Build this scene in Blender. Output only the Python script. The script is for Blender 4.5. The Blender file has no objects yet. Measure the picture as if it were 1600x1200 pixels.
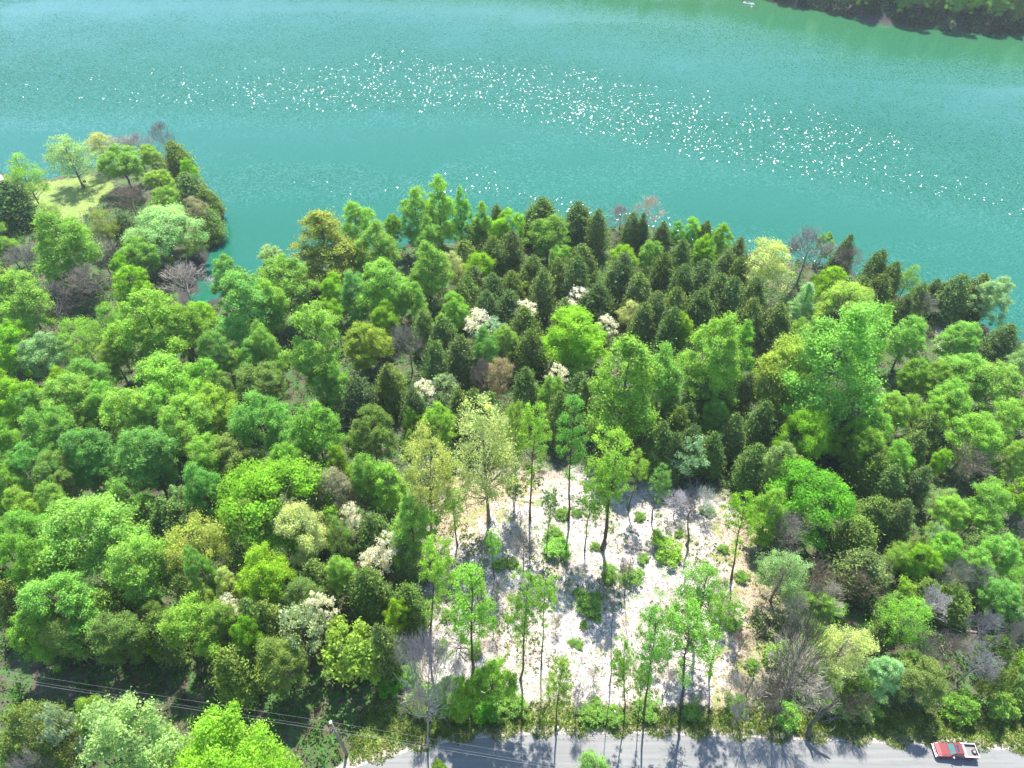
# Spring woodland on a lake shore, seen from the air, with a road and a pickup truck at the bottom.
import bpy, math, random
import numpy as np
from mathutils import Vector, Matrix

H_CAM = 92.0
NEAR_LAND = [(-900, 273.01), (-376.69, 243.01), (-221.61, 211.69), (-167.42, 201.11), (-151.24, 192.37), (-141.67, 184.48), (-135.46, 183.03), (-130.73, 186.32), (-123.64, 189.69), (-115.25, 197.07), (-105.24, 198.67), (-93.79, 190.07), (-84.64, 178.4), (-78.74, 165.7), (-75.79, 157.36), (-76.11, 151.22), (-76.2, 146.73), (-76.91, 142.4), (-76.03, 136.69), (-75.14, 132.94), (-74.73, 129.79), (-70.89, 124.19), (-69.08, 129.31), (-65.09, 133.68), (-58.25, 136.69), (-46.99, 141.87), (-38.68, 148.95), (-26.08, 151.79), (-13.16, 154.1), (0.0, 157.06), (16.75, 158.86), (33.82, 161.31), (43.16, 156.46), (56.16, 147.84), (69.98, 145.63), (81.44, 141.87), (89.5, 130.27), (95.0, 125.56), (100.87, 122.38), (104.66, 119.72), (105.89, 114.38), (112.89, 115.01), (136.3, 119.07), (267.4, 129.31), (1500, 129.31), (1500, -600), (-900, -600)]
FAR_LAND = [(-2500, 601.21), (-532.94, 451.21), (-346.75, 437.91), (-169.31, 425.24), (0.0, 407.31), (86.12, 376.9), (112.74, 348.11), (129.35, 335.82), (145.07, 324.19), (160.57, 314.71), (178.67, 307.11), (198.25, 304.16), (233.92, 302.69), (392.69, 305.63), (2500, 285.63), (2500, 3000), (-2500, 3000)]
ROAD = [(-158.5, -57.2), (-29.0, 18.52), (-22.64, 22.24), (-17.38, 24.56), (-11.75, 26.17), (-5.85, 27.29), (-0.57, 27.79), (4.0, 28.0), (15.75, 28.08), (31.34, 27.48), (50.65, 26.67), (62.06, 26.09), (77.03, 25.24), (98.94, 23.76), (298.5, 10.3)]
ZONES = {'CLEAR': [(-11.43, 68.23), (-6.42, 73.08), (2.13, 72.4), (10.7, 73.08), (20.97, 69.77), (27.44, 70.82), (33.29, 68.49), (39.13, 64.75), (35.69, 56.67), (34.84, 47.42), (32.02, 38.39), (30.2, 32.89), (21.0, 32.27), (10.48, 31.96), (0.0, 32.42), (-8.16, 33.51), (-12.42, 37.14), (-13.39, 43.67), (-13.4, 50.38), (-10.46, 54.51), (-12.92, 58.9), (-13.01, 64.75)], 'GOLD': [(-10.71, 72.79), (3.22, 73.06), (5.23, 68.85), (-1.02, 65.1), (-6.91, 59.78), (-10.67, 56.98), (-13.09, 60.35), (-11.33, 66.33)], 'GOLD2': [(33.8, 65.98), (40.15, 64.75), (36.34, 53.46), (37.56, 47.42), (32.83, 37.55), (30.0, 32.73), (25.13, 32.73), (28.13, 39.24), (31.68, 47.42), (31.09, 57.78)], 'LAWN': [(-150.18, 178.38), (-135.88, 178.38), (-127.84, 181.95), (-117.09, 184.86), (-110.93, 177.68), (-111.29, 166.59), (-111.05, 154.27), (-124.64, 158.75), (-133.55, 166.59), (-144.69, 168.21)], 'GRAVEL': [(-170.63, 201.41), (-148.14, 192.23), (-137.64, 179.27), (-138.4, 175.78), (-144.46, 179.27), (-162.22, 186.53)], 'DIRT': [(94.0, 121.08), (97.72, 117.37), (95.1, 111.53), (90.33, 109.91), (91.42, 115.67)], 'VERGE': [(-18.44, 27.66), (-12.47, 29.38), (-6.3, 30.7), (3.96, 31.23), (15.85, 31.38), (31.54, 30.78), (50.92, 29.97), (65.4, 29.24), (67.09, 32.36), (51.43, 33.13), (32.15, 33.13), (16.07, 33.13), (4.85, 33.91), (-3.23, 33.59), (-8.83, 32.97), (-13.34, 37.78), (-16.41, 35.73), (-18.91, 30.7)]}
# ---------------------------------------------------------------- land shape
def poly_dist(px, py, poly):
    d = np.full(px.shape, 1e9)
    inside = np.zeros(px.shape, bool)
    n = len(poly)
    for i in range(n):
        x0, y0 = poly[i]; x1, y1 = poly[(i+1) % n]
        dx, dy = x1-x0, y1-y0
        L = dx*dx+dy*dy+1e-9
        t = np.clip(((px-x0)*dx+(py-y0)*dy)/L, 0, 1)
        d = np.minimum(d, np.hypot(px-x0-t*dx, py-y0-t*dy))
        c = ((y0 > py) != (y1 > py)) & (px < dx*(py-y0)/(dy if abs(dy) > 1e-9 else 1e-9)+x0)
        inside ^= c
    return np.where(inside, d, -d)

def line_dist(px, py, pts):
    d = np.full(px.shape, 1e9)
    for (x0, y0), (x1, y1) in zip(pts[:-1], pts[1:]):
        dx, dy = x1-x0, y1-y0
        t = np.clip(((px-x0)*dx+(py-y0)*dy)/(dx*dx+dy*dy+1e-9), 0, 1)
        d = np.minimum(d, np.hypot(px-x0-t*dx, py-y0-t*dy))
    return d

def smooth(a, b, x):
    t = np.clip((x-a)/(b-a), 0, 1)
    return t*t*(3-2*t)

LAKE_Z = -10.0
def ground_height(x, y):
    x = np.asarray(x, float); y = np.asarray(y, float)
    wob = 1.6*np.sin(x*.31+1.3)*np.sin(y*.27)+.8*np.sin(x*.9+y*.7)
    near = poly_dist(x, y, NEAR_LAND)+wob
    far = poly_dist(x, y, FAR_LAND)+wob
    zn = np.where(near < 0, LAKE_Z+np.maximum(-5, near*.5),
                  LAKE_Z+1.8*(1-np.exp(-np.maximum(near, 0)/1.6))+8.2*smooth(0, 112, near))
    zf = np.where(far < 0, LAKE_Z+np.maximum(-5, far*.5),
                  LAKE_Z+3.0*(1-np.exp(-np.maximum(far, 0)/2.0))+26*smooth(0, 110, far))
    z = np.maximum(zn, zf)
    land = np.maximum(near, far) > 2
    z = z+np.where(land, .35*np.sin(x*.17+2)*np.sin(y*.13+1)+.15*np.sin(x*.53+y*.41), 0)
    r = line_dist(x, y, ROAD)
    k = 1-smooth(3.6, 9.0, r)
    return z*(1-k)

scene = bpy.context.scene
rng = np.random.default_rng(11)
random.seed(5)

# ------------------------------------------------------------------ camera, sky, sun, exposure
cam_data = bpy.data.cameras.new('camera')
cam_data.sensor_width = 36
cam_data.lens = 36*1101/1600
cam_data.clip_end = 6000
cam = bpy.data.objects.new('camera', cam_data)
scene.collection.objects.link(cam)
cam.location = (0, 0, H_CAM)
cam.rotation_euler = (math.radians(45), 0, 0)
scene.camera = cam

SUN_EL, SUN_ROT = math.radians(60), math.radians(2)
world = bpy.data.worlds.new('World'); scene.world = world
world.use_nodes = True
wn = world.node_tree.nodes; wl = world.node_tree.links
sky = wn.new('ShaderNodeTexSky'); sky.sky_type = 'NISHITA'; sky.sun_disc = False
sky.sun_elevation = SUN_EL; sky.sun_rotation = SUN_ROT
sky.air_density = 1.0; sky.dust_density = 0.2; sky.ozone_density = 3.0
wl.new(sky.outputs[0], wn['Background'].inputs[0])
wn['Background'].inputs[1].default_value = 0.135
sun_data = bpy.data.lights.new('sun', 'SUN'); sun_data.energy = 4.2; sun_data.angle = math.radians(.5)
sun_data.color = (1, .965, .9)
sun = bpy.data.objects.new('sun', sun_data); scene.collection.objects.link(sun)
sd = Vector((math.sin(SUN_ROT)*math.cos(SUN_EL), math.cos(SUN_ROT)*math.cos(SUN_EL), math.sin(SUN_EL)))
sun.rotation_euler = sd.to_track_quat('Z', 'Y').to_euler()
sun.location = (0, 60, 150)
vs = scene.view_settings
vs.view_transform = 'Standard'; vs.look = 'None'; vs.gamma = 1; vs.use_curve_mapping = False
vs.exposure = 1.55
scene.cycles.max_bounces = 5
scene.cycles.diffuse_bounces = 3
scene.cycles.glossy_bounces = 2
scene.cycles.transmission_bounces = 3
scene.cycles.caustics_reflective = False
scene.cycles.caustics_refractive = False
scene.cycles.sample_clamp_indirect = 4

# ------------------------------------------------------------------ helpers
C = scene.collection

def make_mesh(name, V, Fs, mats=(), smooth=False, mi=None):
    """V (n,3) array; Fs list of face tuples or an (m,k) array"""
    me = bpy.data.meshes.new(name)
    V = np.asarray(V, np.float32)
    if isinstance(Fs, np.ndarray):
        m, k = Fs.shape
        me.vertices.add(len(V)); me.vertices.foreach_set('co', V.ravel())
        me.loops.add(m*k); me.loops.foreach_set('vertex_index', Fs.astype(np.int32).ravel())
        me.polygons.add(m); me.polygons.foreach_set('loop_start', np.arange(0, m*k, k, dtype=np.int32))
        me.polygons.foreach_set('loop_total', np.full(m, k, np.int32))
    else:
        me.from_pydata(V.tolist(), [], Fs)
    if smooth:
        me.polygons.foreach_set('use_smooth', np.ones(len(me.polygons), bool))
    for m_ in mats: me.materials.append(m_)
    if mi is not None: me.polygons.foreach_set('material_index', np.asarray(mi, np.int32))
    me.update(calc_edges=True)
    return me

def link(name, data, parent=None, loc=None, **props):
    o = bpy.data.objects.new(name, data); C.objects.link(o)
    if parent is not None: o.parent = parent
    if loc is not None: o.location = loc
    for k, v in props.items(): o[k] = v
    return o

class NT:
    def __init__(s, name):
        s.m = bpy.data.materials.new(name); s.m.use_nodes = True
        s.n = s.m.node_tree.nodes; s.l = s.m.node_tree.links
        s.n.clear(); s.out = s.n.new('ShaderNodeOutputMaterial')
    def node(s, t, **kw):
        n = s.n.new(t)
        for k, v in kw.items():
            if k.startswith('_'): n.inputs[int(k[1:])].default_value = v
            else: setattr(n, k, v)
        return n
    def link(s, a, b): s.l.new(a, b)
    def mix(s, f, a, b, mode='MIX'):
        n = s.n.new('ShaderNodeMix'); n.data_type = 'RGBA'; n.blend_type = mode
        for sock, v in ((n.inputs[0], f), (n.inputs[6], a), (n.inputs[7], b)):
            if isinstance(v, bpy.types.NodeSocket): s.l.new(v, sock)
            elif isinstance(v, (int, float)): sock.default_value = v
            else: sock.default_value = (*v, 1)
        return n.outputs[2]
    def math(s, op, a, b=0.0, c=None, clamp=False):
        n = s.n.new('ShaderNodeMath'); n.operation = op; n.use_clamp = clamp
        for i, v in enumerate((a, b, c)):
            if v is None: continue
            if isinstance(v, bpy.types.NodeSocket): s.l.new(v, n.inputs[i])
            else: n.inputs[i].default_value = v
        return n.outputs[0]
    def noise(s, scale, detail=4, rough=.55, vec=None, dist=0):
        n = s.n.new('ShaderNodeTexNoise'); n.inputs['Scale'].default_value = scale
        n.inputs['Detail'].default_value = detail; n.inputs['Roughness'].default_value = rough
        n.inputs['Distortion'].default_value = dist
        if vec is not None: s.l.new(vec, n.inputs['Vector'])
        return n.outputs['Fac']
    def ramp(s, fac, stops):
        n = s.n.new('ShaderNodeValToRGB'); s.l.new(fac, n.inputs[0])
        el = n.color_ramp.elements
        while len(el) < len(stops): el.new(.5)
        for e, (p, c) in zip(el, stops): e.position = p; e.color = (*c, 1) if len(c) == 3 else c
        return n.outputs[0]
    def mapr(s, v, a, b, c=0, d=1):
        n = s.n.new('ShaderNodeMapRange'); s.l.new(v, n.inputs[0])
        for i, q in zip((1, 2, 3, 4), (a, b, c, d)): n.inputs[i].default_value = q
        return n.outputs[0]
    def principled(s, **kw):
        n = s.n.new('ShaderNodeBsdfPrincipled')
        for k, v in kw.items():
            if isinstance(v, bpy.types.NodeSocket): s.l.new(v, n.inputs[k])
            else: n.inputs[k].default_value = (*v, 1) if isinstance(v, tuple) and len(v) == 3 else v
        s.l.new(n.outputs[0], s.out.inputs[0]); return n

def plain(name, col, rough=.5, **kw):
    t = NT(name)
    nz = t.noise(14, 3, vec=t.node('ShaderNodeTexCoord').outputs['Object'])
    col2 = tuple(min(1, c*.78) for c in col)
    t.principled(**{'Base Color': t.mix(nz, col2, col), 'Roughness': rough, **kw})
    return t.m

# ------------------------------------------------------------------ materials
def leaf_material(name, translucent, lo, hi, gloss=.04):
    t = NT(name)
    info = t.node('ShaderNodeObjectInfo'); geo = t.node('ShaderNodeNewGeometry')
    r = geo.outputs['Random Per Island']
    val = t.mapr(r, 0, 1, lo, hi)
    tc = t.node('ShaderNodeTexCoord').outputs['Object']
    clump = t.mapr(t.noise(.55, 2, vec=tc), .3, .7, .82, 1.18)
    hsv = t.node('ShaderNodeHueSaturation'); t.link(info.outputs['Color'], hsv.inputs['Color'])
    rr = t.math('FRACT', t.math('MULTIPLY', r, 37.7))
    t.link(t.mapr(rr, 0, 1, .485, .513), hsv.inputs['Hue'])
    t.link(t.math('MULTIPLY', val, clump), hsv.inputs['Value'])
    wn_ = t.node('ShaderNodeVectorMath', operation='ADD'); t.link(tc, wn_.inputs[0])
    cmb = t.node('ShaderNodeCombineXYZ'); t.link(t.math('MULTIPLY', info.outputs['Random'], 90), cmb.inputs[0]); t.link(cmb.outputs[0], wn_.inputs[1])
    pn = t.noise(.42, 3, .6, wn_.outputs[0])
    colr = t.mix(t.mapr(pn, .50, .68, 0, .5), hsv.outputs[0], t.mix(.55, hsv.outputs[0], (.17, .17, .09)))
    colr = t.mix(t.mapr(t.math('SUBTRACT', 1.0, pn), .52, .68, 0, .45), colr, t.mix(1.0, hsv.outputs[0], (1.25, 1.12, .8), 'MULTIPLY'))
    dif = t.node('ShaderNodeBsdfDiffuse'); t.link(colr, dif.inputs[0])
    tr = t.node('ShaderNodeBsdfTranslucent')
    t.link(t.mix(1.0, colr, (1.4, 1.35, .75), 'MULTIPLY'), tr.inputs[0])
    mx = t.node('ShaderNodeMixShader', _0=translucent)
    t.link(dif.outputs[0], mx.inputs[1]); t.link(tr.outputs[0], mx.inputs[2])
    t.link(mx.outputs[0], t.out.inputs[0])
    return t.m

M_LEAF = leaf_material('spring_leaves', .5, .74, 1.4, 0)
M_NEEDLE = leaf_material('cedar_sprays', .2, .55, 1.5, 0)
M_PETAL = leaf_material('blossom_petals', .35, .8, 1.2, 0)

def bark_material(name):
    t = NT(name)
    info = t.node('ShaderNodeObjectInfo')
    tc = t.node('ShaderNodeTexCoord').outputs['Object']
    nz = t.noise(3.0, 4, vec=tc)
    t.principled(**{'Base Color': t.mix(1.0, info.outputs['Color'], t.ramp(nz, [(.3, (.6, .6, .6)), (.7, (1.25, 1.2, 1.15))]), 'MULTIPLY'), 'Roughness': .9})
    return t.m
M_BARK = bark_material('bark')

# ------------------------------------------------------------------ terrain
def axis(lo, hi, a, b, step, growth=1.22):
    mid = list(np.arange(a, b+step, step))
    left, s = [], step
    x = a
    while x > lo: s *= growth; x -= s; left.append(x)
    right, s = [], step
    x = mid[-1]
    while x < hi: s *= growth; x += s; right.append(x)
    return np.array(left[::-1]+mid+right)
gx = axis(-3000, 3000, -150, 165, 1.25); gy = axis(-1500, 3500, -5, 215, 1.25)
GX, GY = np.meshgrid(gx, gy)
HZ = ground_height(GX.ravel(), GY.ravel())
n_r, n_c = GX.shape
idx = np.arange(n_r*n_c).reshape(n_r, n_c)
faces = np.stack([idx[:-1, :-1], idx[:-1, 1:], idx[1:, 1:], idx[1:, :-1]], -1).reshape(-1, 4)
t = NT('forest_ground')
geo = t.node('ShaderNodeNewGeometry'); pos = geo.outputs['Position']
za = t.node('ShaderNodeAttribute', attribute_name='zone_a'); zb = t.node('ShaderNodeAttribute', attribute_name='zone_b')
sa = t.node('ShaderNodeSeparateColor'); t.link(za.outputs['Color'], sa.inputs[0])
sb = t.node('ShaderNodeSeparateColor'); t.link(zb.outputs['Color'], sb.inputs[0])
n_big = t.noise(.22, 4, .6, pos); n_mid = t.noise(1.3, 4, .65, pos); n_fine = t.noise(5.5, 3, .7, pos); n_patch = t.noise(.55, 5, .62, pos, .6)
litter = t.ramp(n_mid, [(.28, (.030, .026, .017)), (.5, (.075, .058, .036)), (.72, (.15, .12, .075))])
green = t.ramp(n_fine, [(.3, (.022, .06, .012)), (.7, (.075, .17, .03))])
base = t.mix(t.mapr(n_patch, .42, .56), litter, green)
pale = t.ramp(n_fine, [(.28, (.11, .09, .075)), (.42, (.36, .315, .275)), (.62, (.60, .56, .51))])
pale = t.mix(t.mapr(n_mid, .50, .64, 0, .7), pale, (.19, .14, .115))
pale = t.mix(t.mapr(t.noise(.16, 3, .6, pos), .45, .62, 0, .6), pale, (.33, .25, .185))
pale = t.mix(t.mapr(n_patch, .53, .64, 0, .8), pale, t.ramp(n_fine, [(.3, (.05, .12, .02)), (.7, (.16, .26, .06))]))
gold = t.ramp(n_fine, [(.28, (.12, .085, .045)), (.5, (.30, .225, .13)), (.7, (.46, .38, .26))])
gold = t.mix(t.mapr(n_patch, .50, .64, 0, .8), gold, (.17, .23, .045))
grass = t.ramp(n_fine, [(.3, (.07, .12, .02)), (.52, (.18, .25, .045)), (.72, (.36, .34, .13))])
gravel = t.ramp(n_fine, [(.3, (.30, .25, .20)), (.7, (.55, .48, .41))])
def edge(ch, a=.35, b=.65, amp=.9):
    return t.mapr(t.math('ADD', ch, t.math('MULTIPLY', t.math('ADD', t.math('SUBTRACT', n_mid, .5), t.math('MULTIPLY', t.math('SUBTRACT', n_patch, .5), 1.3)), amp)), a, b)
col = t.mix(edge(sa.outputs[0]), base, pale)
col = t.mix(edge(sa.outputs[1]), col, gold)
col = t.mix(edge(sa.outputs[2]), col, grass)
col = t.mix(edge(sb.outputs[0]), col, gravel)
col = t.mix(edge(sb.outputs[1], .3, .6, .3), col, (.034, .034, .026))  # dark bank; far shore's shade under overhanging trees is put into this colour
hgt = t.math('ADD', t.math('MULTIPLY', n_fine, .25), n_mid)
bmp = t.node('ShaderNodeBump'); bmp.inputs['Distance'].default_value = .35; bmp.inputs['Strength'].default_value = .8
t.link(hgt, bmp.inputs['Height'])
t.principled(**{'Base Color': col, 'Roughness': .95, 'Normal': bmp.outputs[0]})
M_GROUND = t.m
me = make_mesh('ground', np.stack([GX.ravel(), GY.ravel(), HZ], -1), faces, [M_GROUND], smooth=True)
fx, fy = GX.ravel(), GY.ravel()
def zone(key, soft=1.8):
    return np.clip(poly_dist(fx, fy, ZONES[key])/soft*.5+.5, 0, 1)
rd = line_dist(fx, fy, ROAD)
a = np.zeros((len(fx), 4), np.float32); b = np.zeros_like(a); a[:, 3] = b[:, 3] = 1
a[:, 0] = zone('CLEAR', 5); a[:, 1] = np.maximum.reduce([zone('GOLD', 7), zone('GOLD2', 7), zone('LAWN', 4)*.8]); a[:, 2] = np.maximum(zone('LAWN'), zone('VERGE', 2))
b[:, 0] = np.maximum.reduce([zone('GRAVEL'), zone('DIRT'), np.clip((4.4-rd)/1.2, 0, 1)])
sd_ = np.maximum(poly_dist(fx, fy, NEAR_LAND), poly_dist(fx, fy, FAR_LAND))
b[:, 1] = np.clip(1-(sd_-1)/np.where(fy > 240, 9, 2.5), 0, 1)
for nm, arr in (('zone_a', a), ('zone_b', b)):
    at_ = me.color_attributes.new(nm, 'FLOAT_COLOR', 'POINT'); at_.data.foreach_set('color', arr.ravel())
link('ground', me, kind='structure', label='wooded ground with leaf litter, grass verge and pale cleared patch')

# water
t = NT('lake_water')
pos = t.node('ShaderNodeNewGeometry').outputs['Position']
mp = t.node('ShaderNodeMapping'); t.link(pos, mp.inputs[0]); mp.inputs['Scale'].default_value = (.95, 1.1, 1); mp.inputs['Rotation'].default_value = (0, 0, .12)
w1 = t.noise(1.4, 1.2, .5, mp.outputs[0], .2); w2 = t.noise(.4, 2, .5, mp.outputs[0])
ms = t.node('ShaderNodeMapping'); t.link(pos, ms.inputs[0]); ms.inputs['Scale'].default_value = (.0085, .026, 1); ms.inputs['Rotation'].default_value = (0, 0, -.16); ms.inputs['Location'].default_value = (.35, .1, 0)
streak = t.noise(1.0, 3, .5, ms.outputs[0], .4)
sx = t.node('ShaderNodeSeparateXYZ'); t.link(pos, sx.inputs[0])
nb = t.noise(.035, 3, .6, pos)
bend = t.math('MULTIPLY', t.math('MAXIMUM', t.math('ADD', sx.outputs[0], 10), 0), .46)
yb = t.math('SUBTRACT', t.math('ADD', sx.outputs[1], bend), t.math('MULTIPLY', t.math('SUBTRACT', nb, .5), 26))
band1 = t.math('MULTIPLY', t.mapr(yb, 212, 238), t.mapr(yb, 256, 335, 1, .08))
band2 = t.math('MULTIPLY', t.mapr(yb, 168, 180), t.mapr(yb, 186, 200, 1, 0))
wind = t.math('MAXIMUM', t.math('MAXIMUM', band1, t.math('MULTIPLY', band2, .62)), t.mapr(streak, .5, .62, .10, .45))
wind = t.math('MULTIPLY', wind, t.mapr(nb, .3, .6, .75, 1.05))
bm = t.node('ShaderNodeBump'); bm.inputs['Distance'].default_value = 1.0
t.link(t.math('ADD', t.math('MULTIPLY', w1, .10), t.math('MULTIPLY', w2, .10)), bm.inputs['Height'])
t.link(wind, bm.inputs['Strength'])
# wavelet facets: each little cell of the surface leans its own way, so some throw the sun back
mf = t.node('ShaderNodeMapping'); t.link(pos, mf.inputs[0]); mf.inputs['Scale'].default_value = (.85, 1.0, 1)
va = t.node('ShaderNodeTexVoronoi', voronoi_dimensions='2D'); va.inputs['Scale'].default_value = 3.3; t.link(mf.outputs[0], va.inputs['Vector'])
vb = t.node('ShaderNodeTexVoronoi', voronoi_dimensions='2D'); vb.inputs['Scale'].default_value = 2.2; t.link(mf.outputs[0], vb.inputs['Vector'])
sm = t.node('ShaderNodeVectorMath', operation='ADD'); t.link(va.outputs['Color'], sm.inputs[0]); t.link(vb.outputs['Color'], sm.inputs[1])
sb_ = t.node('ShaderNodeVectorMath', operation='SUBTRACT'); t.link(sm.outputs[0], sb_.inputs[0]); sb_.inputs[1].default_value = (1, 1, 1)
fl = t.node('ShaderNodeVectorMath', operation='MULTIPLY'); t.link(sb_.outputs[0], fl.inputs[0]); fl.inputs[1].default_value = (.46, .46, 0)
sc_ = t.node('ShaderNodeVectorMath', operation='SCALE'); t.link(fl.outputs[0], sc_.inputs[0]); t.link(wind, sc_.inputs['Scale'])
ad = t.node('ShaderNodeVectorMath', operation='ADD'); t.link(sc_.outputs[0], ad.inputs[0]); ad.inputs[1].default_value = (0, 0, 1)
nm_ = t.node('ShaderNodeVectorMath', operation='NORMALIZE'); t.link(ad.outputs[0], nm_.inputs[0])
t.link(nm_.outputs[0], bm.inputs['Normal'])
body = t.mix(t.mapr(streak, .3, .7), (.011, .098, .060), (.014, .108, .068))
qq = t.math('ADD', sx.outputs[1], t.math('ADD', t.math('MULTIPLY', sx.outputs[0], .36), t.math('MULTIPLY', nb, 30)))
body = t.mix(t.mapr(qq, 318, 392, 0, .8), body, (.030, .112, .036))  # green tint towards the far shore paints in the wooded hill's reflection
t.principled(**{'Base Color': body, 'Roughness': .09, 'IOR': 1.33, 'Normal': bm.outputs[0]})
M_WATER = t.m
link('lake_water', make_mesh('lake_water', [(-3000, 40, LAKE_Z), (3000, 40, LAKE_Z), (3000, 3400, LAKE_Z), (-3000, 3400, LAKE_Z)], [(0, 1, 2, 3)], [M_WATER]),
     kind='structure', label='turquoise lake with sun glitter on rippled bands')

# road
t = NT('worn_asphalt')
pos = t.node('ShaderNodeNewGeometry').outputs['Position']
mr = t.node('ShaderNodeMapping'); t.link(pos, mr.inputs[0]); mr.inputs['Scale'].default_value = (.12, 2.2, 1)
str_ = t.noise(1, 3, .5, mr.outputs[0]); fine = t.noise(22, 2, .6, pos); pat = t.noise(.5, 4, .6, pos)
c1 = t.ramp(str_, [(.3, (.158, .155, .144)), (.7, (.222, .218, .202))])
c1 = t.mix(t.mapr(fine, .3, .7, 0, .35), c1, (.10, .105, .11))
c1 = t.mix(t.mapr(pat, .58, .7, 0, .4), c1, (.12, .12, .12))
t.principled(**{'Base Color': c1, 'Roughness': .85})
M_ROAD = t.m
def ribbon(pts, half, z, name, mat):
    P = []
    fine_pts = []
    for (x0, y0), (x1, y1) in zip(pts[:-1], pts[1:]):
        n = max(1, int(math.hypot(x1-x0, y1-y0)/1.0))
        for k in range(n): fine_pts.append((x0+(x1-x0)*k/n, y0+(y1-y0)*k/n))
    fine_pts.append(pts[-1])
    q = np.array(fine_pts)
    for _ in range(6): q[1:-1] = (q[:-2]+q[1:-1]*2+q[2:])/4
    d = np.gradient(q, axis=0); d /= np.linalg.norm(d, axis=1)[:, None]
    nrm = np.stack([-d[:, 1], d[:, 0]], -1)
    wobl = rng.normal(0, .05, len(q))
    L, R = q+nrm*(half+wobl[:, None]), q-nrm*(half+wobl[::-1, None])
    V = np.zeros((len(q)*2, 3)); V[0::2, :2] = L; V[1::2, :2] = R; V[:, 2] = z
    i = np.arange(len(q)-1)*2
    link(name, make_mesh(name, V, np.stack([i, i+1, i+3, i+2], -1), [mat]), kind='structure', label='worn pale grey two-lane asphalt road')
    return q
ROAD_LINE = ribbon(ROAD, 2.95, .03, 'road', M_ROAD)

# ------------------------------------------------------------------ plant parts
def unit(v): return v/(np.linalg.norm(v, axis=-1, keepdims=True)+1e-9)

def leaf_quads(P, N, size, aspect=.6, r=None, tang=None):
    """diamond leaf sprays at P facing N"""
    r = r or rng
    n = len(P)
    rv = r.normal(size=(n, 3)) if tang is None else tang+r.normal(size=(n, 3))*.35
    T = unit(rv-N*np.sum(rv*N, -1, keepdims=True))
    B = np.cross(N, T)
    s = size*r.uniform(.65, 1.35, n)[:, None]
    V = np.stack([P-T*s*.5, P+B*s*aspect*.5+N*s*.08, P+T*s*.5, P-B*s*aspect*.5+N*s*.08], 1).reshape(-1, 3)
    return V

def quads_of(V): return np.arange(len(V)).reshape(-1, 4)

def tube(pts, rads, sides=5):
    pts = np.asarray(pts, float); n = len(pts)
    d = unit(np.gradient(pts, axis=0))
    ref = np.array([.3, .9, .1]) if abs(d[0][2]) > .7 else np.array([0, 0, 1.])
    a = unit(np.cross(d, ref)); b = np.cross(d, a)
    ang = np.linspace(0, 2*np.pi, sides, endpoint=False)
    ring = (a[:, None, :]*np.cos(ang)[None, :, None]+b[:, None, :]*np.sin(ang)[None, :, None])*np.asarray(rads)[:, None, None]
    V = (pts[:, None, :]+ring).reshape(-1, 3)
    i = np.arange(n-1)[:, None]*sides; j = np.arange(sides)[None, :]; k = (j+1) % sides
    F = np.stack([i+j, i+k, i+sides+k, i+sides+j], -1).reshape(-1, 4)
    return V, F

class Acc:
    def __init__(s): s.V, s.F, s.n = [], [], 0
    def add(s, V, F): s.V.append(V); s.F.append(F+s.n); s.n += len(V)
    def mesh(s, name, mats, smooth=False): return make_mesh(name, np.concatenate(s.V), np.concatenate(s.F), mats, smooth)

def bez(a, b, c, n):
    t_ = np.linspace(0, 1, n)[:, None]
    return (1-t_)**2*a+2*t_*(1-t_)*b+t_**2*c

def wood(r, H, clumps, z0, rt, nl, twigs=3, bend=.03, fork=False, root_flare=True):
    """trunk, limbs out to the clumps and twigs beyond them"""
    A = Acc()
    k = 9
    zz = np.linspace(0, 1, k)
    off = np.cumsum(r.normal(0, bend*H/k, (k, 2)), 0); off -= off[0]
    tp = np.stack([off[:, 0], off[:, 1], zz*H*.93], -1)
    rad = rt*(1-zz*.88); rad[0] *= 1.45 if root_flare else 1
    A.add(*tube(tp, rad, 7))
    tp[0, 2] = 0
    sel = r.permutation(len(clumps))[:nl]
    for c in clumps[sel]:
        hd = math.hypot(c[0], c[1])
        zs = max(z0*.9, c[2]-hd*r.uniform(.5, 1.1)); zs = min(zs, H*.85)
        s = np.array([np.interp(zs, tp[:, 2], tp[:, 0]), np.interp(zs, tp[:, 2], tp[:, 1]), zs])
        m = (s+c)/2+np.array([0, 0, -.12*hd])+r.normal(0, .05*hd, 3)
        p = bez(s, m, c, 5)
        r0 = rt*(1-zs/H*.8)*r.uniform(.3, .55)
        A.add(*tube(p, np.linspace(r0, r0*.2, 5), 4))
        for _ in range(twigs):
            q0 = p[r.integers(2, 5)]; dv = unit(c-s+r.normal(0, .6, 3)*hd+np.array([0, 0, .3*hd]))
            L = r.uniform(.08, .16)*H
            A.add(*tube(np.stack([q0, q0+dv*L*.5+r.normal(0, .03*L, 3), q0+dv*L]), [r0*.28, r0*.18, r0*.05], 3))
    return A

def crown_profile(kind, t_):
    if kind == 'round': return np.sqrt(np.clip(1-np.abs(2*t_-.85)**2.2/1.35, 0.02, 1))*.98
    if kind == 'tall': return np.clip(np.sin(np.pi*np.clip(t_, 0, 1)**.8)**.55, .12, 1)*(1-.25*t_)
    if kind == 'dome': return np.sqrt(np.clip(1-np.clip(t_, 0, 1)**2.1, .02, 1))
    if kind == 'cone': return np.clip((1-t_)**.75, .04, 1)*np.clip(t_*6+.35, 0, 1)
    return np.ones_like(t_)

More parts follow.
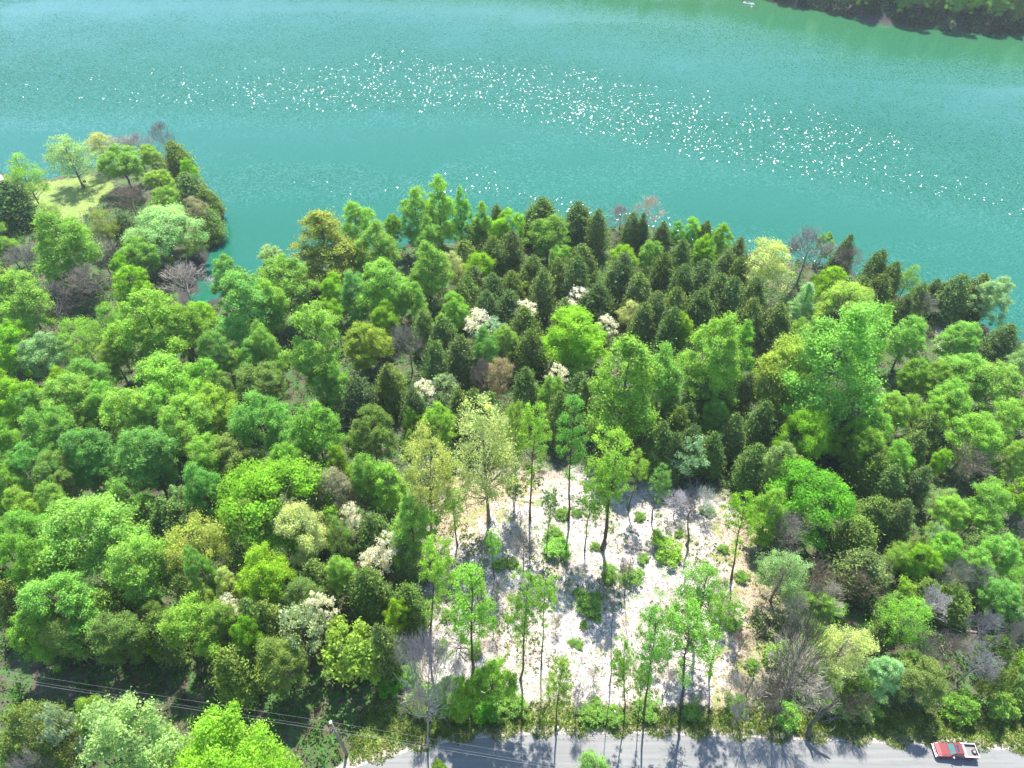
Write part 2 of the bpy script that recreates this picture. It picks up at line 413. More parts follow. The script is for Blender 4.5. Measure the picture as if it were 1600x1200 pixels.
def clump_points(r, n, R, z0, z1, kind, shell=.55):
    lob = [(r.uniform(.05, .14), r.integers(2, 5), r.uniform(0, 6.28), r.uniform(-2, 2)) for _ in range(3)]
    t_ = r.uniform(0, 1, n)**.8
    ph = r.uniform(0, 2*np.pi, n)
    rr = crown_profile(kind, t_)*R
    mod = 1+sum(a_*np.sin(k*ph+p+q*t_*3) for a_, k, p, q in lob)
    f = r.uniform(shell**2, 1, n)**.5
    top = t_ > .82
    f = np.where(top, r.uniform(0, 1, n)**.5, f)
    return np.stack([rr*f*mod*np.cos(ph), rr*f*mod*np.sin(ph), z0+(z1-z0)*t_*(1+.05*np.sin(ph*2+lob[0][2]))], -1)

def lobed(r, n, R, z0, z1, kind, shell=.55, k=4):
    H_ = z1-z0
    out = [clump_points(r, int(n*.42), R*.72, z0+H_*.12, z1, kind, shell)]
    a0 = r.uniform(0, 6.28)
    for j in range(k):
        a_ = a0+j*6.28/k+r.normal(0, .35); q = R*r.uniform(.38, .62); rr = R*r.uniform(.36, .55)
        zt = z1-H_*r.uniform(.05, .45); zb_ = max(z0, zt-H_*r.uniform(.5, .7))
        p = clump_points(r, int(n*.62/k), rr, zb_, zt, kind, shell)
        p[:, 0] += q*math.cos(a_); p[:, 1] += q*math.sin(a_)
        out.append(p)
    return np.concatenate(out)

def leafy(r, clumps, rc, per, size, cz, flat=.75, aspect=.6, outward=.55, shell=.62, axis_z=None, spread=.65):
    Vs = []
    for c in clumps:
        n = int(per*r.uniform(.7, 1.3)); R = rc*r.uniform(.65, 1.35)
        out = c-np.array([0, 0, cz]); out = out/(np.linalg.norm(out)+1e-6)
        d = unit(r.normal(size=(n, 3))+(out*outward+np.array([0, 0, .55])))
        rad = R*r.uniform(shell, 1.0, n)[:, None]*(1+.25*r.normal(size=(n, 1)))
        stray = 1+(r.uniform(size=(n, 1)) < .1)*r.uniform(.1, .7, (n, 1))
        P = c+d*rad*stray*np.array([1, 1, flat])
        N = unit(d+r.normal(size=(n, 3))*spread)
        Vs.append(leaf_quads(P, N, size, aspect, r))
    return np.concatenate(Vs)

def proto(arch, i):
    r = np.random.default_rng(1000+ord(arch)*10+i)
    if arch == 'R':
        cl = lobed(r, 125+8*i, 4.7, 3.4, 17.5, 'round', .5, 3+i % 3)
        V = leafy(r, cl, .88, 270, .25, 10.5, spread=.7, shell=.4)
        W = wood(r, 18, cl, 5, .24, 40, twigs=3)
    elif arch == 'T':
        cl = lobed(r, 150, 4.5, 2.2, 21.4, 'tall', .45, 4)
        V = leafy(r, cl, .85, 260, .23, 12, flat=.95, spread=.7, shell=.4)
        W = wood(r, 22, cl, 5, .26, 40, twigs=3)
    elif arch == 'N':
        cl = clump_points(r, 80, 4.9, 6.5, 14.2, 'dome', .8)
        V = leafy(r, cl, 1.0, 420, .26, 7, flat=.85, outward=.5, shell=.85, spread=.35)
        W = wood(r, 15, cl, 5, .25, 14)
    elif arch == 'S':
        cl = lobed(r, 115, 4.9, 4.0, 15.5, 'round', .35, 4)
        V = leafy(r, cl, 1.05, 110, .22, 9, spread=.9, shell=.3)
        W = wood(r, 16, cl, 4, .22, 60, twigs=6)
    elif arch == 'P':
        cl = lobed(r, 90, 3.3, 11.0, 21.4, 'round', .3, 3)
        lo = clump_points(r, 7, 1.3, 7.5, 12, 'tall', .3)
        cl = np.concatenate([cl, lo])
        V = leafy(r, cl, .6, 95, .19, 16, spread=.85, shell=.3)
        W = wood(r, 22, cl, 9, .20, 60, twigs=3, bend=.06)
    elif arch == 'C':
        Vs = []
        nl = 7+i
        tips = [(0, 0, 10.8, 1.9)]+[(math.cos(a_)*q, math.sin(a_)*q, 10.6-q*q*.9-r.uniform(.2, 1.8), r.uniform(.9, 1.35)) for a_, q in zip(r.uniform(0, 6.28, nl), r.uniform(.6, 1.75, nl))]
        if i == 3: tips = [(0, 0, 11, 1.7), (.5, .3, 9.6, 1.7), (-.5, .2, 8.8, 1.6)]
        allc = []
        for (tx, ty, tz, R) in tips:
            n = int(2300*R/1.2)
            t_ = r.uniform(0, 1, n)**.95
            ph = r.uniform(0, 6.28, n)
            band = 1+.25*np.sin(t_*26+ph*3+r.uniform(0, 6))+.18*np.sin(ph*4+t_*7)
            pr = np.sqrt(np.clip(1-t_**2.6, .012, 1))*np.clip(t_*4+.5, 0, 1)
            rr = pr*R*1.15*band*(1-.22*(np.sin(ph*7+tx*9) > .55))*r.uniform(.4, 1.08, n)
            sp_ = r.uniform(size=n) < .035
            rr = np.where(sp_, r.uniform(.05, .5, n), rr); t_ = np.where(sp_, r.uniform(.88, 1.03, n), t_)
            P = np.stack([tx*(1-.25*t_)+rr*np.cos(ph), ty*(1-.25*t_)+rr*np.sin(ph), .7+(tz-.7)*t_], -1)
            out = np.stack([np.cos(ph), np.sin(ph), np.full(n, .55)], -1)
            N = unit(out+r.normal(size=(n, 3))*.6)
            tg = np.stack([np.cos(ph)*.7, np.sin(ph)*.7, np.full(n, 1.1)], -1)
            Vs.append(leaf_quads(P, N, .30, .36, r, tg))
            allc.append(P[r.integers(0, n, 12)])
        V = np.concatenate(Vs); W = wood(r, 11, np.concatenate(allc), 1.2, .17, 14, twigs=0)
    elif arch == 'B':
        cl = clump_points(r, 46, 3.7, 5.5, 12.3, 'round', .4)
        W = wood(r, 13, cl, 3, .17, 46, twigs=4)
        T_ = Acc()
        for c in cl:
            for _ in range(15):
                s = c+r.normal(0, .45, 3)
                out = unit(c*np.array([1, 1, .25])+r.normal(0, 1.5, 3)+np.array([0, 0, 2.2]))
                L = r.uniform(.7, 1.7)
                e = s+out*L; m = (s+e)/2+r.normal(0, .1, 3)
                T_.add(*tube(np.stack([s, m, e]), [.028, .022, .010], 3))
                e2 = m+unit(out+r.normal(0, .6, 3))*L*.5
                T_.add(*tube(np.stack([m, (m+e2)/2, e2]), [.02, .015, .008], 3))
        return T_.mesh('bare_crown', [M_BARK]), W.mesh('bare_trunk', [M_BARK])
    elif arch == 'D':
        cl = np.concatenate([np.stack([np.cos(a_)*q, np.sin(a_)*q, z_], -1) for a_, q, z_ in [(r.uniform(0, 6.28, m), r.uniform(.2, 1, m)**.5*R, z+r.normal(0, .15, m)) for m, R, z in ((16, 2.7, 3.4), (14, 2.3, 4.5), (8, 1.3, 5.5))]])
        V = leafy(r, cl, .62, 60, .26, -4, flat=.22, outward=.1, spread=.5)
        W = wood(r, 6, cl, 1.5, .10, 16, twigs=1)
    elif arch == 'K':
        cl = lobed(r, 56, 3.0, .4, 4.6, 'dome', .4, 4)
        V = leafy(r, cl, .62, 90, .28, 1, spread=.9, shell=.35)
        W = wood(r, 5, cl, .3, .07, 16, twigs=2)
    elif arch == 'Q':
        cl = np.array([[r.normal(0, .5), r.normal(0, .5), z] for z in np.linspace(11, 19.5, 9)])
        W = wood(r, 20, cl, 10, .13, 9, twigs=3, bend=.05)
        T_ = Acc()
        for c in cl:
            for _ in range(5):
                e = c+unit(r.normal(0, .6, 3)+np.array([0, 0, 1]))*r.uniform(.5, 1.2)
                T_.add(*tube(np.stack([c, (c+e)/2+r.normal(0, .05, 3), e]), [.03, .02, .01], 3))
        return T_.mesh('sapling_twigs', [M_BARK]), W.mesh('sapling_stem', [M_BARK])
    mat = M_NEEDLE if arch == 'C' else M_PETAL if arch == 'D' else M_LEAF
    return make_mesh('crown_'+arch, V, quads_of(V), [mat]), W.mesh('trunk_'+arch, [M_BARK])

TREES = [
('S', 0, [0.333, 0.498, 0.204], -119.39, 177.7, -8.17, 1.539, 0.938, 1.73, 0, 'pale green spreading tree alone on grassy tip of the headland'),
('S', 3, [0.473, 0.512, 0.202], -115.87, 187.38, -7.99, 0.997, 0.688, 2.71, 0, 'mid-sized cream-green airy tree left of the bright green headland tree'),
('B', 0, [0.488, 0.466, 0.367], -111.06, 188.52, -8.01, 0.99, 0.692, 1.68, 0, 'mid-sized bare whitish tree on the lake side of the bright green headland tree'),
('B', 1, [0.285, 0.254, 0.24], -107.55, 192.49, -8.07, 1.05, 0.615, 4.68, 0, 'mid-sized bare grey tree right of the bright green headland tree'),
('B', 2, [0.277, 0.241, 0.225], -99.3, 191.37, -8.37, 0.864, 0.923, 1.6, 0, 'bare pale grey tree rising highest from the headland shore'),
('R', 0, [0.244, 0.428, 0.088], -104.95, 175.55, -7.79, 1.424, 0.722, 5.97, 0, "bright green leafy tree beside the headland's mown grass"),
('R', 2, [0.313, 0.473, 0.084], -100.52, 182.44, -7.93, 0.756, 0.556, 1.54, 0, 'small yellow-green rounded tree on the road side of the bare grey headland tree'),
('C', 0, [0.171, 0.252, 0.043], -93.33, 182.74, -8.07, 2.116, 1.0, 3.04, 0, 'mid-sized olive cedar on the road side of the bare grey headland tree'),
('R', 4, [0.233, 0.476, 0.03], -87.82, 176.81, -8.03, 0.557, 0.5, 1.26, 0, 'small vivid lime rounded tree on the road side of the bare grey headland tree'),
('R', 1, [0.309, 0.471, 0.067], -92.22, 167.85, -7.65, 0.929, 0.556, 1.02, 0, 'mid-sized yellow-green rounded tree on the lake side of the sage green dome on the headland'),
('C', 2, [0.139, 0.24, 0.065], -84.15, 166.18, -8.41, 2.157, 1.0, 3.68, 0, 'mid-sized dark green cedar on the lake side of the tan budding tree above the cove'),
('C', 4, [0.155, 0.234, 0.048], -79.34, 163.27, -9.28, 1.49, 0.818, 4.83, 0, 'small dark green cedar right of the tan budding tree above the cove'),
('C', 1, [0.154, 0.279, 0.062], -76.59, 155.81, -9.45, 1.452, 0.727, 1.84, 0, 'small olive cedar right of the tan budding tree above the cove'),
('C', 3, [0.165, 0.263, 0.051], -75.56, 153.31, -9.74, 1.207, 0.545, 3.58, 0, 'small olive cedar on the road side of the tan budding tree above the cove'),
('R', 3, [0.253, 0.421, 0.077], -86.55, 156.6, -8.07, 0.936, 0.667, 0.62, 0, 'mid-sized fresh green rounded tree left of the tan budding tree above the cove'),
('S', 2, [0.333, 0.33, 0.195], -79.12, 155.27, -8.81, 0.783, 0.688, 4.52, 0, 'tan budding tree on headland edge over the cove water'),
('N', 0, [0.341, 0.541, 0.214], -82.11, 143.05, -7.91, 1.53, 0.867, 6.08, 0, 'wide sage green dome of a tree above the cove bank'),
('S', 1, [0.21, 0.335, 0.086], -76.73, 143.91, -9.18, 0.822, 0.5, 1.56, 0, 'mid-sized olive airy tree on the road side of the tan budding tree above the cove'),
('B', 0, [0.224, 0.18, 0.121], -96.67, 158.89, -7.6, 1.15, 0.769, 0.88, 0, 'mid-sized bare brownish tree left of the sage green dome on the headland'),
('S', 0, [0.255, 0.339, 0.069], -98.01, 146.05, -7.4, 0.913, 0.688, 4.7, 0, 'mid-sized olive airy tree right of the big green tree below the headland lawn'),
('C', 0, [0.09, 0.155, 0.052], -94.4, 148.78, -8.12, 1.711, 0.818, 0.13, 0, 'mid-sized grey-green cedar left of the sage green dome on the headland'),
('S', 3, [0.406, 0.538, 0.187], -113.59, 152.35, -5.69, 0.671, 0.5, 0.94, 0, "small pale sage airy tree right of the dark cedar at the picture's left edge"),
('T', 0, [0.227, 0.419, 0.07], -98.93, 131.06, -6.97, 1.781, 0.864, 1.21, 0, 'big bright green tree filling view below headland lawn'),
('S', 2, [0.263, 0.473, 0.085], -123.55, 163.62, -7.15, 1.068, 1.0, 0.9, 0, 'thin yellow-green tree with long trunk by pale gravel landing'),
('C', 2, [0.08, 0.161, 0.044], -125.5, 157.86, -7.27, 2.629, 1.091, 6.21, 0, 'dark dense cedar over the blue vehicle at left edge'),
('R', 0, [0.243, 0.444, 0.085], -85.13, 134.26, -8.16, 1.022, 0.667, 6.27, 0, 'mid-sized fresh green rounded tree left of the whitish dead tree leaning over the cove'),
('R', 2, [0.239, 0.476, 0.038], -86.75, 128.71, -7.82, 0.545, 0.611, 4.29, 0, 'small vivid lime rounded tree left of the whitish dead tree leaning over the cove'),
('R', 4, [0.258, 0.48, 0.04], -82.16, 122.63, -8.1, 0.911, 0.667, 0.4, 0, 'vivid lime tree with two lobes near the cove bank'),
('B', 1, [0.245, 0.202, 0.189], -94.38, 135.47, -7.63, 1.043, 0.769, 4.89, 0, 'mid-sized bare brownish tree on the lake side of the vivid lime tree behind the cove'),
('B', 2, [0.219, 0.187, 0.156], -91.21, 122.08, -7.31, 1.204, 0.846, 2.39, 0, 'mid-sized bare brownish tree left of the vivid lime tree behind the cove'),
('B', 0, [0.46, 0.394, 0.351], -72.76, 126.29, -10.38, 1.208, 0.923, 0.88, 0, 'whitish dead tree leaning out over the narrow cove'),
('B', 1, [0.194, 0.183, 0.171], -110.37, 132.19, -6.28, 1.059, 0.692, 0.88, 0, 'mid-sized bare brownish tree left of the tallest tree of the left wood'),
('R', 1, [0.292, 0.477, 0.096], -97.45, 111.6, -6.9, 1.3, 1.0, 3.71, 0, 'cool green broad tree at left edge beyond grey bare crowns'),
('B', 2, [0.128, 0.109, 0.106], -95.41, 115.22, -6.96, 1.289, 0.846, 1.3, 0, 'mid-sized bare dark tree right of the cool green tree at left edge under bare crowns'),
('R', 3, [0.247, 0.411, 0.073], -115.41, 136.03, -5.89, 0.656, 0.5, 5.59, 0, 'small yellow-green rounded tree left of the big green tree below the headland lawn'),
('R', 0, [0.251, 0.48, 0.039], -96.99, 103.89, -6.92, 0.639, 0.667, 0.94, 0, 'mid-sized vivid lime rounded tree left of the vivid lime tree behind the cove'),
('R', 2, [0.28, 0.462, 0.205], -89.88, 99.72, -7.02, 0.965, 0.667, 3.63, 0, 'mid-sized pale sage rounded tree left of the vivid lime tree behind the cove'),
('S', 1, [0.261, 0.466, 0.074], -84.16, 103.83, -7.25, 1.116, 0.812, 1.32, 0, 'mid-sized fresh green airy tree left of the tallest tree of the left wood'),
('S', 0, [0.259, 0.48, 0.087], -81.4, 110.13, -7.54, 0.69, 0.75, 5.74, 0, 'mid-sized fresh green airy tree left of the whitish dead tree leaning over the cove'),
('R', 4, [0.273, 0.466, 0.07], -69.47, 103.84, -7.49, 1.533, 1.056, 3.08, 0, 'large feathery green tree, tallest in left wood behind cove'),
('R', 1, [0.224, 0.393, 0.059], -64.3, 105.6, -7.66, 1.12, 0.833, 2.41, 0, 'mid-sized yellow-green rounded tree right of the tallest tree of the left wood'),
('R', 3, [0.274, 0.404, 0.063], -75.51, 98.15, -6.63, 0.774, 0.667, 1.91, 0, 'mid-sized yellow-green rounded tree on the road side of the tallest tree of the left wood'),
('R', 0, [0.226, 0.422, 0.035], -66.24, 106.06, -7.45, 0.459, 0.667, 3.43, 0, 'small vivid lime rounded tree left of the dark-trunked giant at the cove mouth'),
('R', 2, [0.293, 0.514, 0.041], -64.12, 112.43, -7.94, 0.786, 0.611, 2.68, 0, 'mid-sized vivid lime rounded tree left of the dark-trunked giant at the cove mouth'),
('R', 4, [0.278, 0.508, 0.079], -59.3, 86.94, -6.03, 1.42, 0.944, 1.41, 0, 'large fresh green rounded tree left of the upright yellow-green tree with branch fans'),
('R', 1, [0.249, 0.504, 0.079], -54.48, 89.63, -5.77, 0.802, 0.778, 3.94, 0, 'mid-sized fresh green rounded tree left of the olive rounded tree under the cove giants'),
('R', 3, [0.279, 0.459, 0.083], -51.41, 96.48, -6.62, 0.565, 0.611, 2.64, 0, 'mid-sized yellow-green rounded tree left of the olive rounded tree under the cove giants'),
('R', 0, [0.2, 0.332, 0.079], -52.45, 88.63, -5.51, 0.633, 0.667, 6.12, 0, 'mid-sized olive rounded tree on the lake side of the upright yellow-green tree with branch fans'),
('R', 2, [0.215, 0.331, 0.085], -44.84, 88.91, -5.38, 1.019, 0.722, 6.13, 0, 'olive rounded tree just road side of the tall cove trees'),
('R', 4, [0.253, 0.466, 0.039], -85.62, 83.75, -5.31, 0.985, 0.778, 5.34, 0, 'bright lime tree cut by left picture edge, mid wood'),
('R', 1, [0.253, 0.439, 0.03], -81.38, 90.37, -6.24, 0.568, 0.667, 2.22, 0, 'mid-sized vivid lime rounded tree right of the lime tree at the left edge'),
('R', 3, [0.28, 0.472, 0.094], -77.19, 85.3, -6.03, 1.14, 0.778, 3.05, 0, 'large yellow-green rounded tree right of the lime tree at the left edge'),
('R', 0, [0.258, 0.511, 0.089], -71.36, 85.19, -5.85, 0.667, 0.722, 0.21, 0, 'mid-sized fresh green rounded tree right of the lime tree at the left edge'),
('R', 2, [0.309, 0.51, 0.092], -64.11, 79.72, -5.33, 0.998, 0.889, 2.92, 0, 'large fresh green rounded tree right of the lime tree at the left edge'),
('R', 4, [0.281, 0.523, 0.087], -58.76, 80.55, -4.8, 0.845, 0.833, 0.86, 0, 'mid-sized fresh green rounded tree left of the upright yellow-green tree with branch fans'),
('R', 1, [0.307, 0.517, 0.095], -53.68, 77.22, -4.6, 1.001, 0.889, 4.58, 0, 'large fresh green rounded tree left of the deep green tree of the middle left wood'),
('R', 3, [0.304, 0.475, 0.068], -50.43, 81.93, -4.95, 0.949, 0.778, 4.07, 0, 'upright yellow-green tree with branches showing, mid left wood'),
('R', 0, [0.211, 0.447, 0.1], -40.72, 76.99, -4.45, 1.016, 0.944, 4.05, 0, 'deep emerald rounded tree with dark gap beneath it'),
('R', 2, [0.225, 0.435, 0.084], -76.1, 76.78, -5.46, 0.941, 0.833, 6.24, 0, 'mid-sized fresh green rounded tree left of the gold-tinged tree below the knobbly dome'),
('R', 4, [0.184, 0.372, 0.086], -81.99, 82.51, -5.63, 0.656, 0.722, 0.24, 0, 'mid-sized deep green rounded tree right of the lime tree at the left edge'),
('R', 1, [0.171, 0.377, 0.094], -67.05, 71.24, -4.38, 0.967, 0.833, 0.83, 0, 'large deep green rounded tree right of the lime tree at the left edge'),
('R', 3, [0.195, 0.398, 0.101], -56.79, 69.32, -4.05, 1.049, 0.944, 6.25, 0, 'large deep green rounded tree left of the upright yellow-green tree with branch fans'),
('R', 0, [0.195, 0.443, 0.105], -74.81, 69.03, -4.22, 0.681, 0.778, 3.81, 0, 'mid-sized deep green rounded tree left of the gold-tinged tree below the knobbly dome'),
('R', 2, [0.269, 0.476, 0.082], -47.81, 70.22, -3.91, 0.813, 0.778, 1.49, 0, 'mid-sized fresh green rounded tree left of the big knobbly yellow-green dome'),
('R', 4, [0.249, 0.338, 0.089], -44.58, 70.87, -4.0, 0.799, 0.722, 4.13, 0, 'mid-sized olive rounded tree left of the big knobbly yellow-green dome'),
('R', 1, [0.23, 0.361, 0.091], -70.89, 67.54, -3.87, 0.739, 0.722, 5.19, 0, 'mid-sized olive rounded tree on the road side of the lime tree at the left edge'),
('R', 3, [0.178, 0.425, 0.099], -66.96, 69.68, -4.25, 0.644, 0.722, 5.13, 0, 'mid-sized deep green rounded tree left of the upright yellow-green tree with branch fans'),
('R', 0, [0.235, 0.436, 0.094], -58.13, 63.25, -3.57, 0.679, 0.667, 2.85, 0, 'mid-sized fresh green rounded tree right of the huge cool green tree of the lower left'),
('R', 2, [0.269, 0.475, 0.098], -56.64, 52.8, -2.78, 1.458, 1.111, 2.86, 0, 'huge cool green tree with long lobe stretching to its right'),
('R', 4, [0.31, 0.482, 0.079], -72.2, 60.54, -3.11, 0.602, 0.722, 3.86, 0, 'mid-sized yellow-green rounded tree left of the huge cool green tree of the lower left'),
('R', 1, [0.221, 0.447, 0.08], -67.56, 54.95, -2.81, 0.761, 0.833, 0.29, 0, 'mid-sized fresh green rounded tree left of the huge cool green tree of the lower left'),
('R', 3, [0.268, 0.447, 0.096], -67.38, 60.74, -2.99, 0.579, 0.778, 1.24, 0, 'mid-sized fresh green rounded tree left of the soft green tree above the power lines'),
('R', 0, [0.311, 0.469, 0.198], -50.95, 63.52, -3.31, 0.374, 0.556, 0.89, 0, 'small pale sage rounded tree left of the big knobbly yellow-green dome'),
('C', 4, [0.133, 0.231, 0.057], -50.58, 59.44, -2.87, 1.4, 1.091, 1.71, 0, 'mid-sized dark green cedar left of the gold-tinged tree below the knobbly dome'),
('R', 2, [0.183, 0.424, 0.098], -46.33, 63.64, -2.81, 0.671, 0.778, 5.32, 0, 'mid-sized deep green rounded tree left of the big knobbly yellow-green dome'),
('R', 4, [0.213, 0.415, 0.062], -63.39, 48.8, -2.23, 0.766, 1.0, 5.25, 0, 'round-topped green tree at left edge above darker band'),
('R', 1, [0.254, 0.489, 0.103], -56.83, 43.08, -1.64, 1.022, 0.944, 1.09, 0, 'large fresh green rounded tree left of the soft green tree above the power lines'),
('R', 3, [0.274, 0.469, 0.088], -49.21, 48.34, -1.75, 0.996, 0.944, 0.41, 0, 'large fresh green rounded tree left of the gold-tinged tree below the knobbly dome'),
('N', 1, [0.214, 0.419, 0.037], -34.09, 59.22, -2.06, 1.449, 1.133, 5.65, 0, 'broad dome of knobbly bright yellow-green clumps'),
('N', 0, [0.306, 0.314, 0.201], -26.72, 62.53, -2.05, 0.66, 0.867, 1.25, 0, 'round tan budding crown beside the knobbly green dome'),
('S', 3, [0.385, 0.46, 0.097], -42.99, 52.56, -1.76, 1.095, 0.938, 4.88, 0, 'wide golden olive tree left below the knobbly dome'),
('R', 0, [0.225, 0.437, 0.096], -40.97, 48.3, -1.29, 0.374, 0.889, 4.53, 0, 'small deep green rounded tree left of the lime tree below the knobbly dome'),
('N', 1, [0.25, 0.389, 0.065], -36.07, 56.46, -1.76, 0.729, 1.0, 6.18, 0, 'mid-sized yellow-green knobbly tree on the road side of the big knobbly yellow-green dome'),
('N', 0, [0.528, 0.598, 0.255], -29.95, 55.42, -1.7, 0.762, 0.933, 3.68, 0, 'large cream-green knobbly tree on the road side of the tan knobbly dome'),
('S', 2, [0.199, 0.334, 0.073], -24.63, 56.28, -1.85, 0.585, 0.688, 1.62, 0, 'mid-sized olive airy tree on the road side of the tan knobbly dome'),
('R', 2, [0.3, 0.493, 0.039], -32.73, 47.95, -1.03, 0.843, 0.778, 4.76, 0, 'vivid lime leafy tree standing road side of knobbly domes'),
('R', 4, [0.472, 0.578, 0.205], -38.17, 47.83, -1.18, 0.401, 0.611, 3.65, 0, 'mid-sized cream-green rounded tree right of the soft green tree above the power lines'),
('D', 0, [0.8, 0.79, 0.72], -23.33, 58.75, -1.83, 0.695, 1.833, 2.1, 0, 'small snow white blossoming tree beside the tan dome'),
('C', 1, [0.119, 0.205, 0.048], -19.83, 56.36, -1.43, 1.318, 1.0, 3.64, 0, 'mid-sized dark green cedar right of the white blossoming tree by the tan dome'),
('D', 1, [0.8, 0.79, 0.72], -16.9, 53.28, -1.03, 0.798, 1.833, 4.59, 0, 'small white blossoming tiered tree right of the white blossoming tree by the tan dome'),
('D', 0, [0.8, 0.79, 0.72], -18.92, 51.63, -1.23, 0.75, 1.667, 0.16, 0, "small white blossoming tiered tree left of the thin green crown on the clearing's left"),
('C', 3, [0.137, 0.225, 0.061], -15.05, 53.07, -0.87, 1.022, 0.909, 4.19, 0, "mid-sized dark green cedar left of the thin green crown on the clearing's left"),
('T', 1, [0.266, 0.463, 0.09], -14.11, 55.6, -0.92, 0.902, 0.682, 2.06, 0, 'soft green conical tree on left edge of the clearing'),
('D', 1, [0.288, 0.426, 0.238], -18.58, 64.33, -1.94, 0.819, 1.833, 0.3, 0, 'small pale mint tiered tree right of the tan knobbly dome'),
('S', 1, [0.452, 0.515, 0.169], -12.4, 60.06, -1.19, 0.907, 1.545, 0.03, 0.061, "pale cream-green tree with dark bare trunk, clearing's left rim"),
('S', 0, [0.464, 0.546, 0.236], -3.59, 62.51, -0.84, 1.186, 1.707, 0.29, -0.013, "great pale yellow-green tree on forked trunk at clearing's back"),
('S', 3, [0.248, 0.394, 0.08], 0.54, 68.14, -1.27, 0.498, 1.375, 3.81, 0, 'mid-sized yellow-green airy tree left of the slim pale tree right of the great pale tree'),
('P', 0, [0.282, 0.491, 0.074], 2.79, 62.62, -0.48, 0.823, 1.209, -0.21, 0.019, "slim yellow-green tree with long straight trunk at clearing's back"),
('P', 3, [0.168, 0.384, 0.08], 8.78, 62.71, -0.62, 0.871, 1.27, 0.0, -0.036, "cool green slim tree on long trunk at the clearing's back"),
('P', 2, [0.298, 0.505, 0.075], 13.49, 57.44, -0.6, 1.191, 1.273, 0.32, -0.042, 'tall tree inside clearing with green top and yellow lower crown'),
('P', 1, [0.263, 0.455, 0.062], 14.15, 58.31, -0.57, 0.875, 0.957, 0.43, -0.078, 'mid-sized yellow-green slim-trunked tree on the road side of the two-tone tree inside the clearing'),
('R', 1, [0.189, 0.297, 0.067], -22.75, 74.64, -2.3, 0.849, 0.778, 5.0, 0, 'rounded olive dome with feathery top in mid wood'),
('R', 3, [0.316, 0.52, 0.044], -16.83, 80.0, -2.57, 0.369, 0.5, 5.31, 0, 'little round vivid lime tree among olive cedars'),
('R', 0, [0.195, 0.323, 0.071], -16.38, 74.24, -1.88, 0.377, 0.5, 0.88, 0, "small olive rounded tree left of the pale cream tree on the clearing's left rim"),
('R', 2, [0.215, 0.427, 0.072], -31.08, 73.4, -3.3, 0.986, 0.944, 0.32, 0, 'fresh green oval tree between emerald tree and olive dome'),
('R', 4, [0.268, 0.447, 0.03], -27.42, 69.78, -2.45, 0.429, 0.611, 3.2, 0, 'small vivid lime rounded tree on the lake side of the tan knobbly dome'),
('R', 1, [0.249, 0.51, 0.041], -31.38, 78.02, -3.63, 0.388, 0.556, 3.41, 0, 'small vivid lime rounded tree left of the olive dome in the middle of the wood'),
('T', 2, [0.311, 0.373, 0.079], -41.76, 132.91, -8.13, 2.137, 0.864, 0.64, 0, 'golden olive giant standing out against the lake'),
('T', 0, [0.294, 0.522, 0.1], -36.35, 142.1, -7.82, 1.162, 0.727, 1.33, 0, 'mid-sized fresh green tall oval tree right of the golden olive giant by the lake'),
('T', 1, [0.242, 0.417, 0.082], -30.13, 133.25, -7.47, 1.227, 0.727, 1.14, 0, 'mid-sized fresh green tall oval tree left of the tallest pale green lakeside tree'),
('R', 3, [0.235, 0.417, 0.029], -28.44, 145.94, -8.27, 0.556, 0.611, 2.16, 0, 'small vivid lime rounded tree on the road side of the tallest pale green lakeside tree'),
('T', 2, [0.287, 0.512, 0.078], -17.11, 146.83, -8.27, 1.251, 0.909, 4.39, 0, 'pale green lakeside tree whose top stands highest over water'),
('T', 0, [0.278, 0.495, 0.106], -22.62, 145.66, -8.5, 1.136, 0.818, 2.99, 0, 'mid-sized fresh green tall oval tree left of the lime lakeside tree'),
('T', 1, [0.241, 0.487, 0.081], -12.2, 147.85, -8.38, 0.635, 0.773, 1.88, 0, 'small fresh green tall oval tree right of the tallest pale green lakeside tree'),
('T', 2, [0.256, 0.462, 0.071], -7.14, 145.3, -7.93, 0.83, 0.636, 4.34, 0, 'small fresh green tall oval tree left of the lime lakeside tree'),
('T', 0, [0.218, 0.42, 0.078], -19.18, 139.82, -8.03, 0.888, 0.636, 0.15, 0, 'mid-sized fresh green tall oval tree on the lake side of the star-shaped lime tree'),
('R', 0, [0.361, 0.489, 0.23], -52.75, 128.87, -7.9, 0.813, 0.722, 2.36, 0, 'mid-sized pale sage rounded tree right of the dark-trunked giant at the cove mouth'),
('R', 2, [0.254, 0.432, 0.09], -47.73, 118.78, -7.67, 1.357, 0.944, 0.51, 0, 'large fresh green rounded tree right of the dark-trunked giant at the cove mouth'),
('R', 4, [0.193, 0.402, 0.1], -60.61, 123.61, -7.68, 0.877, 0.778, 1.27, 0, 'mid-sized deep green rounded tree right of the whitish dead tree leaning over the cove'),
('R', 1, [0.216, 0.442, 0.115], -51.86, 107.15, -7.28, 1.363, 1.167, 5.95, 0, 'giant green tree at cove mouth showing dark forked trunk'),
('R', 3, [0.283, 0.491, 0.082], -48.45, 110.15, -6.77, 0.944, 0.944, 1.72, 0, 'mid-sized fresh green rounded tree right of the dark-trunked giant at the cove mouth'),
('R', 0, [0.271, 0.456, 0.086], -34.74, 93.73, -4.75, 1.249, 1.167, 1.75, 0, 'tall pale green tree above a dark gap in mid wood'),
('R', 2, [0.286, 0.515, 0.046], -38.04, 119.92, -7.56, 0.665, 0.667, 4.1, 0, 'mid-sized vivid lime rounded tree left of the rounded green tree near the lake'),
('T', 1, [0.198, 0.433, 0.12], -32.86, 116.84, -6.99, 0.899, 0.636, 3.01, 0, 'mid-sized deep green tall oval tree left of the rounded green tree near the lake'),
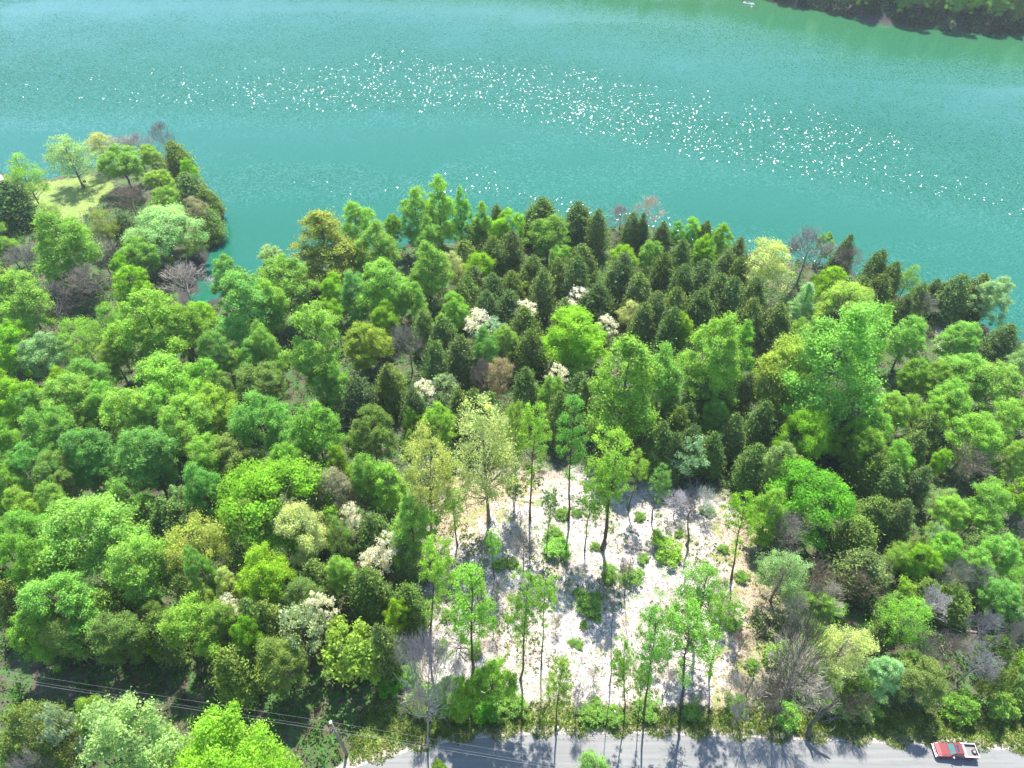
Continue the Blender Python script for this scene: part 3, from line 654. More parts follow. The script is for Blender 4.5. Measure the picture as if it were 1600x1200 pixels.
('R', 4, [0.265, 0.49, 0.089], -25.86, 116.61, -6.25, 1.227, 0.889, 1.11, 0, 'rounded green crown with smooth bright top near the lake'),
('R', 1, [0.247, 0.455, 0.09], -20.55, 114.3, -6.28, 0.725, 0.722, 0.99, 0, 'mid-sized fresh green rounded tree right of the star-shaped lime tree'),
('T', 2, [0.249, 0.436, 0.078], -17.9, 123.54, -6.39, 1.237, 0.727, 5.54, 0, 'mid-sized fresh green tall oval tree right of the rounded green tree near the lake'),
('S', 2, [0.436, 0.495, 0.22], -13.13, 129.18, -6.98, 0.665, 0.688, 4.74, 0, 'mid-sized cream-green airy tree left of the lime lakeside tree'),
('R', 3, [0.252, 0.453, 0.032], -7.46, 127.31, -7.31, 0.867, 0.667, 0.03, 0, 'mid-sized vivid lime rounded tree on the road side of the lime lakeside tree'),
('R', 0, [0.219, 0.423, 0.036], -36.79, 109.45, -6.36, 0.683, 0.667, 1.21, 0, 'mid-sized vivid lime rounded tree left of the golden rounded tree in mid wood'),
('R', 2, [0.25, 0.446, 0.036], -25.57, 109.78, -6.03, 0.713, 0.611, 4.07, 0, 'star-shaped vivid lime tree below the lakeside greens'),
('R', 4, [0.294, 0.401, 0.061], -27.98, 100.54, -5.29, 1.012, 0.667, 4.99, 0, 'golden olive rounded tree between pale green and grey trees'),
('B', 0, [0.249, 0.243, 0.193], -19.64, 100.13, -4.97, 0.836, 0.846, 3.1, 0, 'mid-sized bare grey tree on the road side of the star-shaped lime tree'),
('C', 0, [0.097, 0.156, 0.054], -26.98, 86.48, -3.69, 1.564, 1.0, 1.2, 0, 'mid-sized grey-green cedar on the road side of the golden rounded tree in mid wood'),
('R', 1, [0.251, 0.473, 0.072], -11.83, 110.39, -5.27, 0.737, 0.667, 5.47, 0, 'mid-sized fresh green rounded tree on the lake side of the emerald oval among the cedars'),
('T', 0, [0.171, 0.367, 0.078], -5.09, 97.03, -3.74, 0.74, 0.591, 0.36, 0, 'emerald oval tree rising among dark cedars in mid wood'),
('R', 3, [0.253, 0.418, 0.077], -1.42, 99.55, -3.61, 0.642, 0.611, 1.63, 0, 'mid-sized yellow-green rounded tree right of the emerald oval among the cedars'),
('S', 1, [0.383, 0.32, 0.205], -2.45, 89.83, -3.33, 0.605, 0.75, 2.8, 0, 'mid-sized tan budding airy tree on the road side of the emerald oval among the cedars'),
('B', 1, [0.239, 0.186, 0.175], -5.52, 88.65, -2.81, 0.48, 0.923, 1.51, 0, 'small bare brownish tree on the road side of the emerald oval among the cedars'),
('R', 0, [0.273, 0.51, 0.038], -1.2, 145.08, -7.51, 0.842, 0.667, 0.16, 0, 'vivid lime tree at lake edge between dark cedars'),
('C', 2, [0.119, 0.202, 0.043], 7.4, 151.6, -8.23, 2.261, 1.091, 5.19, 0, 'broad dark cedar whose top breaks the lake edge, midway'),
('C', 4, [0.143, 0.238, 0.065], -3.73, 151.47, -7.95, 1.175, 0.909, 1.89, 0, 'small dark green cedar left of the lime lakeside tree'),
('C', 1, [0.128, 0.219, 0.062], 16.09, 150.01, -8.29, 1.86, 1.091, 3.24, 0, 'mid-sized dark green cedar right of the yellow-lime tree behind the broad lakeside cedar'),
('C', 3, [0.148, 0.22, 0.054], 20.41, 145.43, -7.83, 1.517, 1.091, 3.08, 0, 'small dark green cedar right of the yellow-lime tree behind the broad lakeside cedar'),
('C', 0, [0.141, 0.226, 0.056], 28.67, 145.85, -7.73, 1.372, 1.0, 1.88, 0, 'small dark green cedar on the road side of the whitish bare tree on the shore'),
('C', 2, [0.116, 0.197, 0.057], 30.99, 145.33, -7.55, 0.836, 1.0, 3.71, 0, 'small dark green cedar on the lake side of the pyramid cedar beside white blossom'),
('R', 2, [0.221, 0.389, 0.069], 8.5, 140.95, -7.86, 1.111, 0.722, 3.21, 0, 'yellow-lime tree just road side of broad lakeside cedar'),
('B', 2, [0.564, 0.492, 0.37], 33.85, 153.79, -7.92, 0.902, 0.769, 5.06, 0, 'whitish bare tree seen against the water past the cedars'),
('B', 0, [0.284, 0.223, 0.211], 27.37, 154.6, -7.95, 0.799, 0.538, 2.39, 0, 'small bare brownish tree left of the whitish bare tree on the shore'),
('C', 4, [0.145, 0.222, 0.06], 35.6, 143.21, -7.43, 1.133, 0.909, 4.5, 0, 'small dark green cedar right of the black-green cedar with a lime tree behind'),
('R', 4, [0.202, 0.442, 0.114], 39.45, 145.08, -7.88, 0.557, 0.5, 3.75, 0, 'small deep green rounded tree left of the lime spire on the shore'),
('R', 1, [0.277, 0.522, 0.099], 42.92, 145.21, -7.83, 0.653, 0.556, 5.41, 0, 'small fresh green rounded tree left of the lime spire on the shore'),
('C', 1, [0.15, 0.228, 0.047], 46.18, 144.61, -8.1, 1.066, 0.909, 0.98, 0, 'small dark green cedar left of the lime spire on the shore'),
('T', 1, [0.258, 0.449, 0.027], 49.51, 141.96, -8.23, 0.63, 0.5, 4.14, 0, 'narrow lime spire tree at shore beside small cedar'),
('R', 3, [0.219, 0.427, 0.029], 43.94, 135.9, -7.81, 0.719, 0.611, 3.44, 0, 'mid-sized vivid lime rounded tree left of the lime spire on the shore'),
('C', 3, [0.157, 0.226, 0.049], 52.12, 136.64, -7.76, 1.25, 0.909, 0.54, 0, 'small dark green cedar on the road side of the lime spire on the shore'),
('C', 0, [0.15, 0.233, 0.066], 47.66, 129.71, -7.24, 1.417, 1.0, 4.49, 0, 'small dark green cedar left of the cream-yellow lakeside dome'),
('R', 0, [0.229, 0.428, 0.069], 11.47, 129.94, -6.53, 0.696, 0.611, 2.83, 0, 'mid-sized fresh green rounded tree on the lake side of the pyramid cedar beside white blossom'),
('R', 2, [0.268, 0.446, 0.038], 24.42, 129.0, -6.7, 0.812, 0.667, 1.19, 0, 'mid-sized vivid lime rounded tree on the lake side of the pyramid cedar beside white blossom'),
('C', 2, [0.106, 0.174, 0.051], 23.35, 122.23, -5.93, 1.818, 1.273, 5.49, 0, 'black-green dense cedar with bright lime leaves just behind it'),
('C', 4, [0.158, 0.238, 0.054], 15.33, 129.87, -6.77, 1.622, 1.091, 3.95, 0, 'mid-sized dark green cedar on the lake side of the pyramid cedar beside white blossom'),
('C', 1, [0.138, 0.229, 0.055], 13.79, 123.03, -5.98, 1.492, 1.182, 0.56, 0, 'mid-sized dark green cedar on the lake side of the white blossom beside the pyramid cedar'),
('C', 3, [0.133, 0.197, 0.044], 0.0, 137.8, -7.58, 1.545, 1.0, 4.41, 0, 'small dark green cedar on the road side of the lime lakeside tree'),
('C', 0, [0.139, 0.211, 0.047], -4.33, 135.62, -7.56, 1.603, 1.0, 0.55, 0, 'mid-sized dark green cedar on the road side of the lime lakeside tree'),
('C', 2, [0.162, 0.276, 0.046], -8.45, 144.44, -8.07, 1.598, 0.909, 2.91, 0, 'small olive cedar left of the lime lakeside tree'),
('C', 4, [0.18, 0.265, 0.054], -10.72, 135.73, -7.61, 1.463, 0.909, 2.74, 0, 'small olive cedar on the road side of the tallest pale green lakeside tree'),
('C', 1, [0.136, 0.212, 0.044], 4.65, 125.6, -6.83, 1.591, 1.091, 1.87, 0, 'mid-sized dark green cedar left of the white blossom beside the pyramid cedar'),
('C', 3, [0.153, 0.22, 0.055], 6.57, 118.53, -5.72, 1.531, 1.091, 1.32, 0, 'mid-sized dark green cedar on the lake side of the broad lime tree among the cedars'),
('C', 0, [0.161, 0.239, 0.051], 9.86, 125.57, -6.38, 1.385, 1.0, 2.31, 0, 'small dark green cedar on the lake side of the white blossom beside the pyramid cedar'),
('C', 2, [0.08, 0.138, 0.038], 17.6, 114.91, -5.31, 1.899, 1.0, 5.19, 0, 'broad pyramid cedar beside white blossom in cedar wood'),
('C', 4, [0.151, 0.226, 0.056], 26.19, 117.69, -5.83, 1.658, 1.091, 1.52, 0, 'mid-sized dark green cedar right of the pyramid cedar beside white blossom'),
('C', 1, [0.123, 0.191, 0.037], 33.05, 126.97, -7.08, 1.533, 1.091, 3.26, 0, 'mid-sized dark green cedar right of the black-green cedar with a lime tree behind'),
('C', 3, [0.131, 0.229, 0.054], 38.41, 134.23, -7.59, 1.449, 1.0, 3.4, 0, 'small dark green cedar right of the pyramid cedar beside white blossom'),
('C', 0, [0.115, 0.197, 0.05], 36.61, 122.36, -6.85, 1.567, 1.091, 1.09, 0, 'mid-sized dark green cedar on the road side of the lime spire on the shore'),
('C', 2, [0.115, 0.197, 0.056], 41.43, 124.66, -7.16, 1.587, 1.091, 5.64, 0, 'mid-sized dark green cedar left of the cream-yellow lakeside dome'),
('C', 4, [0.125, 0.195, 0.045], 43.24, 118.55, -6.38, 1.536, 1.091, 0.19, 0, 'mid-sized dark green cedar on the lake side of the golden tree of the right wood'),
('C', 1, [0.132, 0.202, 0.039], 49.8, 127.01, -7.06, 1.399, 1.0, 6.02, 0, 'small dark green cedar left of the grey-brown vase-shaped bare tree'),
('C', 3, [0.123, 0.204, 0.058], 45.21, 115.55, -6.19, 1.638, 1.182, 0.88, 0, 'mid-sized dark green cedar on the road side of the cream-yellow lakeside dome'),
('C', 0, [0.122, 0.196, 0.044], 50.4, 117.45, -6.55, 1.529, 1.091, 2.0, 0, 'mid-sized dark green cedar on the road side of the grey-brown vase-shaped bare tree'),
('C', 2, [0.153, 0.219, 0.051], 47.28, 108.49, -5.86, 1.515, 1.182, 0.28, 0, 'mid-sized dark green cedar right of the tall green column beside the broad green'),
('C', 4, [0.142, 0.208, 0.049], 51.67, 106.55, -5.62, 1.561, 1.182, 0.38, 0, 'mid-sized dark green cedar left of the giant dark-based green tree'),
('C', 1, [0.119, 0.202, 0.046], 38.39, 112.87, -6.01, 1.491, 1.091, 2.0, 0, 'mid-sized dark green cedar right of the broad tall green tree of the middle'),
('C', 3, [0.148, 0.224, 0.044], 33.03, 112.25, -5.21, 1.481, 1.091, 0.91, 0, 'mid-sized dark green cedar left of the tall green column beside the broad green'),
('C', 0, [0.159, 0.232, 0.062], 29.02, 110.95, -5.17, 1.471, 1.091, 1.11, 0, 'mid-sized dark green cedar right of the white blossom beside the pyramid cedar'),
('C', 2, [0.127, 0.225, 0.058], 31.14, 105.29, -4.46, 1.362, 1.091, 1.39, 0, 'mid-sized dark green cedar left of the small lime tree behind the twin poplars'),
('C', 4, [0.158, 0.233, 0.056], 26.18, 108.06, -4.69, 1.262, 1.0, 4.56, 0, 'small dark green cedar left of the small lime tree behind the twin poplars'),
('C', 1, [0.164, 0.238, 0.061], -8.15, 123.37, -6.89, 1.512, 1.0, 3.87, 0, 'mid-sized dark green cedar on the lake side of the emerald oval among the cedars'),
('C', 3, [0.136, 0.208, 0.043], -10.46, 116.09, -6.15, 1.455, 1.0, 2.88, 0, 'mid-sized dark green cedar right of the star-shaped lime tree'),
('C', 0, [0.11, 0.194, 0.05], -4.01, 120.2, -6.63, 1.555, 1.0, 2.68, 0, 'mid-sized dark green cedar on the road side of the broad dark cedar against the lake'),
('C', 2, [0.17, 0.246, 0.043], 0.0, 121.11, -6.51, 1.357, 1.0, 3.39, 0, 'small olive cedar on the road side of the lime lakeside tree'),
('C', 4, [0.124, 0.214, 0.062], -0.52, 114.88, -5.87, 1.384, 0.909, 4.76, 0, 'small dark green cedar on the lake side of the emerald oval among the cedars'),
('C', 1, [0.141, 0.235, 0.066], -5.15, 113.55, -5.72, 1.239, 1.0, 5.71, 0, 'small dark green cedar left of the white blossom beside the pyramid cedar'),
('C', 3, [0.138, 0.238, 0.05], -9.29, 118.78, -6.52, 1.477, 1.0, 0.52, 0, 'mid-sized dark green cedar right of the rounded green tree near the lake'),
('C', 0, [0.128, 0.194, 0.038], 2.43, 104.76, -4.33, 1.727, 1.091, 2.92, 0, 'mid-sized dark green cedar right of the emerald oval among the cedars'),
('C', 2, [0.137, 0.208, 0.041], 3.5, 97.82, -3.62, 1.421, 1.091, 4.53, 0, 'mid-sized dark green cedar left of the broad lime tree among the cedars'),
('C', 4, [0.143, 0.239, 0.055], -13.32, 103.21, -5.0, 1.412, 1.091, 4.65, 0, 'mid-sized dark green cedar left of the emerald oval among the cedars'),
('C', 1, [0.139, 0.205, 0.059], -9.28, 96.36, -3.91, 1.412, 1.091, 1.4, 0, 'mid-sized dark green cedar on the lake side of the little lime ball'),
('C', 3, [0.123, 0.213, 0.053], -13.81, 94.75, -4.04, 1.401, 1.091, 2.47, 0, 'mid-sized dark green cedar right of the golden rounded tree in mid wood'),
('C', 0, [0.194, 0.295, 0.067], -17.44, 107.1, -5.51, 1.261, 1.0, 5.09, 0, 'small olive cedar right of the star-shaped lime tree'),
('R', 4, [0.272, 0.507, 0.04], 12.34, 100.17, -4.44, 1.432, 0.778, 0.71, 0, 'broad lime tree filling gap among the cedars'),
('R', 1, [0.286, 0.424, 0.086], 3.02, 122.48, -6.24, 0.503, 0.389, 1.09, 0, 'small yellow-green rounded tree left of the white blossom beside the pyramid cedar'),
('S', 0, [0.488, 0.559, 0.23], 24.14, 112.74, -5.1, 0.644, 0.5, 3.73, 0, 'mid-sized cream-green airy tree right of the pyramid cedar beside white blossom'),
('R', 3, [0.267, 0.443, 0.032], 33.08, 104.78, -4.64, 0.558, 0.611, 4.87, 0, 'small lime tree on lake side of the tall twin greens'),
('D', 0, [0.8, 0.79, 0.72], 13.98, 117.44, -5.66, 1.276, 1.333, 3.7, 0, 'flat white blossoming tree beside the pyramid cedar'),
('D', 1, [0.8, 0.79, 0.72], 2.61, 113.55, -5.71, 1.055, 1.333, 5.11, 0, 'small white blossoming tiered tree right of the emerald oval among the cedars'),
('D', 0, [0.8, 0.79, 0.72], -6.58, 108.73, -4.92, 1.15, 1.5, 1.26, 0, 'small white blossoming tiered tree on the lake side of the emerald oval among the cedars'),
('D', 1, [0.338, 0.502, 0.321], -3.76, 106.06, -4.61, 1.263, 1.333, 3.49, 0, 'small pale mint tiered tree on the lake side of the emerald oval among the cedars'),
('D', 0, [0.8, 0.79, 0.72], 8.07, 92.13, -3.21, 0.757, 1.333, 3.47, 0, 'small white blossoming tiered tree on the lake side of the two-tone tree inside the clearing'),
('D', 1, [0.8, 0.79, 0.72], -15.6, 87.04, -3.2, 0.845, 1.5, 5.56, 0, 'small white blossoming tiered tree on the lake side of the little lime ball'),
('D', 0, [0.294, 0.413, 0.2], -12.32, 87.87, -3.23, 1.133, 1.5, 4.43, 0, 'small pale mint tiered tree on the lake side of the little lime ball'),
('D', 1, [0.8, 0.79, 0.72], 19.05, 108.34, -5.21, 0.833, 1.333, 1.52, 0, 'small white blossoming tiered tree left of the broad tall green tree of the middle'),
('D', 0, [0.286, 0.464, 0.256], 27.92, 70.01, -1.62, 1.092, 2.0, 1.77, 0, "pale mint tiered tree in shade at the clearing's back"),
('T', 2, [0.247, 0.427, 0.07], 17.63, 78.38, -1.32, 1.657, 1.091, 5.96, 0, "broad tall fresh green tree behind the clearing's back cedars"),
('T', 0, [0.24, 0.459, 0.09], 24.9, 84.0, -2.63, 1.107, 0.864, 5.66, 0, 'mid-sized fresh green tall oval tree right of the broad tall green tree of the middle'),
('T', 1, [0.266, 0.455, 0.077], 33.95, 86.45, -3.09, 1.35, 1.091, 6.24, 0, 'tall green column tree on right of the broad green one'),
('T', 2, [0.22, 0.447, 0.065], 39.63, 91.3, -3.71, 0.873, 0.864, 3.41, 0, 'mid-sized fresh green tall oval tree right of the tall green column beside the broad green'),
('S', 3, [0.489, 0.577, 0.219], 55.28, 125.23, -7.22, 1.343, 1.0, 2.57, 0, 'cream-yellow airy dome at the lake edge'),
('B', 1, [0.242, 0.242, 0.221], 66.28, 132.39, -7.82, 1.456, 1.077, 4.18, 0, 'grey-brown vase-shaped bare tree beside the cream-yellow dome'),
('R', 0, [0.252, 0.417, 0.028], 74.38, 141.38, -8.39, 0.452, 0.5, 2.98, 0, 'small vivid lime rounded tree right of the grey-brown vase-shaped bare tree'),
('C', 2, [0.131, 0.2, 0.047], 76.18, 135.45, -8.0, 1.091, 1.091, 3.65, 0, 'pointed dark cedar spire against the water by grey twigs'),
('B', 2, [0.265, 0.244, 0.184], 76.22, 132.66, -8.11, 0.791, 0.769, 6.16, 0, 'mid-sized bare grey tree on the road side of the pointed cedar on the shore'),
('C', 4, [0.127, 0.211, 0.058], 81.08, 129.34, -7.96, 1.415, 1.091, 1.85, 0, 'small dark green cedar right of the pointed cedar on the shore'),
('C', 1, [0.142, 0.23, 0.047], 83.25, 126.21, -7.79, 1.329, 1.0, 3.61, 0, 'small dark green cedar on the lake side of the giant dark-based green tree'),
('S', 2, [0.237, 0.417, 0.085], 88.23, 127.3, -8.46, 0.575, 0.625, 5.88, 0, 'small yellow-green airy tree right of the giant dark-based green tree'),
('C', 3, [0.176, 0.263, 0.053], 86.75, 119.72, -7.72, 1.157, 0.909, 1.9, 0, 'small olive cedar left of the rounded green tree by the dirt path end'),
('C', 0, [0.125, 0.196, 0.042], 92.43, 124.01, -8.81, 0.98, 0.818, 4.74, 0, 'small dark green cedar left of the pale green tree on the right point'),
('C', 2, [0.129, 0.22, 0.059], 94.92, 120.71, -8.28, 1.77, 1.091, 6.08, 0, 'mid-sized dark green cedar left of the pale green tree on the right point'),
('C', 4, [0.15, 0.214, 0.051], 100.18, 121.66, -8.78, 1.508, 1.091, 0.11, 0, 'mid-sized dark green cedar right of the giant dark-based green tree'),
('R', 2, [0.335, 0.505, 0.254], 101.2, 118.01, -8.31, 0.889, 0.722, 3.28, 0, 'pale mint green tree overhanging the lake on right point'),
('B', 0, [0.276, 0.278, 0.238], 87.33, 118.5, -7.75, 0.648, 0.615, 0.09, 0, 'small bare grey tree left of the rounded green tree by the dirt path end'),
('C', 1, [0.127, 0.192, 0.038], 78.35, 120.63, -7.91, 1.562, 1.091, 1.4, 0, 'mid-sized dark green cedar on the lake side of the giant dark-based green tree'),
('C', 3, [0.146, 0.212, 0.046], 74.33, 120.52, -7.81, 1.498, 1.0, 0.03, 0, 'mid-sized dark green cedar on the road side of the pointed cedar on the shore'),
('R', 4, [0.285, 0.493, 0.031], 69.19, 124.0, -7.99, 0.83, 0.611, 5.83, 0, 'mid-sized vivid lime rounded tree on the road side of the pointed cedar on the shore'),
('N', 1, [0.324, 0.479, 0.092], 66.85, 110.3, -6.82, 1.137, 1.0, 3.43, 0, 'large yellow-green knobbly tree on the lake side of the giant dark-based green tree'),
('T', 0, [0.248, 0.493, 0.094], 51.88, 82.25, -3.46, 1.97, 1.318, 2.23, 0, 'giant green tree with deep shade at its foot, right wood'),
('T', 1, [0.239, 0.451, 0.068], 66.3, 97.4, -5.56, 0.788, 0.909, 5.09, 0, 'mid-sized fresh green tall oval tree right of the giant dark-based green tree'),
('T', 2, [0.328, 0.542, 0.235], 59.7, 113.68, -6.42, 0.784, 0.591, 0.14, 0, 'mid-sized pale sage tall oval tree left of the giant dark-based green tree'),
('R', 1, [0.242, 0.475, 0.102], 76.3, 102.01, -6.38, 0.835, 0.778, 2.0, 0, 'mid-sized fresh green rounded tree left of the rounded green tree by the dirt path end'),
('R', 3, [0.247, 0.473, 0.099], 88.43, 104.33, -7.61, 0.938, 0.667, 0.05, 0, 'rounded green tree right of the small dirt gap by lake'),
('C', 0, [0.12, 0.205, 0.054], 99.99, 107.81, -8.01, 1.485, 0.818, 2.33, 0, 'mid-sized dark green cedar right of the rounded green tree by the dirt path end'),
('T', 0, [0.333, 0.456, 0.074], 47.61, 87.33, -3.73, 1.52, 0.773, 2.86, 0, 'large golden-yellow tree left of the giant green one'),
('S', 1, [0.182, 0.293, 0.073], 44.99, 86.6, -3.37, 0.707, 0.875, 3.61, 0, 'mid-sized olive airy tree on the road side of the golden tree of the right wood'),
('N', 0, [0.224, 0.438, 0.033], 47.54, 74.92, -2.53, 0.758, 0.867, 2.8, 0, 'rounded knobbly lime tree on road side of golden tree'),
('T', 1, [0.269, 0.468, 0.072], 55.77, 72.82, -2.78, 0.431, 0.455, 0.07, 0, 'small fresh green tall oval tree right of the vivid emerald-lime sprawling tree'),
('N', 1, [0.144, 0.376, 0.034], 44.44, 61.87, -1.71, 1.166, 0.867, 0.96, 0, 'vivid green sprawling tree with dark shade below it'),
('P', 0, [0.238, 0.451, 0.039], 31.77, 52.13, -0.08, 0.783, 0.944, -0.11, -0.12, "flat lime umbrella crown on crooked trunk at clearing's right rim"),
('T', 2, [0.256, 0.463, 0.064], 37.24, 58.85, -0.79, 0.693, 0.591, 1.41, 0, "mid-sized yellow-green tall oval tree right of the umbrella tree at the clearing's right rim"),
('R', 0, [0.265, 0.486, 0.101], 83.92, 93.93, -6.68, 1.009, 0.667, 5.16, 0, 'mid-sized fresh green rounded tree right of the giant dark-based green tree'),
('R', 2, [0.303, 0.489, 0.105], 87.74, 90.42, -6.7, 0.986, 0.722, 5.54, 0, 'mid-sized fresh green rounded tree right of the knobbly lime tree right of the golden tree'),
('R', 4, [0.238, 0.397, 0.058], 78.16, 92.38, -6.31, 0.727, 0.611, 3.84, 0, 'mid-sized yellow-green rounded tree right of the giant dark-based green tree'),
('R', 1, [0.244, 0.441, 0.062], 75.04, 94.37, -5.88, 0.584, 0.556, 2.92, 0, 'mid-sized yellow-green rounded tree left of the rounded green tree by the dirt path end'),
('R', 3, [0.262, 0.484, 0.087], 77.63, 85.97, -5.85, 0.841, 0.667, 3.98, 0, 'mid-sized fresh green rounded tree right of the vivid emerald-lime sprawling tree'),
('R', 0, [0.286, 0.492, 0.086], 82.96, 79.76, -5.4, 0.805, 0.722, 1.08, 0, 'mid-sized fresh green rounded tree right of the golden tree of the right wood'),
('R', 2, [0.262, 0.479, 0.072], 76.93, 76.24, -5.16, 1.012, 0.722, 1.2, 0, 'large yellow-green rounded tree on the road side of the giant dark-based green tree'),
('R', 4, [0.274, 0.481, 0.073], 72.88, 83.0, -5.54, 0.663, 0.611, 3.23, 0, 'mid-sized fresh green rounded tree on the road side of the giant dark-based green tree'),
('S', 0, [0.277, 0.478, 0.072], 69.44, 84.35, -4.97, 0.526, 0.625, 4.57, 0, 'mid-sized fresh green airy tree right of the knobbly lime tree right of the golden tree'),
('C', 2, [0.124, 0.203, 0.042], 71.22, 80.14, -5.06, 1.253, 0.909, 5.29, 0, 'mid-sized dark green cedar right of the knobbly lime tree right of the golden tree'),
('C', 4, [0.149, 0.221, 0.054], 66.81, 75.72, -4.53, 1.164, 0.909, 0.69, 0, 'mid-sized dark green cedar right of the vivid emerald-lime sprawling tree'),
('R', 1, [0.228, 0.459, 0.07], 61.45, 71.44, -3.57, 0.655, 0.611, 5.06, 0, "mid-sized fresh green rounded tree right of the umbrella tree at the clearing's right rim"),
('C', 1, [0.141, 0.233, 0.036], 57.76, 70.55, -2.85, 1.274, 0.818, 4.8, 0, 'mid-sized olive cedar right of the vivid emerald-lime sprawling tree'),
('C', 3, [0.134, 0.24, 0.055], 59.63, 67.97, -2.98, 1.154, 0.818, 6.13, 0, 'mid-sized dark green cedar on the road side of the golden tree of the right wood'),
('C', 0, [0.121, 0.202, 0.058], 64.86, 68.41, -3.7, 1.061, 0.818, 5.79, 0, 'small dark green cedar right of the vivid emerald-lime sprawling tree'),
('C', 2, [0.137, 0.209, 0.057], 58.62, 61.34, -2.61, 1.054, 0.818, 2.23, 0, 'mid-sized dark green cedar right of the big dark-trunked dead tree'),
('C', 4, [0.141, 0.233, 0.047], 55.59, 62.41, -2.6, 1.164, 0.727, 6.06, 0, 'mid-sized olive cedar on the lake side of the round dark cedar of the right thicket'),
('C', 1, [0.159, 0.261, 0.047], 50.98, 58.08, -2.0, 1.407, 0.727, 3.81, 0, 'mid-sized olive cedar on the road side of the vivid emerald-lime sprawling tree'),
('C', 3, [0.131, 0.19, 0.054], 49.01, 51.37, -1.62, 1.687, 0.818, 0.2, 0, 'round dark cedar shrub in the right thicket'),
('B', 1, [0.202, 0.176, 0.121], 74.42, 71.61, -4.82, 1.008, 0.769, 4.83, 0, 'mid-sized bare brownish tree right of the vivid emerald-lime sprawling tree'),
('R', 3, [0.286, 0.512, 0.045], 70.14, 72.66, -4.67, 0.335, 0.5, 1.43, 0, 'small vivid lime rounded tree right of the vivid emerald-lime sprawling tree'),
('R', 0, [0.234, 0.436, 0.077], 71.47, 62.12, -2.97, 0.859, 0.611, 1.24, 0, 'mid-sized fresh green rounded tree right of the round dark cedar of the right thicket'),
('R', 2, [0.304, 0.517, 0.086], 66.52, 61.67, -3.01, 0.618, 0.5, 1.42, 0, 'mid-sized fresh green rounded tree right of the big dark-trunked dead tree'),
('R', 4, [0.24, 0.446, 0.035], 57.51, 52.7, -1.79, 0.557, 0.5, 4.87, 0, 'mid-sized vivid lime rounded tree right of the round dark cedar of the right thicket'),
('R', 1, [0.259, 0.521, 0.083], 62.45, 55.07, -2.19, 0.529, 0.5, 2.39, 0, 'mid-sized fresh green rounded tree right of the whitish twiggy tree'),
('S', 3, [0.296, 0.488, 0.09], 55.14, 54.05, -2.01, 0.43, 0.5, 5.21, 0, 'mid-sized yellow-green airy tree right of the round dark cedar of the right thicket'),
('R', 3, [0.25, 0.466, 0.093], 65.3, 52.2, -1.93, 0.575, 0.5, 4.02, 0, 'mid-sized fresh green rounded tree right of the pale cream tree of the right thicket'),
('R', 0, [0.275, 0.526, 0.112], 69.54, 53.92, -2.24, 0.58, 0.556, 3.06, 0, 'mid-sized fresh green rounded tree some way right of the vivid emerald-lime sprawling tree'),
('R', 2, [0.219, 0.446, 0.106], 66.3, 47.22, -1.84, 0.554, 0.5, 5.37, 0, 'mid-sized deep green rounded tree right of the round dark cedar of the right thicket'),
('S', 2, [0.298, 0.459, 0.197], 36.5, 48.74, -0.08, 0.761, 0.75, 5.15, 0, 'mid-sized pale sage airy tree on the lake side of the big dark-trunked dead tree'),
('B', 2, [0.237, 0.185, 0.124], 41.21, 49.23, -0.61, 0.619, 0.692, 2.2, 0, 'mid-sized bare brownish tree right of the big dark-trunked dead tree'),
('B', 0, [0.281, 0.248, 0.225], 39.32, 56.13, -0.73, 0.648, 0.769, 5.33, 0, "mid-sized bare grey tree right of the umbrella tree at the clearing's right rim"),
('S', 1, [0.509, 0.586, 0.232], 40.59, 38.09, -0.42, 0.763, 0.812, 2.44, 0, 'pale cream-green feathery tree in thicket above the roadside'),
('S', 0, [0.27, 0.512, 0.081], 50.22, 42.04, -0.76, 0.722, 0.812, 1.54, 0, 'mid-sized fresh green airy tree right of the pale cream tree of the right thicket'),
('R', 4, [0.263, 0.442, 0.086], 41.39, 45.85, -0.47, 0.457, 0.389, 1.54, 0, 'mid-sized fresh green rounded tree on the lake side of the whitish twiggy tree'),
('R', 1, [0.236, 0.319, 0.093], 49.78, 34.98, -0.15, 0.658, 0.556, 1.4, 0, 'mid-sized olive rounded tree right of the pale cream tree of the right thicket'),
('R', 3, [0.346, 0.564, 0.292], 45.83, 35.95, -0.12, 0.5, 0.5, 2.01, 0, 'mid-sized pale sage rounded tree right of the whitish twiggy tree'),
('B', 1, [0.266, 0.277, 0.268], 58.04, 37.44, -0.59, 0.659, 0.692, 5.81, 0, 'mid-sized bare grey tree right of the pale cream tree of the right thicket'),
('B', 2, [0.142, 0.124, 0.093], 32.15, 31.61, -0.01, 0.596, 2.154, -0.32, -0.12, "tall dead tree with dark trunk, rising at clearing's lower right"),
('B', 0, [0.554, 0.487, 0.393], 33.12, 34.03, -0.16, 0.913, 1.154, 2.16, 0, 'whitish twiggy bare tree beside the big dead trunk'),
('P', 3, [0.254, 0.483, 0.077], -5.1, 37.98, -0.08, 1.081, 1.207, 0.44, 0.022, "wide green crown on straight trunk in clearing's lower left"),
('P', 2, [0.243, 0.426, 0.074], 1.08, 37.68, -0.15, 0.727, 1.273, -0.04, 0.008, 'green oval crown on dark trunk, mid lower clearing'),
('P', 1, [0.3, 0.512, 0.103], 3.89, 39.51, -0.11, 0.489, 1.119, -0.58, -0.002, 'mid-sized fresh green slim-trunked tree right of the middle green crown in the clearing'),
('P', 0, [0.299, 0.505, 0.073], -11.05, 42.2, -0.27, 0.856, 1.195, -0.33, 0.12, "thin green crown on slim trunk at clearing's left side"),
('P', 3, [0.224, 0.433, 0.102], 16.45, 32.96, 0.04, 0.775, 1.273, 0.47, -0.089, 'cool green airy crown on crooked trunk in lower clearing'),
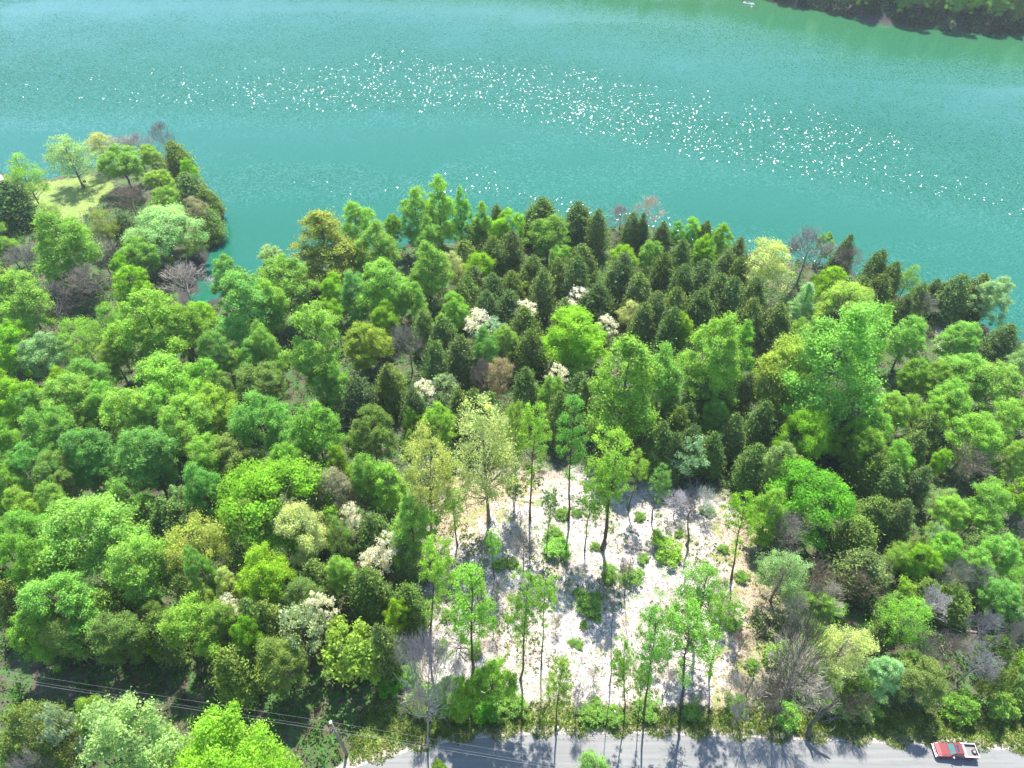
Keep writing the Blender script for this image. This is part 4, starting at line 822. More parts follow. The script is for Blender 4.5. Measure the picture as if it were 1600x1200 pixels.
('P', 2, [0.221, 0.423, 0.086], 24.23, 42.6, -0.17, 1.082, 0.907, 0.35, -0.12, 'large fresh green slim-trunked tree right of the cool green crown in the lower clearing'),
('P', 1, [0.247, 0.439, 0.077], 26.05, 38.69, -0.17, 0.697, 0.99, 0.29, -0.12, 'mid-sized fresh green slim-trunked tree right of the broad airy crown by the road'),
('P', 0, [0.243, 0.459, 0.092], 21.46, 34.18, 0.1, 1.089, 1.175, 0.23, -0.12, 'broad airy green crown over forked trunk beside the road'),
('P', 3, [0.274, 0.425, 0.066], 5.39, 31.45, -0.0, 0.598, 0.892, 0.0, -0.016, 'small yellowish tree with bare stem at road edge'),
('P', 2, [0.231, 0.435, 0.076], 14.1, 33.56, 0.1, 0.516, 0.965, -0.49, -0.12, 'mid-sized fresh green slim-trunked tree right of the small yellowish tree by the road'),
('P', 1, [0.239, 0.449, 0.076], 15.84, 32.58, 0.03, 0.352, 0.758, 0.01, -0.102, 'small fresh green slim-trunked tree right of the small yellowish tree by the road'),
('P', 0, [0.309, 0.515, 0.086], -8.22, 58.02, -0.46, 0.633, 0.623, -0.44, -0.003, "mid-sized fresh green slim-trunked tree right of the soft green cone at the clearing's left edge"),
('P', 3, [0.192, 0.369, 0.095], 0.3, 64.16, -0.65, 0.5, 0.431, 0.29, -0.032, "small deep green slim-trunked tree right of the pale cream tree on the clearing's left rim"),
('Q', 0, [0.139, 0.126, 0.095], 12.67, 37.06, 0.15, 0.593, 1.4, -0.49, -0.081, 'bare dark leaning pole stem in mid clearing'),
('Q', 1, [0.135, 0.112, 0.081], 16.09, 49.84, -0.51, 0.636, 0.669, -0.07, -0.039, 'small bare dark stem on the lake side of the bare leaning pole in the clearing'),
('B', 1, [0.226, 0.225, 0.207], 1.68, 53.42, 0.01, 0.529, 0.7, 0.18, -0.031, 'small grey twiggy bare tree in mid clearing'),
('Q', 0, [0.138, 0.127, 0.099], 26.37, 57.99, -0.42, 1.448, 0.662, -0.53, -0.12, "small bare dark stem left of the umbrella tree at the clearing's right rim"),
('Q', 1, [0.107, 0.106, 0.074], 30.06, 35.9, -0.25, 0.834, 0.45, 0.72, 0, 'small bare dark stem left of the whitish twiggy tree'),
('B', 2, [0.27, 0.252, 0.264], -10.29, 29.38, -0.0, 0.705, 2.154, -0.02, 0.089, "grey bare tree with thick dark trunk by road's bend"),
('B', 0, [0.223, 0.225, 0.219], -12.69, 37.28, 0.06, 0.496, 0.923, 6.16, 0, "mid-sized bare grey tree left of the grey bare tree at the road's left bend"),
('R', 0, [0.268, 0.466, 0.075], -2.59, 33.8, -0.13, 0.588, 0.76, -0.08, 0.042, 'mid-sized yellow-green rounded tree left of the small yellowish tree by the road'),
('R', 2, [0.252, 0.433, 0.064], -6.23, 32.38, -0.06, 0.442, 0.714, -0.57, 0.084, 'mid-sized yellow-green rounded tree on the road side of the wide green crown in the clearing'),
('R', 4, [0.316, 0.513, 0.11], -7.56, 34.25, -0.2, 0.329, 0.5, 2.39, 0, 'small fresh green rounded tree left of the small yellowish tree by the road'),
('R', 1, [0.34, 0.533, 0.194], 8.57, 23.63, 0.01, 0.445, 0.833, 0.02, 0, 'mint green treetop rising in front of the road'),
('R', 3, [0.278, 0.422, 0.073], -8.06, 24.91, -0.0, 0.257, 0.5, 1.47, 0, 'small yellow-green rounded tree left of the small yellowish tree by the road'),
('R', 0, [0.352, 0.508, 0.192], -38.97, 25.17, -0.27, 1.118, 1.167, 2.81, 0, 'mint green leafy giant at bottom left below power lines'),
('R', 2, [0.283, 0.518, 0.046], -29.31, 23.46, 0.01, 1.13, 1.167, 4.54, 0, 'vivid lime giant at bottom left, beside mint giant'),
('R', 4, [0.221, 0.296, 0.078], -51.35, 27.55, -0.24, 0.736, 0.944, 2.78, 0, 'large olive rounded tree left of the mint giant at the bottom left'),
('R', 1, [0.259, 0.407, 0.061], -46.33, 29.34, -0.55, 0.532, 0.833, 2.9, 0, 'mid-sized yellow-green rounded tree left of the mint giant at the bottom left'),
('D', 1, [0.377, 0.476, 0.326], -48.34, 27.5, -0.49, 0.65, 3.0, 3.76, 0, 'small pale blossoming tiered tree left of the mint giant at the bottom left'),
('B', 1, [0.279, 0.251, 0.24], -50.45, 23.42, 0.09, 0.56, 1.077, 3.78, 0, 'mid-sized bare grey tree left of the mint giant at the bottom left'),
('R', 3, [0.194, 0.308, 0.079], -49.25, 39.96, -0.85, 0.778, 0.722, 5.84, 0, 'large olive rounded tree left of the soft green tree above the power lines'),
('R', 0, [0.293, 0.479, 0.075], -39.32, 41.19, -0.91, 0.849, 0.778, 3.69, 0, 'soft yellow-green tree in dark band above the power lines'),
('C', 0, [0.147, 0.236, 0.05], -44.92, 41.64, -1.05, 1.137, 1.0, 6.08, 0, 'mid-sized olive cedar left of the soft green tree above the power lines'),
('R', 2, [0.218, 0.424, 0.031], -33.0, 39.83, -0.82, 0.405, 0.722, 3.82, 0, 'small vivid green ball crown above the power lines'),
('R', 4, [0.221, 0.361, 0.076], -36.37, 41.75, -0.99, 0.518, 0.667, 3.04, 0, 'mid-sized olive rounded tree left of the small vivid tree above the power lines'),
('B', 2, [0.256, 0.268, 0.229], -2.2, 48.86, 0.16, 0.357, 0.308, 4.46, 0, 'small bare grey tree right of the wide green crown in the clearing'),
('B', 0, [0.416, 0.432, 0.325], 9.53, 52.16, -0.14, 0.325, 0.231, 4.78, 0, 'small bare whitish tree left of the bare leaning pole in the clearing'),
('B', 1, [0.243, 0.2, 0.172], 16.19, 52.33, -0.61, 0.367, 0.385, 4.79, 0, 'small bare brownish tree on the lake side of the bare leaning pole in the clearing'),
('B', 2, [0.123, 0.112, 0.114], 28.8, 48.58, -0.15, 0.356, 0.385, 0.48, 0, 'small bare dark tree on the lake side of the broad airy crown by the road'),
('B', 0, [0.254, 0.213, 0.173], 6.0, 44.42, 0.1, 0.266, 0.231, 1.57, 0, 'small bare brownish tree on the lake side of the small yellowish tree by the road'),
('B', 1, [0.253, 0.221, 0.164], 18.01, 39.46, 0.13, 0.294, 0.308, 0.37, 0, 'small bare brownish tree on the road side of the broad airy crown by the road'),
('B', 2, [0.283, 0.219, 0.144], 10.48, 37.17, 0.23, 0.27, 0.269, 0.93, 0, 'small bare brownish tree right of the small yellowish tree by the road'),
('B', 0, [0.387, 0.418, 0.379], 29.85, 64.24, -0.99, 0.586, 0.385, 5.33, 0, "mid-sized bare whitish tree left of the umbrella tree at the clearing's right rim"),
('B', 1, [0.485, 0.463, 0.502], 25.31, 63.65, -0.79, 0.536, 0.385, 1.91, 0, 'mid-sized bare whitish tree on the road side of the pale tiered tree under the cedars'),
('B', 2, [0.217, 0.191, 0.159], -2.55, 43.95, -0.08, 0.305, 0.308, 2.93, 0, 'small bare brownish tree on the road side of the wide green crown in the clearing'),
('B', 0, [0.218, 0.182, 0.173], -7.17, 52.02, -0.46, 0.43, 0.385, 5.51, 0, 'small bare brownish tree on the lake side of the wide green crown in the clearing'),
('B', 1, [0.269, 0.206, 0.164], 29.69, 40.53, 0.06, 0.391, 0.462, 3.12, 0, 'small bare brownish tree right of the broad airy crown by the road'),
('B', 2, [0.262, 0.262, 0.244], 27.33, 35.27, -0.15, 0.375, 0.462, 3.15, 0, 'small bare grey tree on the road side of the broad airy crown by the road'),
('B', 0, [0.124, 0.109, 0.083], 31.96, 33.64, -0.17, 0.545, 0.692, 4.04, 0, 'mid-sized bare dark tree on the road side of the whitish twiggy tree'),
('B', 1, [0.412, 0.399, 0.298], 42.18, 46.53, -0.6, 0.61, 0.615, 3.39, 0, 'mid-sized bare whitish tree right of the big dark-trunked dead tree'),
('B', 2, [0.234, 0.181, 0.117], 47.52, 49.52, -1.04, 0.524, 0.538, 5.07, 0, 'mid-sized bare brownish tree on the lake side of the whitish twiggy tree'),
('B', 0, [0.137, 0.109, 0.089], 54.98, 39.34, -0.48, 0.576, 0.615, 0.91, 0, 'mid-sized bare dark tree right of the pale cream tree of the right thicket'),
('B', 1, [0.264, 0.26, 0.263], 64.75, 50.05, -1.96, 0.527, 0.615, 3.0, 0, 'mid-sized bare grey tree right of the round dark cedar of the right thicket'),
('B', 2, [0.125, 0.109, 0.084], 40.43, 32.54, -0.07, 0.367, 0.462, 1.66, 0, 'small bare dark tree on the road side of the whitish twiggy tree'),
('B', 0, [0.228, 0.225, 0.18], 28.1, 32.79, -0.03, 0.448, 0.769, 1.0, 0, 'mid-sized bare grey tree left of the whitish twiggy tree'),
('B', 1, [0.232, 0.196, 0.163], 30.79, 32.19, -0.04, 0.395, 0.692, 3.46, 0, 'mid-sized bare brownish tree on the road side of the whitish twiggy tree'),
('B', 2, [0.29, 0.261, 0.232], 36.95, 33.1, -0.06, 0.455, 0.615, 5.37, 0, 'mid-sized bare grey tree on the road side of the whitish twiggy tree'),
('B', 0, [0.112, 0.105, 0.074], 41.76, 32.88, -0.13, 0.402, 0.538, 5.71, 0, 'mid-sized bare dark tree on the road side of the big dark-trunked dead tree'),
('B', 1, [0.288, 0.273, 0.279], 27.3, 31.89, -0.0, 0.328, 0.462, 3.53, 0, 'small bare grey tree on the road side of the whitish twiggy tree'),
('B', 2, [0.29, 0.221, 0.165], -10.87, 32.5, 0.03, 0.398, 0.615, 1.75, 0, 'mid-sized bare brownish tree on the road side of the wide green crown in the clearing'),
('B', 0, [0.141, 0.113, 0.097], -4.44, 45.27, -0.01, 0.392, 0.923, 2.27, 0, 'small bare dark tree right of the wide green crown in the clearing'),
('B', 1, [0.112, 0.102, 0.104], -6.87, 43.64, 0.1, 0.352, 0.769, 2.63, 0, 'small bare dark tree on the road side of the wide green crown in the clearing'),
('B', 2, [0.317, 0.268, 0.283], 19.16, 35.15, 0.09, 0.277, 0.615, 4.6, 0, 'small bare grey tree on the lake side of the mint tree below the road'),
('B', 0, [0.257, 0.25, 0.264], 7.92, 33.18, -0.01, 0.309, 0.615, 5.06, 0, 'small bare grey tree on the road side of the small yellowish tree by the road'),
('P', 2, [0.246, 0.497, 0.095], -2.53, 52.17, 0.24, 0.474, 0.591, 4.33, 0, 'small fresh green slim-trunked tree left of the small grey twiggy tree in the clearing'),
('P', 1, [0.171, 0.374, 0.085], 5.19, 57.26, -0.09, 0.461, 0.682, 1.59, 0, 'small deep green slim-trunked tree on the road side of the two-tone tree inside the clearing'),
('P', 0, [0.216, 0.426, 0.076], 10.94, 57.19, -0.62, 0.547, 0.636, 0.08, 0, 'small fresh green slim-trunked tree on the road side of the two-tone tree inside the clearing'),
('P', 3, [0.283, 0.471, 0.073], 18.38, 64.65, -1.0, 0.575, 0.682, 1.58, 0, 'small yellow-green slim-trunked tree on the road side of the two-tone tree inside the clearing'),
('P', 2, [0.191, 0.392, 0.099], 21.93, 62.97, -0.86, 0.571, 0.636, 2.7, 0, "small deep green slim-trunked tree left of the umbrella tree at the clearing's right rim"),
('B', 1, [0.492, 0.463, 0.473], 56.81, 46.23, -1.54, 0.572, 0.615, 4.58, 0, 'mid-sized bare whitish tree right of the round dark cedar of the right thicket'),
('B', 2, [0.254, 0.266, 0.225], 37.2, 44.32, -0.15, 0.498, 0.615, 0.73, 0, 'mid-sized bare grey tree right of the big dark-trunked dead tree'),
('D', 0, [0.8, 0.79, 0.72], -36.19, 43.75, -1.12, 0.575, 2.0, 2.15, 0, 'small white blossoming tiered tree right of the soft green tree above the power lines'),
('D', 1, [0.8, 0.79, 0.72], -24.4, 43.16, -0.8, 0.73, 2.167, 2.28, 0, 'narrow white blossoming tree above the lower left cedars'),
('D', 0, [0.427, 0.512, 0.298], -26.55, 40.01, -0.36, 1.096, 2.333, 4.17, 0, 'pale green-white blossoming tree next to white blossom streak'),
('C', 2, [0.196, 0.284, 0.056], -31.42, 42.94, -0.53, 1.021, 1.0, 2.68, 0, 'mid-sized olive cedar left of the pale blossoming tree in the lower wood'),
('R', 1, [0.212, 0.325, 0.091], -27.01, 45.36, -0.98, 0.675, 0.667, 3.43, 0, 'mid-sized olive rounded tree on the lake side of the white blossom streak tree'),
('R', 3, [0.293, 0.492, 0.096], -23.2, 49.51, -0.99, 0.517, 0.611, 5.57, 0, 'mid-sized fresh green rounded tree on the lake side of the white blossom streak tree'),
('C', 4, [0.171, 0.262, 0.057], -26.94, 49.86, -1.41, 1.09, 0.909, 3.06, 0, 'mid-sized olive cedar on the lake side of the white blossom streak tree'),
('C', 1, [0.138, 0.232, 0.048], -19.27, 47.02, -0.81, 1.26, 1.091, 5.35, 0, 'mid-sized dark green cedar right of the white blossom streak tree'),
('K', 0, [0.304, 0.445, 0.079], -20.12, 38.8, -0.39, 1.651, 2.4, 1.62, 0, 'broad soft green tree in lower wood left of clearing'),
('R', 0, [0.259, 0.427, 0.029], -14.93, 43.54, -0.53, 0.406, 0.556, 1.04, 0, "lime leafy tree on the clearing's lower left rim"),
('C', 3, [0.143, 0.216, 0.054], -15.9, 38.48, -0.02, 1.047, 1.182, 0.3, 0, 'mid-sized dark green cedar right of the broad soft green tree by the clearing'),
('R', 2, [0.245, 0.347, 0.079], -28.1, 37.02, -0.24, 0.694, 0.667, 5.79, 0, 'mid-sized olive rounded tree right of the small vivid tree above the power lines'),
('C', 0, [0.175, 0.265, 0.042], -34.26, 36.64, -0.58, 1.36, 1.0, 1.93, 0, 'mid-sized olive cedar on the road side of the small vivid tree above the power lines'),
('S', 3, [0.244, 0.345, 0.092], -56.25, 40.02, -1.26, 0.512, 0.75, 4.35, 0, 'mid-sized olive airy tree on the lake side of the mint giant at the bottom left'),
('B', 0, [0.231, 0.177, 0.116], -55.46, 42.73, -1.45, 0.488, 0.846, 1.52, 0, 'mid-sized bare brownish tree on the lake side of the mint giant at the bottom left'),
('R', 4, [0.248, 0.448, 0.068], -59.96, 40.95, -1.54, 0.6, 0.722, 2.69, 0, 'mid-sized fresh green rounded tree left of the vivid lime giant at the bottom left'),
('R', 1, [0.228, 0.429, 0.03], -46.51, 40.14, -1.15, 0.173, 0.556, 0.71, 0, 'small vivid lime rounded tree left of the soft green tree above the power lines'),
('C', 2, [0.129, 0.231, 0.049], 38.44, 70.57, -1.99, 1.199, 0.929, 5.61, 0, 'mid-sized dark green cedar left of the knobbly lime tree right of the golden tree'),
('C', 4, [0.178, 0.259, 0.045], -21.66, 89.01, -4.03, 1.284, 1.094, 3.26, 0, 'mid-sized olive cedar on the road side of the golden rounded tree in mid wood'),
('C', 1, [0.133, 0.216, 0.063], 28.42, 72.65, -1.66, 1.104, 1.098, 2.52, 0, 'small dark green cedar on the lake side of the pale tiered tree under the cedars'),
('C', 3, [0.145, 0.23, 0.052], 12.18, 83.01, -1.8, 1.126, 1.07, 5.31, 0, 'small dark green cedar on the lake side of the two-tone tree inside the clearing'),
('C', 0, [0.131, 0.237, 0.06], 42.2, 80.05, -2.89, 1.133, 0.999, 4.74, 0, 'small dark green cedar left of the knobbly lime tree right of the golden tree'),
('C', 2, [0.132, 0.215, 0.057], 36.44, 76.95, -2.55, 1.144, 0.995, 0.99, 0, 'small dark green cedar right of the pale tiered tree under the cedars'),
('C', 4, [0.125, 0.214, 0.059], 25.53, 71.53, -1.62, 1.071, 1.045, 4.93, 0, 'small dark green cedar left of the pale tiered tree under the cedars'),
('C', 1, [0.172, 0.258, 0.05], 27.1, 77.08, -1.95, 1.072, 1.066, 4.11, 0, 'small olive cedar on the lake side of the pale tiered tree under the cedars'),
('C', 3, [0.135, 0.202, 0.052], 41.24, 86.96, -3.51, 1.122, 0.948, 6.26, 0, 'small dark green cedar left of the golden tree of the right wood'),
('R', 3, [0.239, 0.443, 0.089], 33.94, 79.64, -2.82, 0.566, 0.627, 1.62, 0, 'mid-sized fresh green rounded tree left of the knobbly lime tree right of the golden tree'),
('C', 0, [0.156, 0.229, 0.048], 36.48, 83.92, -3.21, 1.046, 1.08, 4.57, 0, 'small dark green cedar right of the broad tall green tree of the middle'),
('C', 2, [0.121, 0.204, 0.046], 20.61, 74.11, -1.11, 1.22, 0.925, 4.89, 0, 'mid-sized dark green cedar right of the two-tone tree inside the clearing'),
('C', 4, [0.136, 0.222, 0.058], 29.06, 78.6, -2.56, 1.007, 1.063, 5.1, 0, 'small dark green cedar right of the two-tone tree inside the clearing'),
('C', 1, [0.136, 0.199, 0.049], 34.37, 85.13, -2.97, 1.291, 0.952, 3.99, 0, 'mid-sized dark green cedar on the lake side of the pale tiered tree under the cedars'),
('C', 3, [0.137, 0.234, 0.056], -3.74, 81.4, -2.57, 1.138, 1.025, 4.46, 0, 'small dark green cedar left of the slim pale tree right of the great pale tree'),
('C', 0, [0.142, 0.234, 0.045], 7.89, 79.67, -1.96, 1.153, 1.13, 2.82, 0, "small olive cedar left of the mint-green slim tree at the clearing's back"),
('C', 2, [0.146, 0.215, 0.044], -6.32, 80.66, -2.62, 1.3, 1.167, 4.52, 0, 'mid-sized dark green cedar on the road side of the emerald oval among the cedars'),
('R', 0, [0.23, 0.417, 0.07], 6.55, 85.41, -2.3, 0.531, 0.591, 0.81, 0, 'mid-sized yellow-green rounded tree left of the two-tone tree inside the clearing'),
('C', 4, [0.123, 0.213, 0.05], 23.28, 72.33, -1.35, 1.194, 1.175, 0.86, 0, 'mid-sized dark green cedar left of the pale tiered tree under the cedars'),
('C', 1, [0.141, 0.241, 0.057], 2.34, 86.97, -3.02, 1.258, 1.098, 3.79, 0, "mid-sized dark green cedar left of the mint-green slim tree at the clearing's back"),
('C', 3, [0.128, 0.224, 0.062], 11.54, 85.07, -2.03, 1.285, 1.048, 2.34, 0, 'mid-sized dark green cedar right of the slim pale tree right of the great pale tree'),
('R', 2, [0.23, 0.423, 0.08], 31.45, 132.92, -6.92, 0.671, 0.614, 2.27, 0, 'small fresh green rounded tree right of the black-green cedar with a lime tree behind'),
('C', 0, [0.166, 0.28, 0.059], 26.54, 80.06, -2.32, 1.047, 1.04, 5.86, 0, 'small olive cedar right of the two-tone tree inside the clearing'),
('C', 2, [0.13, 0.231, 0.054], 32.08, 72.97, -2.18, 1.099, 0.957, 3.34, 0, 'small dark green cedar left of the vivid emerald-lime sprawling tree'),
('C', 4, [0.121, 0.209, 0.052], 32.94, 84.83, -2.74, 1.358, 1.179, 0.75, 0, 'mid-sized dark green cedar left of the golden tree of the right wood'),
('C', 1, [0.122, 0.198, 0.057], -16.51, 81.8, -2.81, 1.172, 1.103, 2.41, 0, 'small dark green cedar on the lake side of the little lime ball'),
('C', 3, [0.156, 0.239, 0.061], 10.43, 110.34, -4.94, 1.232, 0.942, 5.74, 0, 'small dark green cedar left of the broad lime tree among the cedars'),
('C', 0, [0.146, 0.219, 0.052], -9.09, 83.24, -2.79, 1.07, 0.941, 5.0, 0, "small dark green cedar left of the great pale tree at the clearing's back rim"),
('R', 4, [0.249, 0.512, 0.045], -97.12, 99.3, -6.22, 0.85, 0.74, 0.2, 0, 'mid-sized vivid lime rounded tree left of the tallest tree of the left wood'),
('R', 1, [0.241, 0.486, 0.097], -91.82, 83.94, -5.04, 0.646, 0.777, 2.72, 0, 'mid-sized fresh green rounded tree left of the lime tree at the left edge'),
('R', 3, [0.257, 0.429, 0.029], -92.82, 88.89, -5.62, 0.74, 0.788, 5.66, 0, 'mid-sized vivid lime rounded tree left of the lime tree at the left edge'),
('R', 0, [0.256, 0.457, 0.081], -77.14, 65.5, -3.95, 0.576, 0.768, 4.78, 0, 'mid-sized fresh green rounded tree some way left of the gold-tinged tree below the knobbly dome'),
('T', 0, [0.252, 0.454, 0.073], -80.75, 66.35, -4.09, 0.791, 0.718, 2.12, 0, 'mid-sized fresh green tall oval tree left of the gold-tinged tree below the knobbly dome'),
('R', 2, [0.222, 0.426, 0.029], -73.4, 55.17, -2.45, 0.568, 0.681, 4.33, 0, 'mid-sized vivid lime rounded tree left of the round-topped green tree at lower left edge'),
('R', 4, [0.164, 0.375, 0.103], -107.0, 110.36, -5.8, 0.73, 0.686, 4.03, 0, 'mid-sized deep green rounded tree left of the vivid lime tree behind the cove'),
('R', 1, [0.191, 0.369, 0.094], -55.66, 97.6, -7.13, 0.801, 0.828, 3.83, 0, 'mid-sized deep green rounded tree left of the olive rounded tree under the cove giants'),
('T', 1, [0.291, 0.522, 0.081], -18.78, 64.72, -1.98, 0.861, 0.568, 0.07, 0, 'mid-sized fresh green tall oval tree on the road side of the little lime ball'),
('R', 3, [0.232, 0.424, 0.078], -21.56, 64.9, -1.87, 0.691, 0.791, 5.24, 0, 'mid-sized fresh green rounded tree right of the tan knobbly dome'),
('T', 2, [0.209, 0.422, 0.064], -31.56, 89.02, -4.16, 0.91, 0.553, 2.28, 0, 'mid-sized fresh green tall oval tree right of the olive rounded tree under the cove giants'),
('R', 0, [0.307, 0.519, 0.077], -11.79, 77.09, -2.33, 0.59, 0.711, 3.71, 0, 'mid-sized fresh green rounded tree right of the little lime ball'),
('R', 2, [0.224, 0.434, 0.073], -83.25, 74.2, -4.69, 0.704, 0.824, 1.55, 0, 'mid-sized fresh green rounded tree some way left of the upright yellow-green tree with branch fans'),
('R', 4, [0.173, 0.39, 0.085], -48.72, 97.41, -6.35, 0.849, 0.677, 3.71, 0, 'mid-sized deep green rounded tree left of the golden rounded tree in mid wood'),
('R', 1, [0.209, 0.416, 0.088], -76.92, 91.26, -6.28, 0.872, 0.716, 0.17, 0, 'mid-sized deep green rounded tree some way right of the lime tree at the left edge'),
('R', 3, [0.253, 0.478, 0.076], -34.37, 67.6, -3.01, 0.683, 0.813, 2.57, 0, 'mid-sized fresh green rounded tree on the lake side of the big knobbly yellow-green dome'),
('R', 0, [0.295, 0.52, 0.102], -73.55, 55.12, -2.41, 0.558, 0.856, 0.28, 0, 'mid-sized fresh green rounded tree left of the round-topped green tree at lower left edge'),
('R', 2, [0.275, 0.475, 0.098], -46.44, 97.99, -6.07, 0.66, 0.868, 4.78, 0, 'mid-sized fresh green rounded tree right of the whitish dead tree leaning over the cove'),
('C', 2, [0.135, 0.192, 0.037], -66.37, 45.62, -1.69, 1.13, 0.96, 4.84, 0, 'mid-sized dark green cedar on the lake side of the mint giant at the bottom left'),
('R', 4, [0.296, 0.437, 0.088], -41.19, 46.26, -1.09, 0.467, 0.558, 4.69, 0, 'mid-sized yellow-green rounded tree left of the lime tree below the knobbly dome'),
('C', 4, [0.154, 0.238, 0.038], -73.13, 49.78, -1.84, 1.271, 0.927, 2.67, 0, 'mid-sized olive cedar left of the round-topped green tree at lower left edge'),
('R', 1, [0.191, 0.296, 0.06], -46.17, 43.45, -1.14, 0.449, 0.57, 3.39, 0, 'mid-sized olive rounded tree left of the soft green tree above the power lines'),
('C', 1, [0.14, 0.239, 0.05], -13.61, 45.65, -0.55, 1.101, 0.942, 1.84, 0, "mid-sized olive cedar on the road side of the thin green crown on the clearing's left"),
('C', 3, [0.183, 0.27, 0.054], -43.69, 47.06, -1.17, 1.021, 0.973, 5.14, 0, 'mid-sized olive cedar on the lake side of the soft green tree above the power lines'),
('C', 0, [0.171, 0.292, 0.048], -53.02, 45.0, -1.55, 1.274, 0.978, 6.24, 0, 'mid-sized olive cedar right of the round-topped green tree at lower left edge'),
('C', 2, [0.174, 0.292, 0.064], -33.07, 42.53, -0.76, 0.931, 1.164, 0.54, 0, 'mid-sized olive cedar on the lake side of the small vivid tree above the power lines'),
('R', 3, [0.264, 0.439, 0.067], 56.9, 73.29, -2.97, 0.657, 0.655, 5.41, 0, 'mid-sized fresh green rounded tree right of the pale tiered tree under the cedars'),
('C', 4, [0.164, 0.247, 0.04], 43.76, 67.96, -1.9, 1.338, 0.922, 3.15, 0, 'mid-sized olive cedar left of the vivid emerald-lime sprawling tree'),
('R', 0, [0.268, 0.478, 0.041], 55.35, 75.85, -3.07, 0.73, 0.577, 0.22, 0, 'mid-sized vivid lime rounded tree right of the knobbly lime tree right of the golden tree'),
('R', 2, [0.296, 0.494, 0.09], 65.81, 83.03, -4.93, 0.708, 0.632, 1.48, 0, 'mid-sized fresh green rounded tree on the lake side of the vivid emerald-lime sprawling tree'),
('R', 4, [0.274, 0.504, 0.082], 59.02, 77.19, -3.35, 0.669, 0.68, 4.86, 0, 'mid-sized fresh green rounded tree on the road side of the pointed cedar on the shore'),
('T', 0, [0.298, 0.5, 0.09], 91.62, 85.43, -6.19, 0.8, 0.503, 0.09, 0, 'mid-sized fresh green tall oval tree right of the vivid emerald-lime sprawling tree'),
('R', 1, [0.314, 0.452, 0.159], 41.17, 68.61, -1.96, 0.581, 0.705, 3.9, 0, 'mid-sized pale sage rounded tree left of the vivid emerald-lime sprawling tree'),
('R', 3, [0.253, 0.429, 0.063], 56.64, 104.63, -6.06, 0.662, 0.603, 4.33, 0, 'mid-sized fresh green rounded tree left of the giant dark-based green tree'),
('T', 1, [0.272, 0.439, 0.079], 82.87, 72.68, -4.95, 0.676, 0.548, 3.25, 0, 'mid-sized fresh green tall oval tree right of the round dark cedar of the right thicket'),
('C', 1, [0.17, 0.287, 0.064], 55.07, 78.97, -3.47, 1.442, 1.119, 1.85, 0, 'mid-sized olive cedar right of the knobbly lime tree right of the golden tree'),
('R', 0, [0.295, 0.453, 0.185], 96.87, 97.12, -7.72, 0.739, 0.697, 3.75, 0, 'mid-sized pale sage rounded tree right of the rounded green tree by the dirt path end'),
('C', 3, [0.133, 0.193, 0.052], 48.61, 42.16, -0.84, 0.784, 0.783, 4.68, 0, 'small dark green cedar right of the pale cream tree of the right thicket'),
('C', 0, [0.165, 0.296, 0.06], 51.48, 46.23, -1.14, 0.778, 0.695, 5.38, 0, 'small olive cedar right of the pale cream tree of the right thicket'),
('S', 2, [0.316, 0.471, 0.179], 66.92, 64.77, -3.51, 0.499, 0.501, 5.81, 0, 'mid-sized pale sage airy tree right of the round dark cedar of the right thicket'),
('S', 1, [0.279, 0.467, 0.076], 37.75, 40.01, -0.45, 0.439, 0.618, 3.78, 0, 'mid-sized fresh green airy tree on the lake side of the whitish twiggy tree'),
('C', 2, [0.168, 0.281, 0.048], 60.72, 47.8, -1.45, 1.166, 0.606, 0.53, 0, 'mid-sized olive cedar right of the round dark cedar of the right thicket'),
('B', 1, [0.272, 0.258, 0.204], 64.3, 40.75, -1.32, 0.433, 0.735, 2.01, 0, 'mid-sized bare grey tree right of the whitish twiggy tree'),
('K', 1, [0.192, 0.311, 0.079], 63.5, 40.72, -1.35, 0.741, 1.352, 0.97, 0, 'mid-sized olive shrub right of the pale cream tree of the right thicket'),
('B', 2, [0.243, 0.233, 0.251], 61.25, 42.18, -1.4, 0.52, 0.688, 4.45, 0, 'mid-sized bare grey tree on the road side of the vivid emerald-lime sprawling tree'),
('R', 2, [0.262, 0.438, 0.093], 76.17, 56.1, -2.73, 0.393, 0.36, 2.07, 0, 'small fresh green rounded tree right of the round dark cedar of the right thicket'),
('S', 0, [0.387, 0.546, 0.241], 69.83, 47.82, -1.72, 0.417, 0.607, 5.68, 0, 'mid-sized pale sage airy tree right of the pale cream tree of the right thicket'),
('K', 2, [0.28, 0.489, 0.043], 81.01, 67.1, -4.3, 0.984, 1.774, 2.86, 0, 'mid-sized vivid lime shrub right of the round dark cedar of the right thicket'),
('K', 0, [0.176, 0.294, 0.079], 64.44, 35.25, -1.07, 0.81, 1.427, 2.95, 0, 'mid-sized olive shrub right of the round dark cedar of the right thicket'),
('K', 1, [0.316, 0.512, 0.084], 65.18, 38.13, -1.23, 0.767, 1.606, 1.25, 0, 'mid-sized fresh green shrub right of the pale cream tree of the right thicket'),
('B', 0, [0.243, 0.254, 0.192], 60.3, 49.74, -1.51, 0.454, 0.751, 0.46, 0, 'small bare grey tree right of the round dark cedar of the right thicket'),
('C', 4, [0.155, 0.252, 0.042], 57.38, 48.88, -1.73, 0.932, 0.632, 4.32, 0, 'small olive cedar right of the round dark cedar of the right thicket'),
('K', 2, [0.298, 0.499, 0.092], 34.03, 38.75, -0.06, 0.851, 1.618, 4.74, 0, 'mid-sized fresh green shrub left of the whitish twiggy tree'),
('K', 0, [0.305, 0.471, 0.074], 53.31, 47.41, -1.6, 0.688, 1.794, 3.61, 0, 'mid-sized yellow-green shrub right of the round dark cedar of the right thicket'),
('S', 3, [0.263, 0.507, 0.086], 71.03, 49.86, -1.98, 0.531, 0.525, 0.07, 0, 'mid-sized fresh green airy tree right of the round dark cedar of the right thicket'),
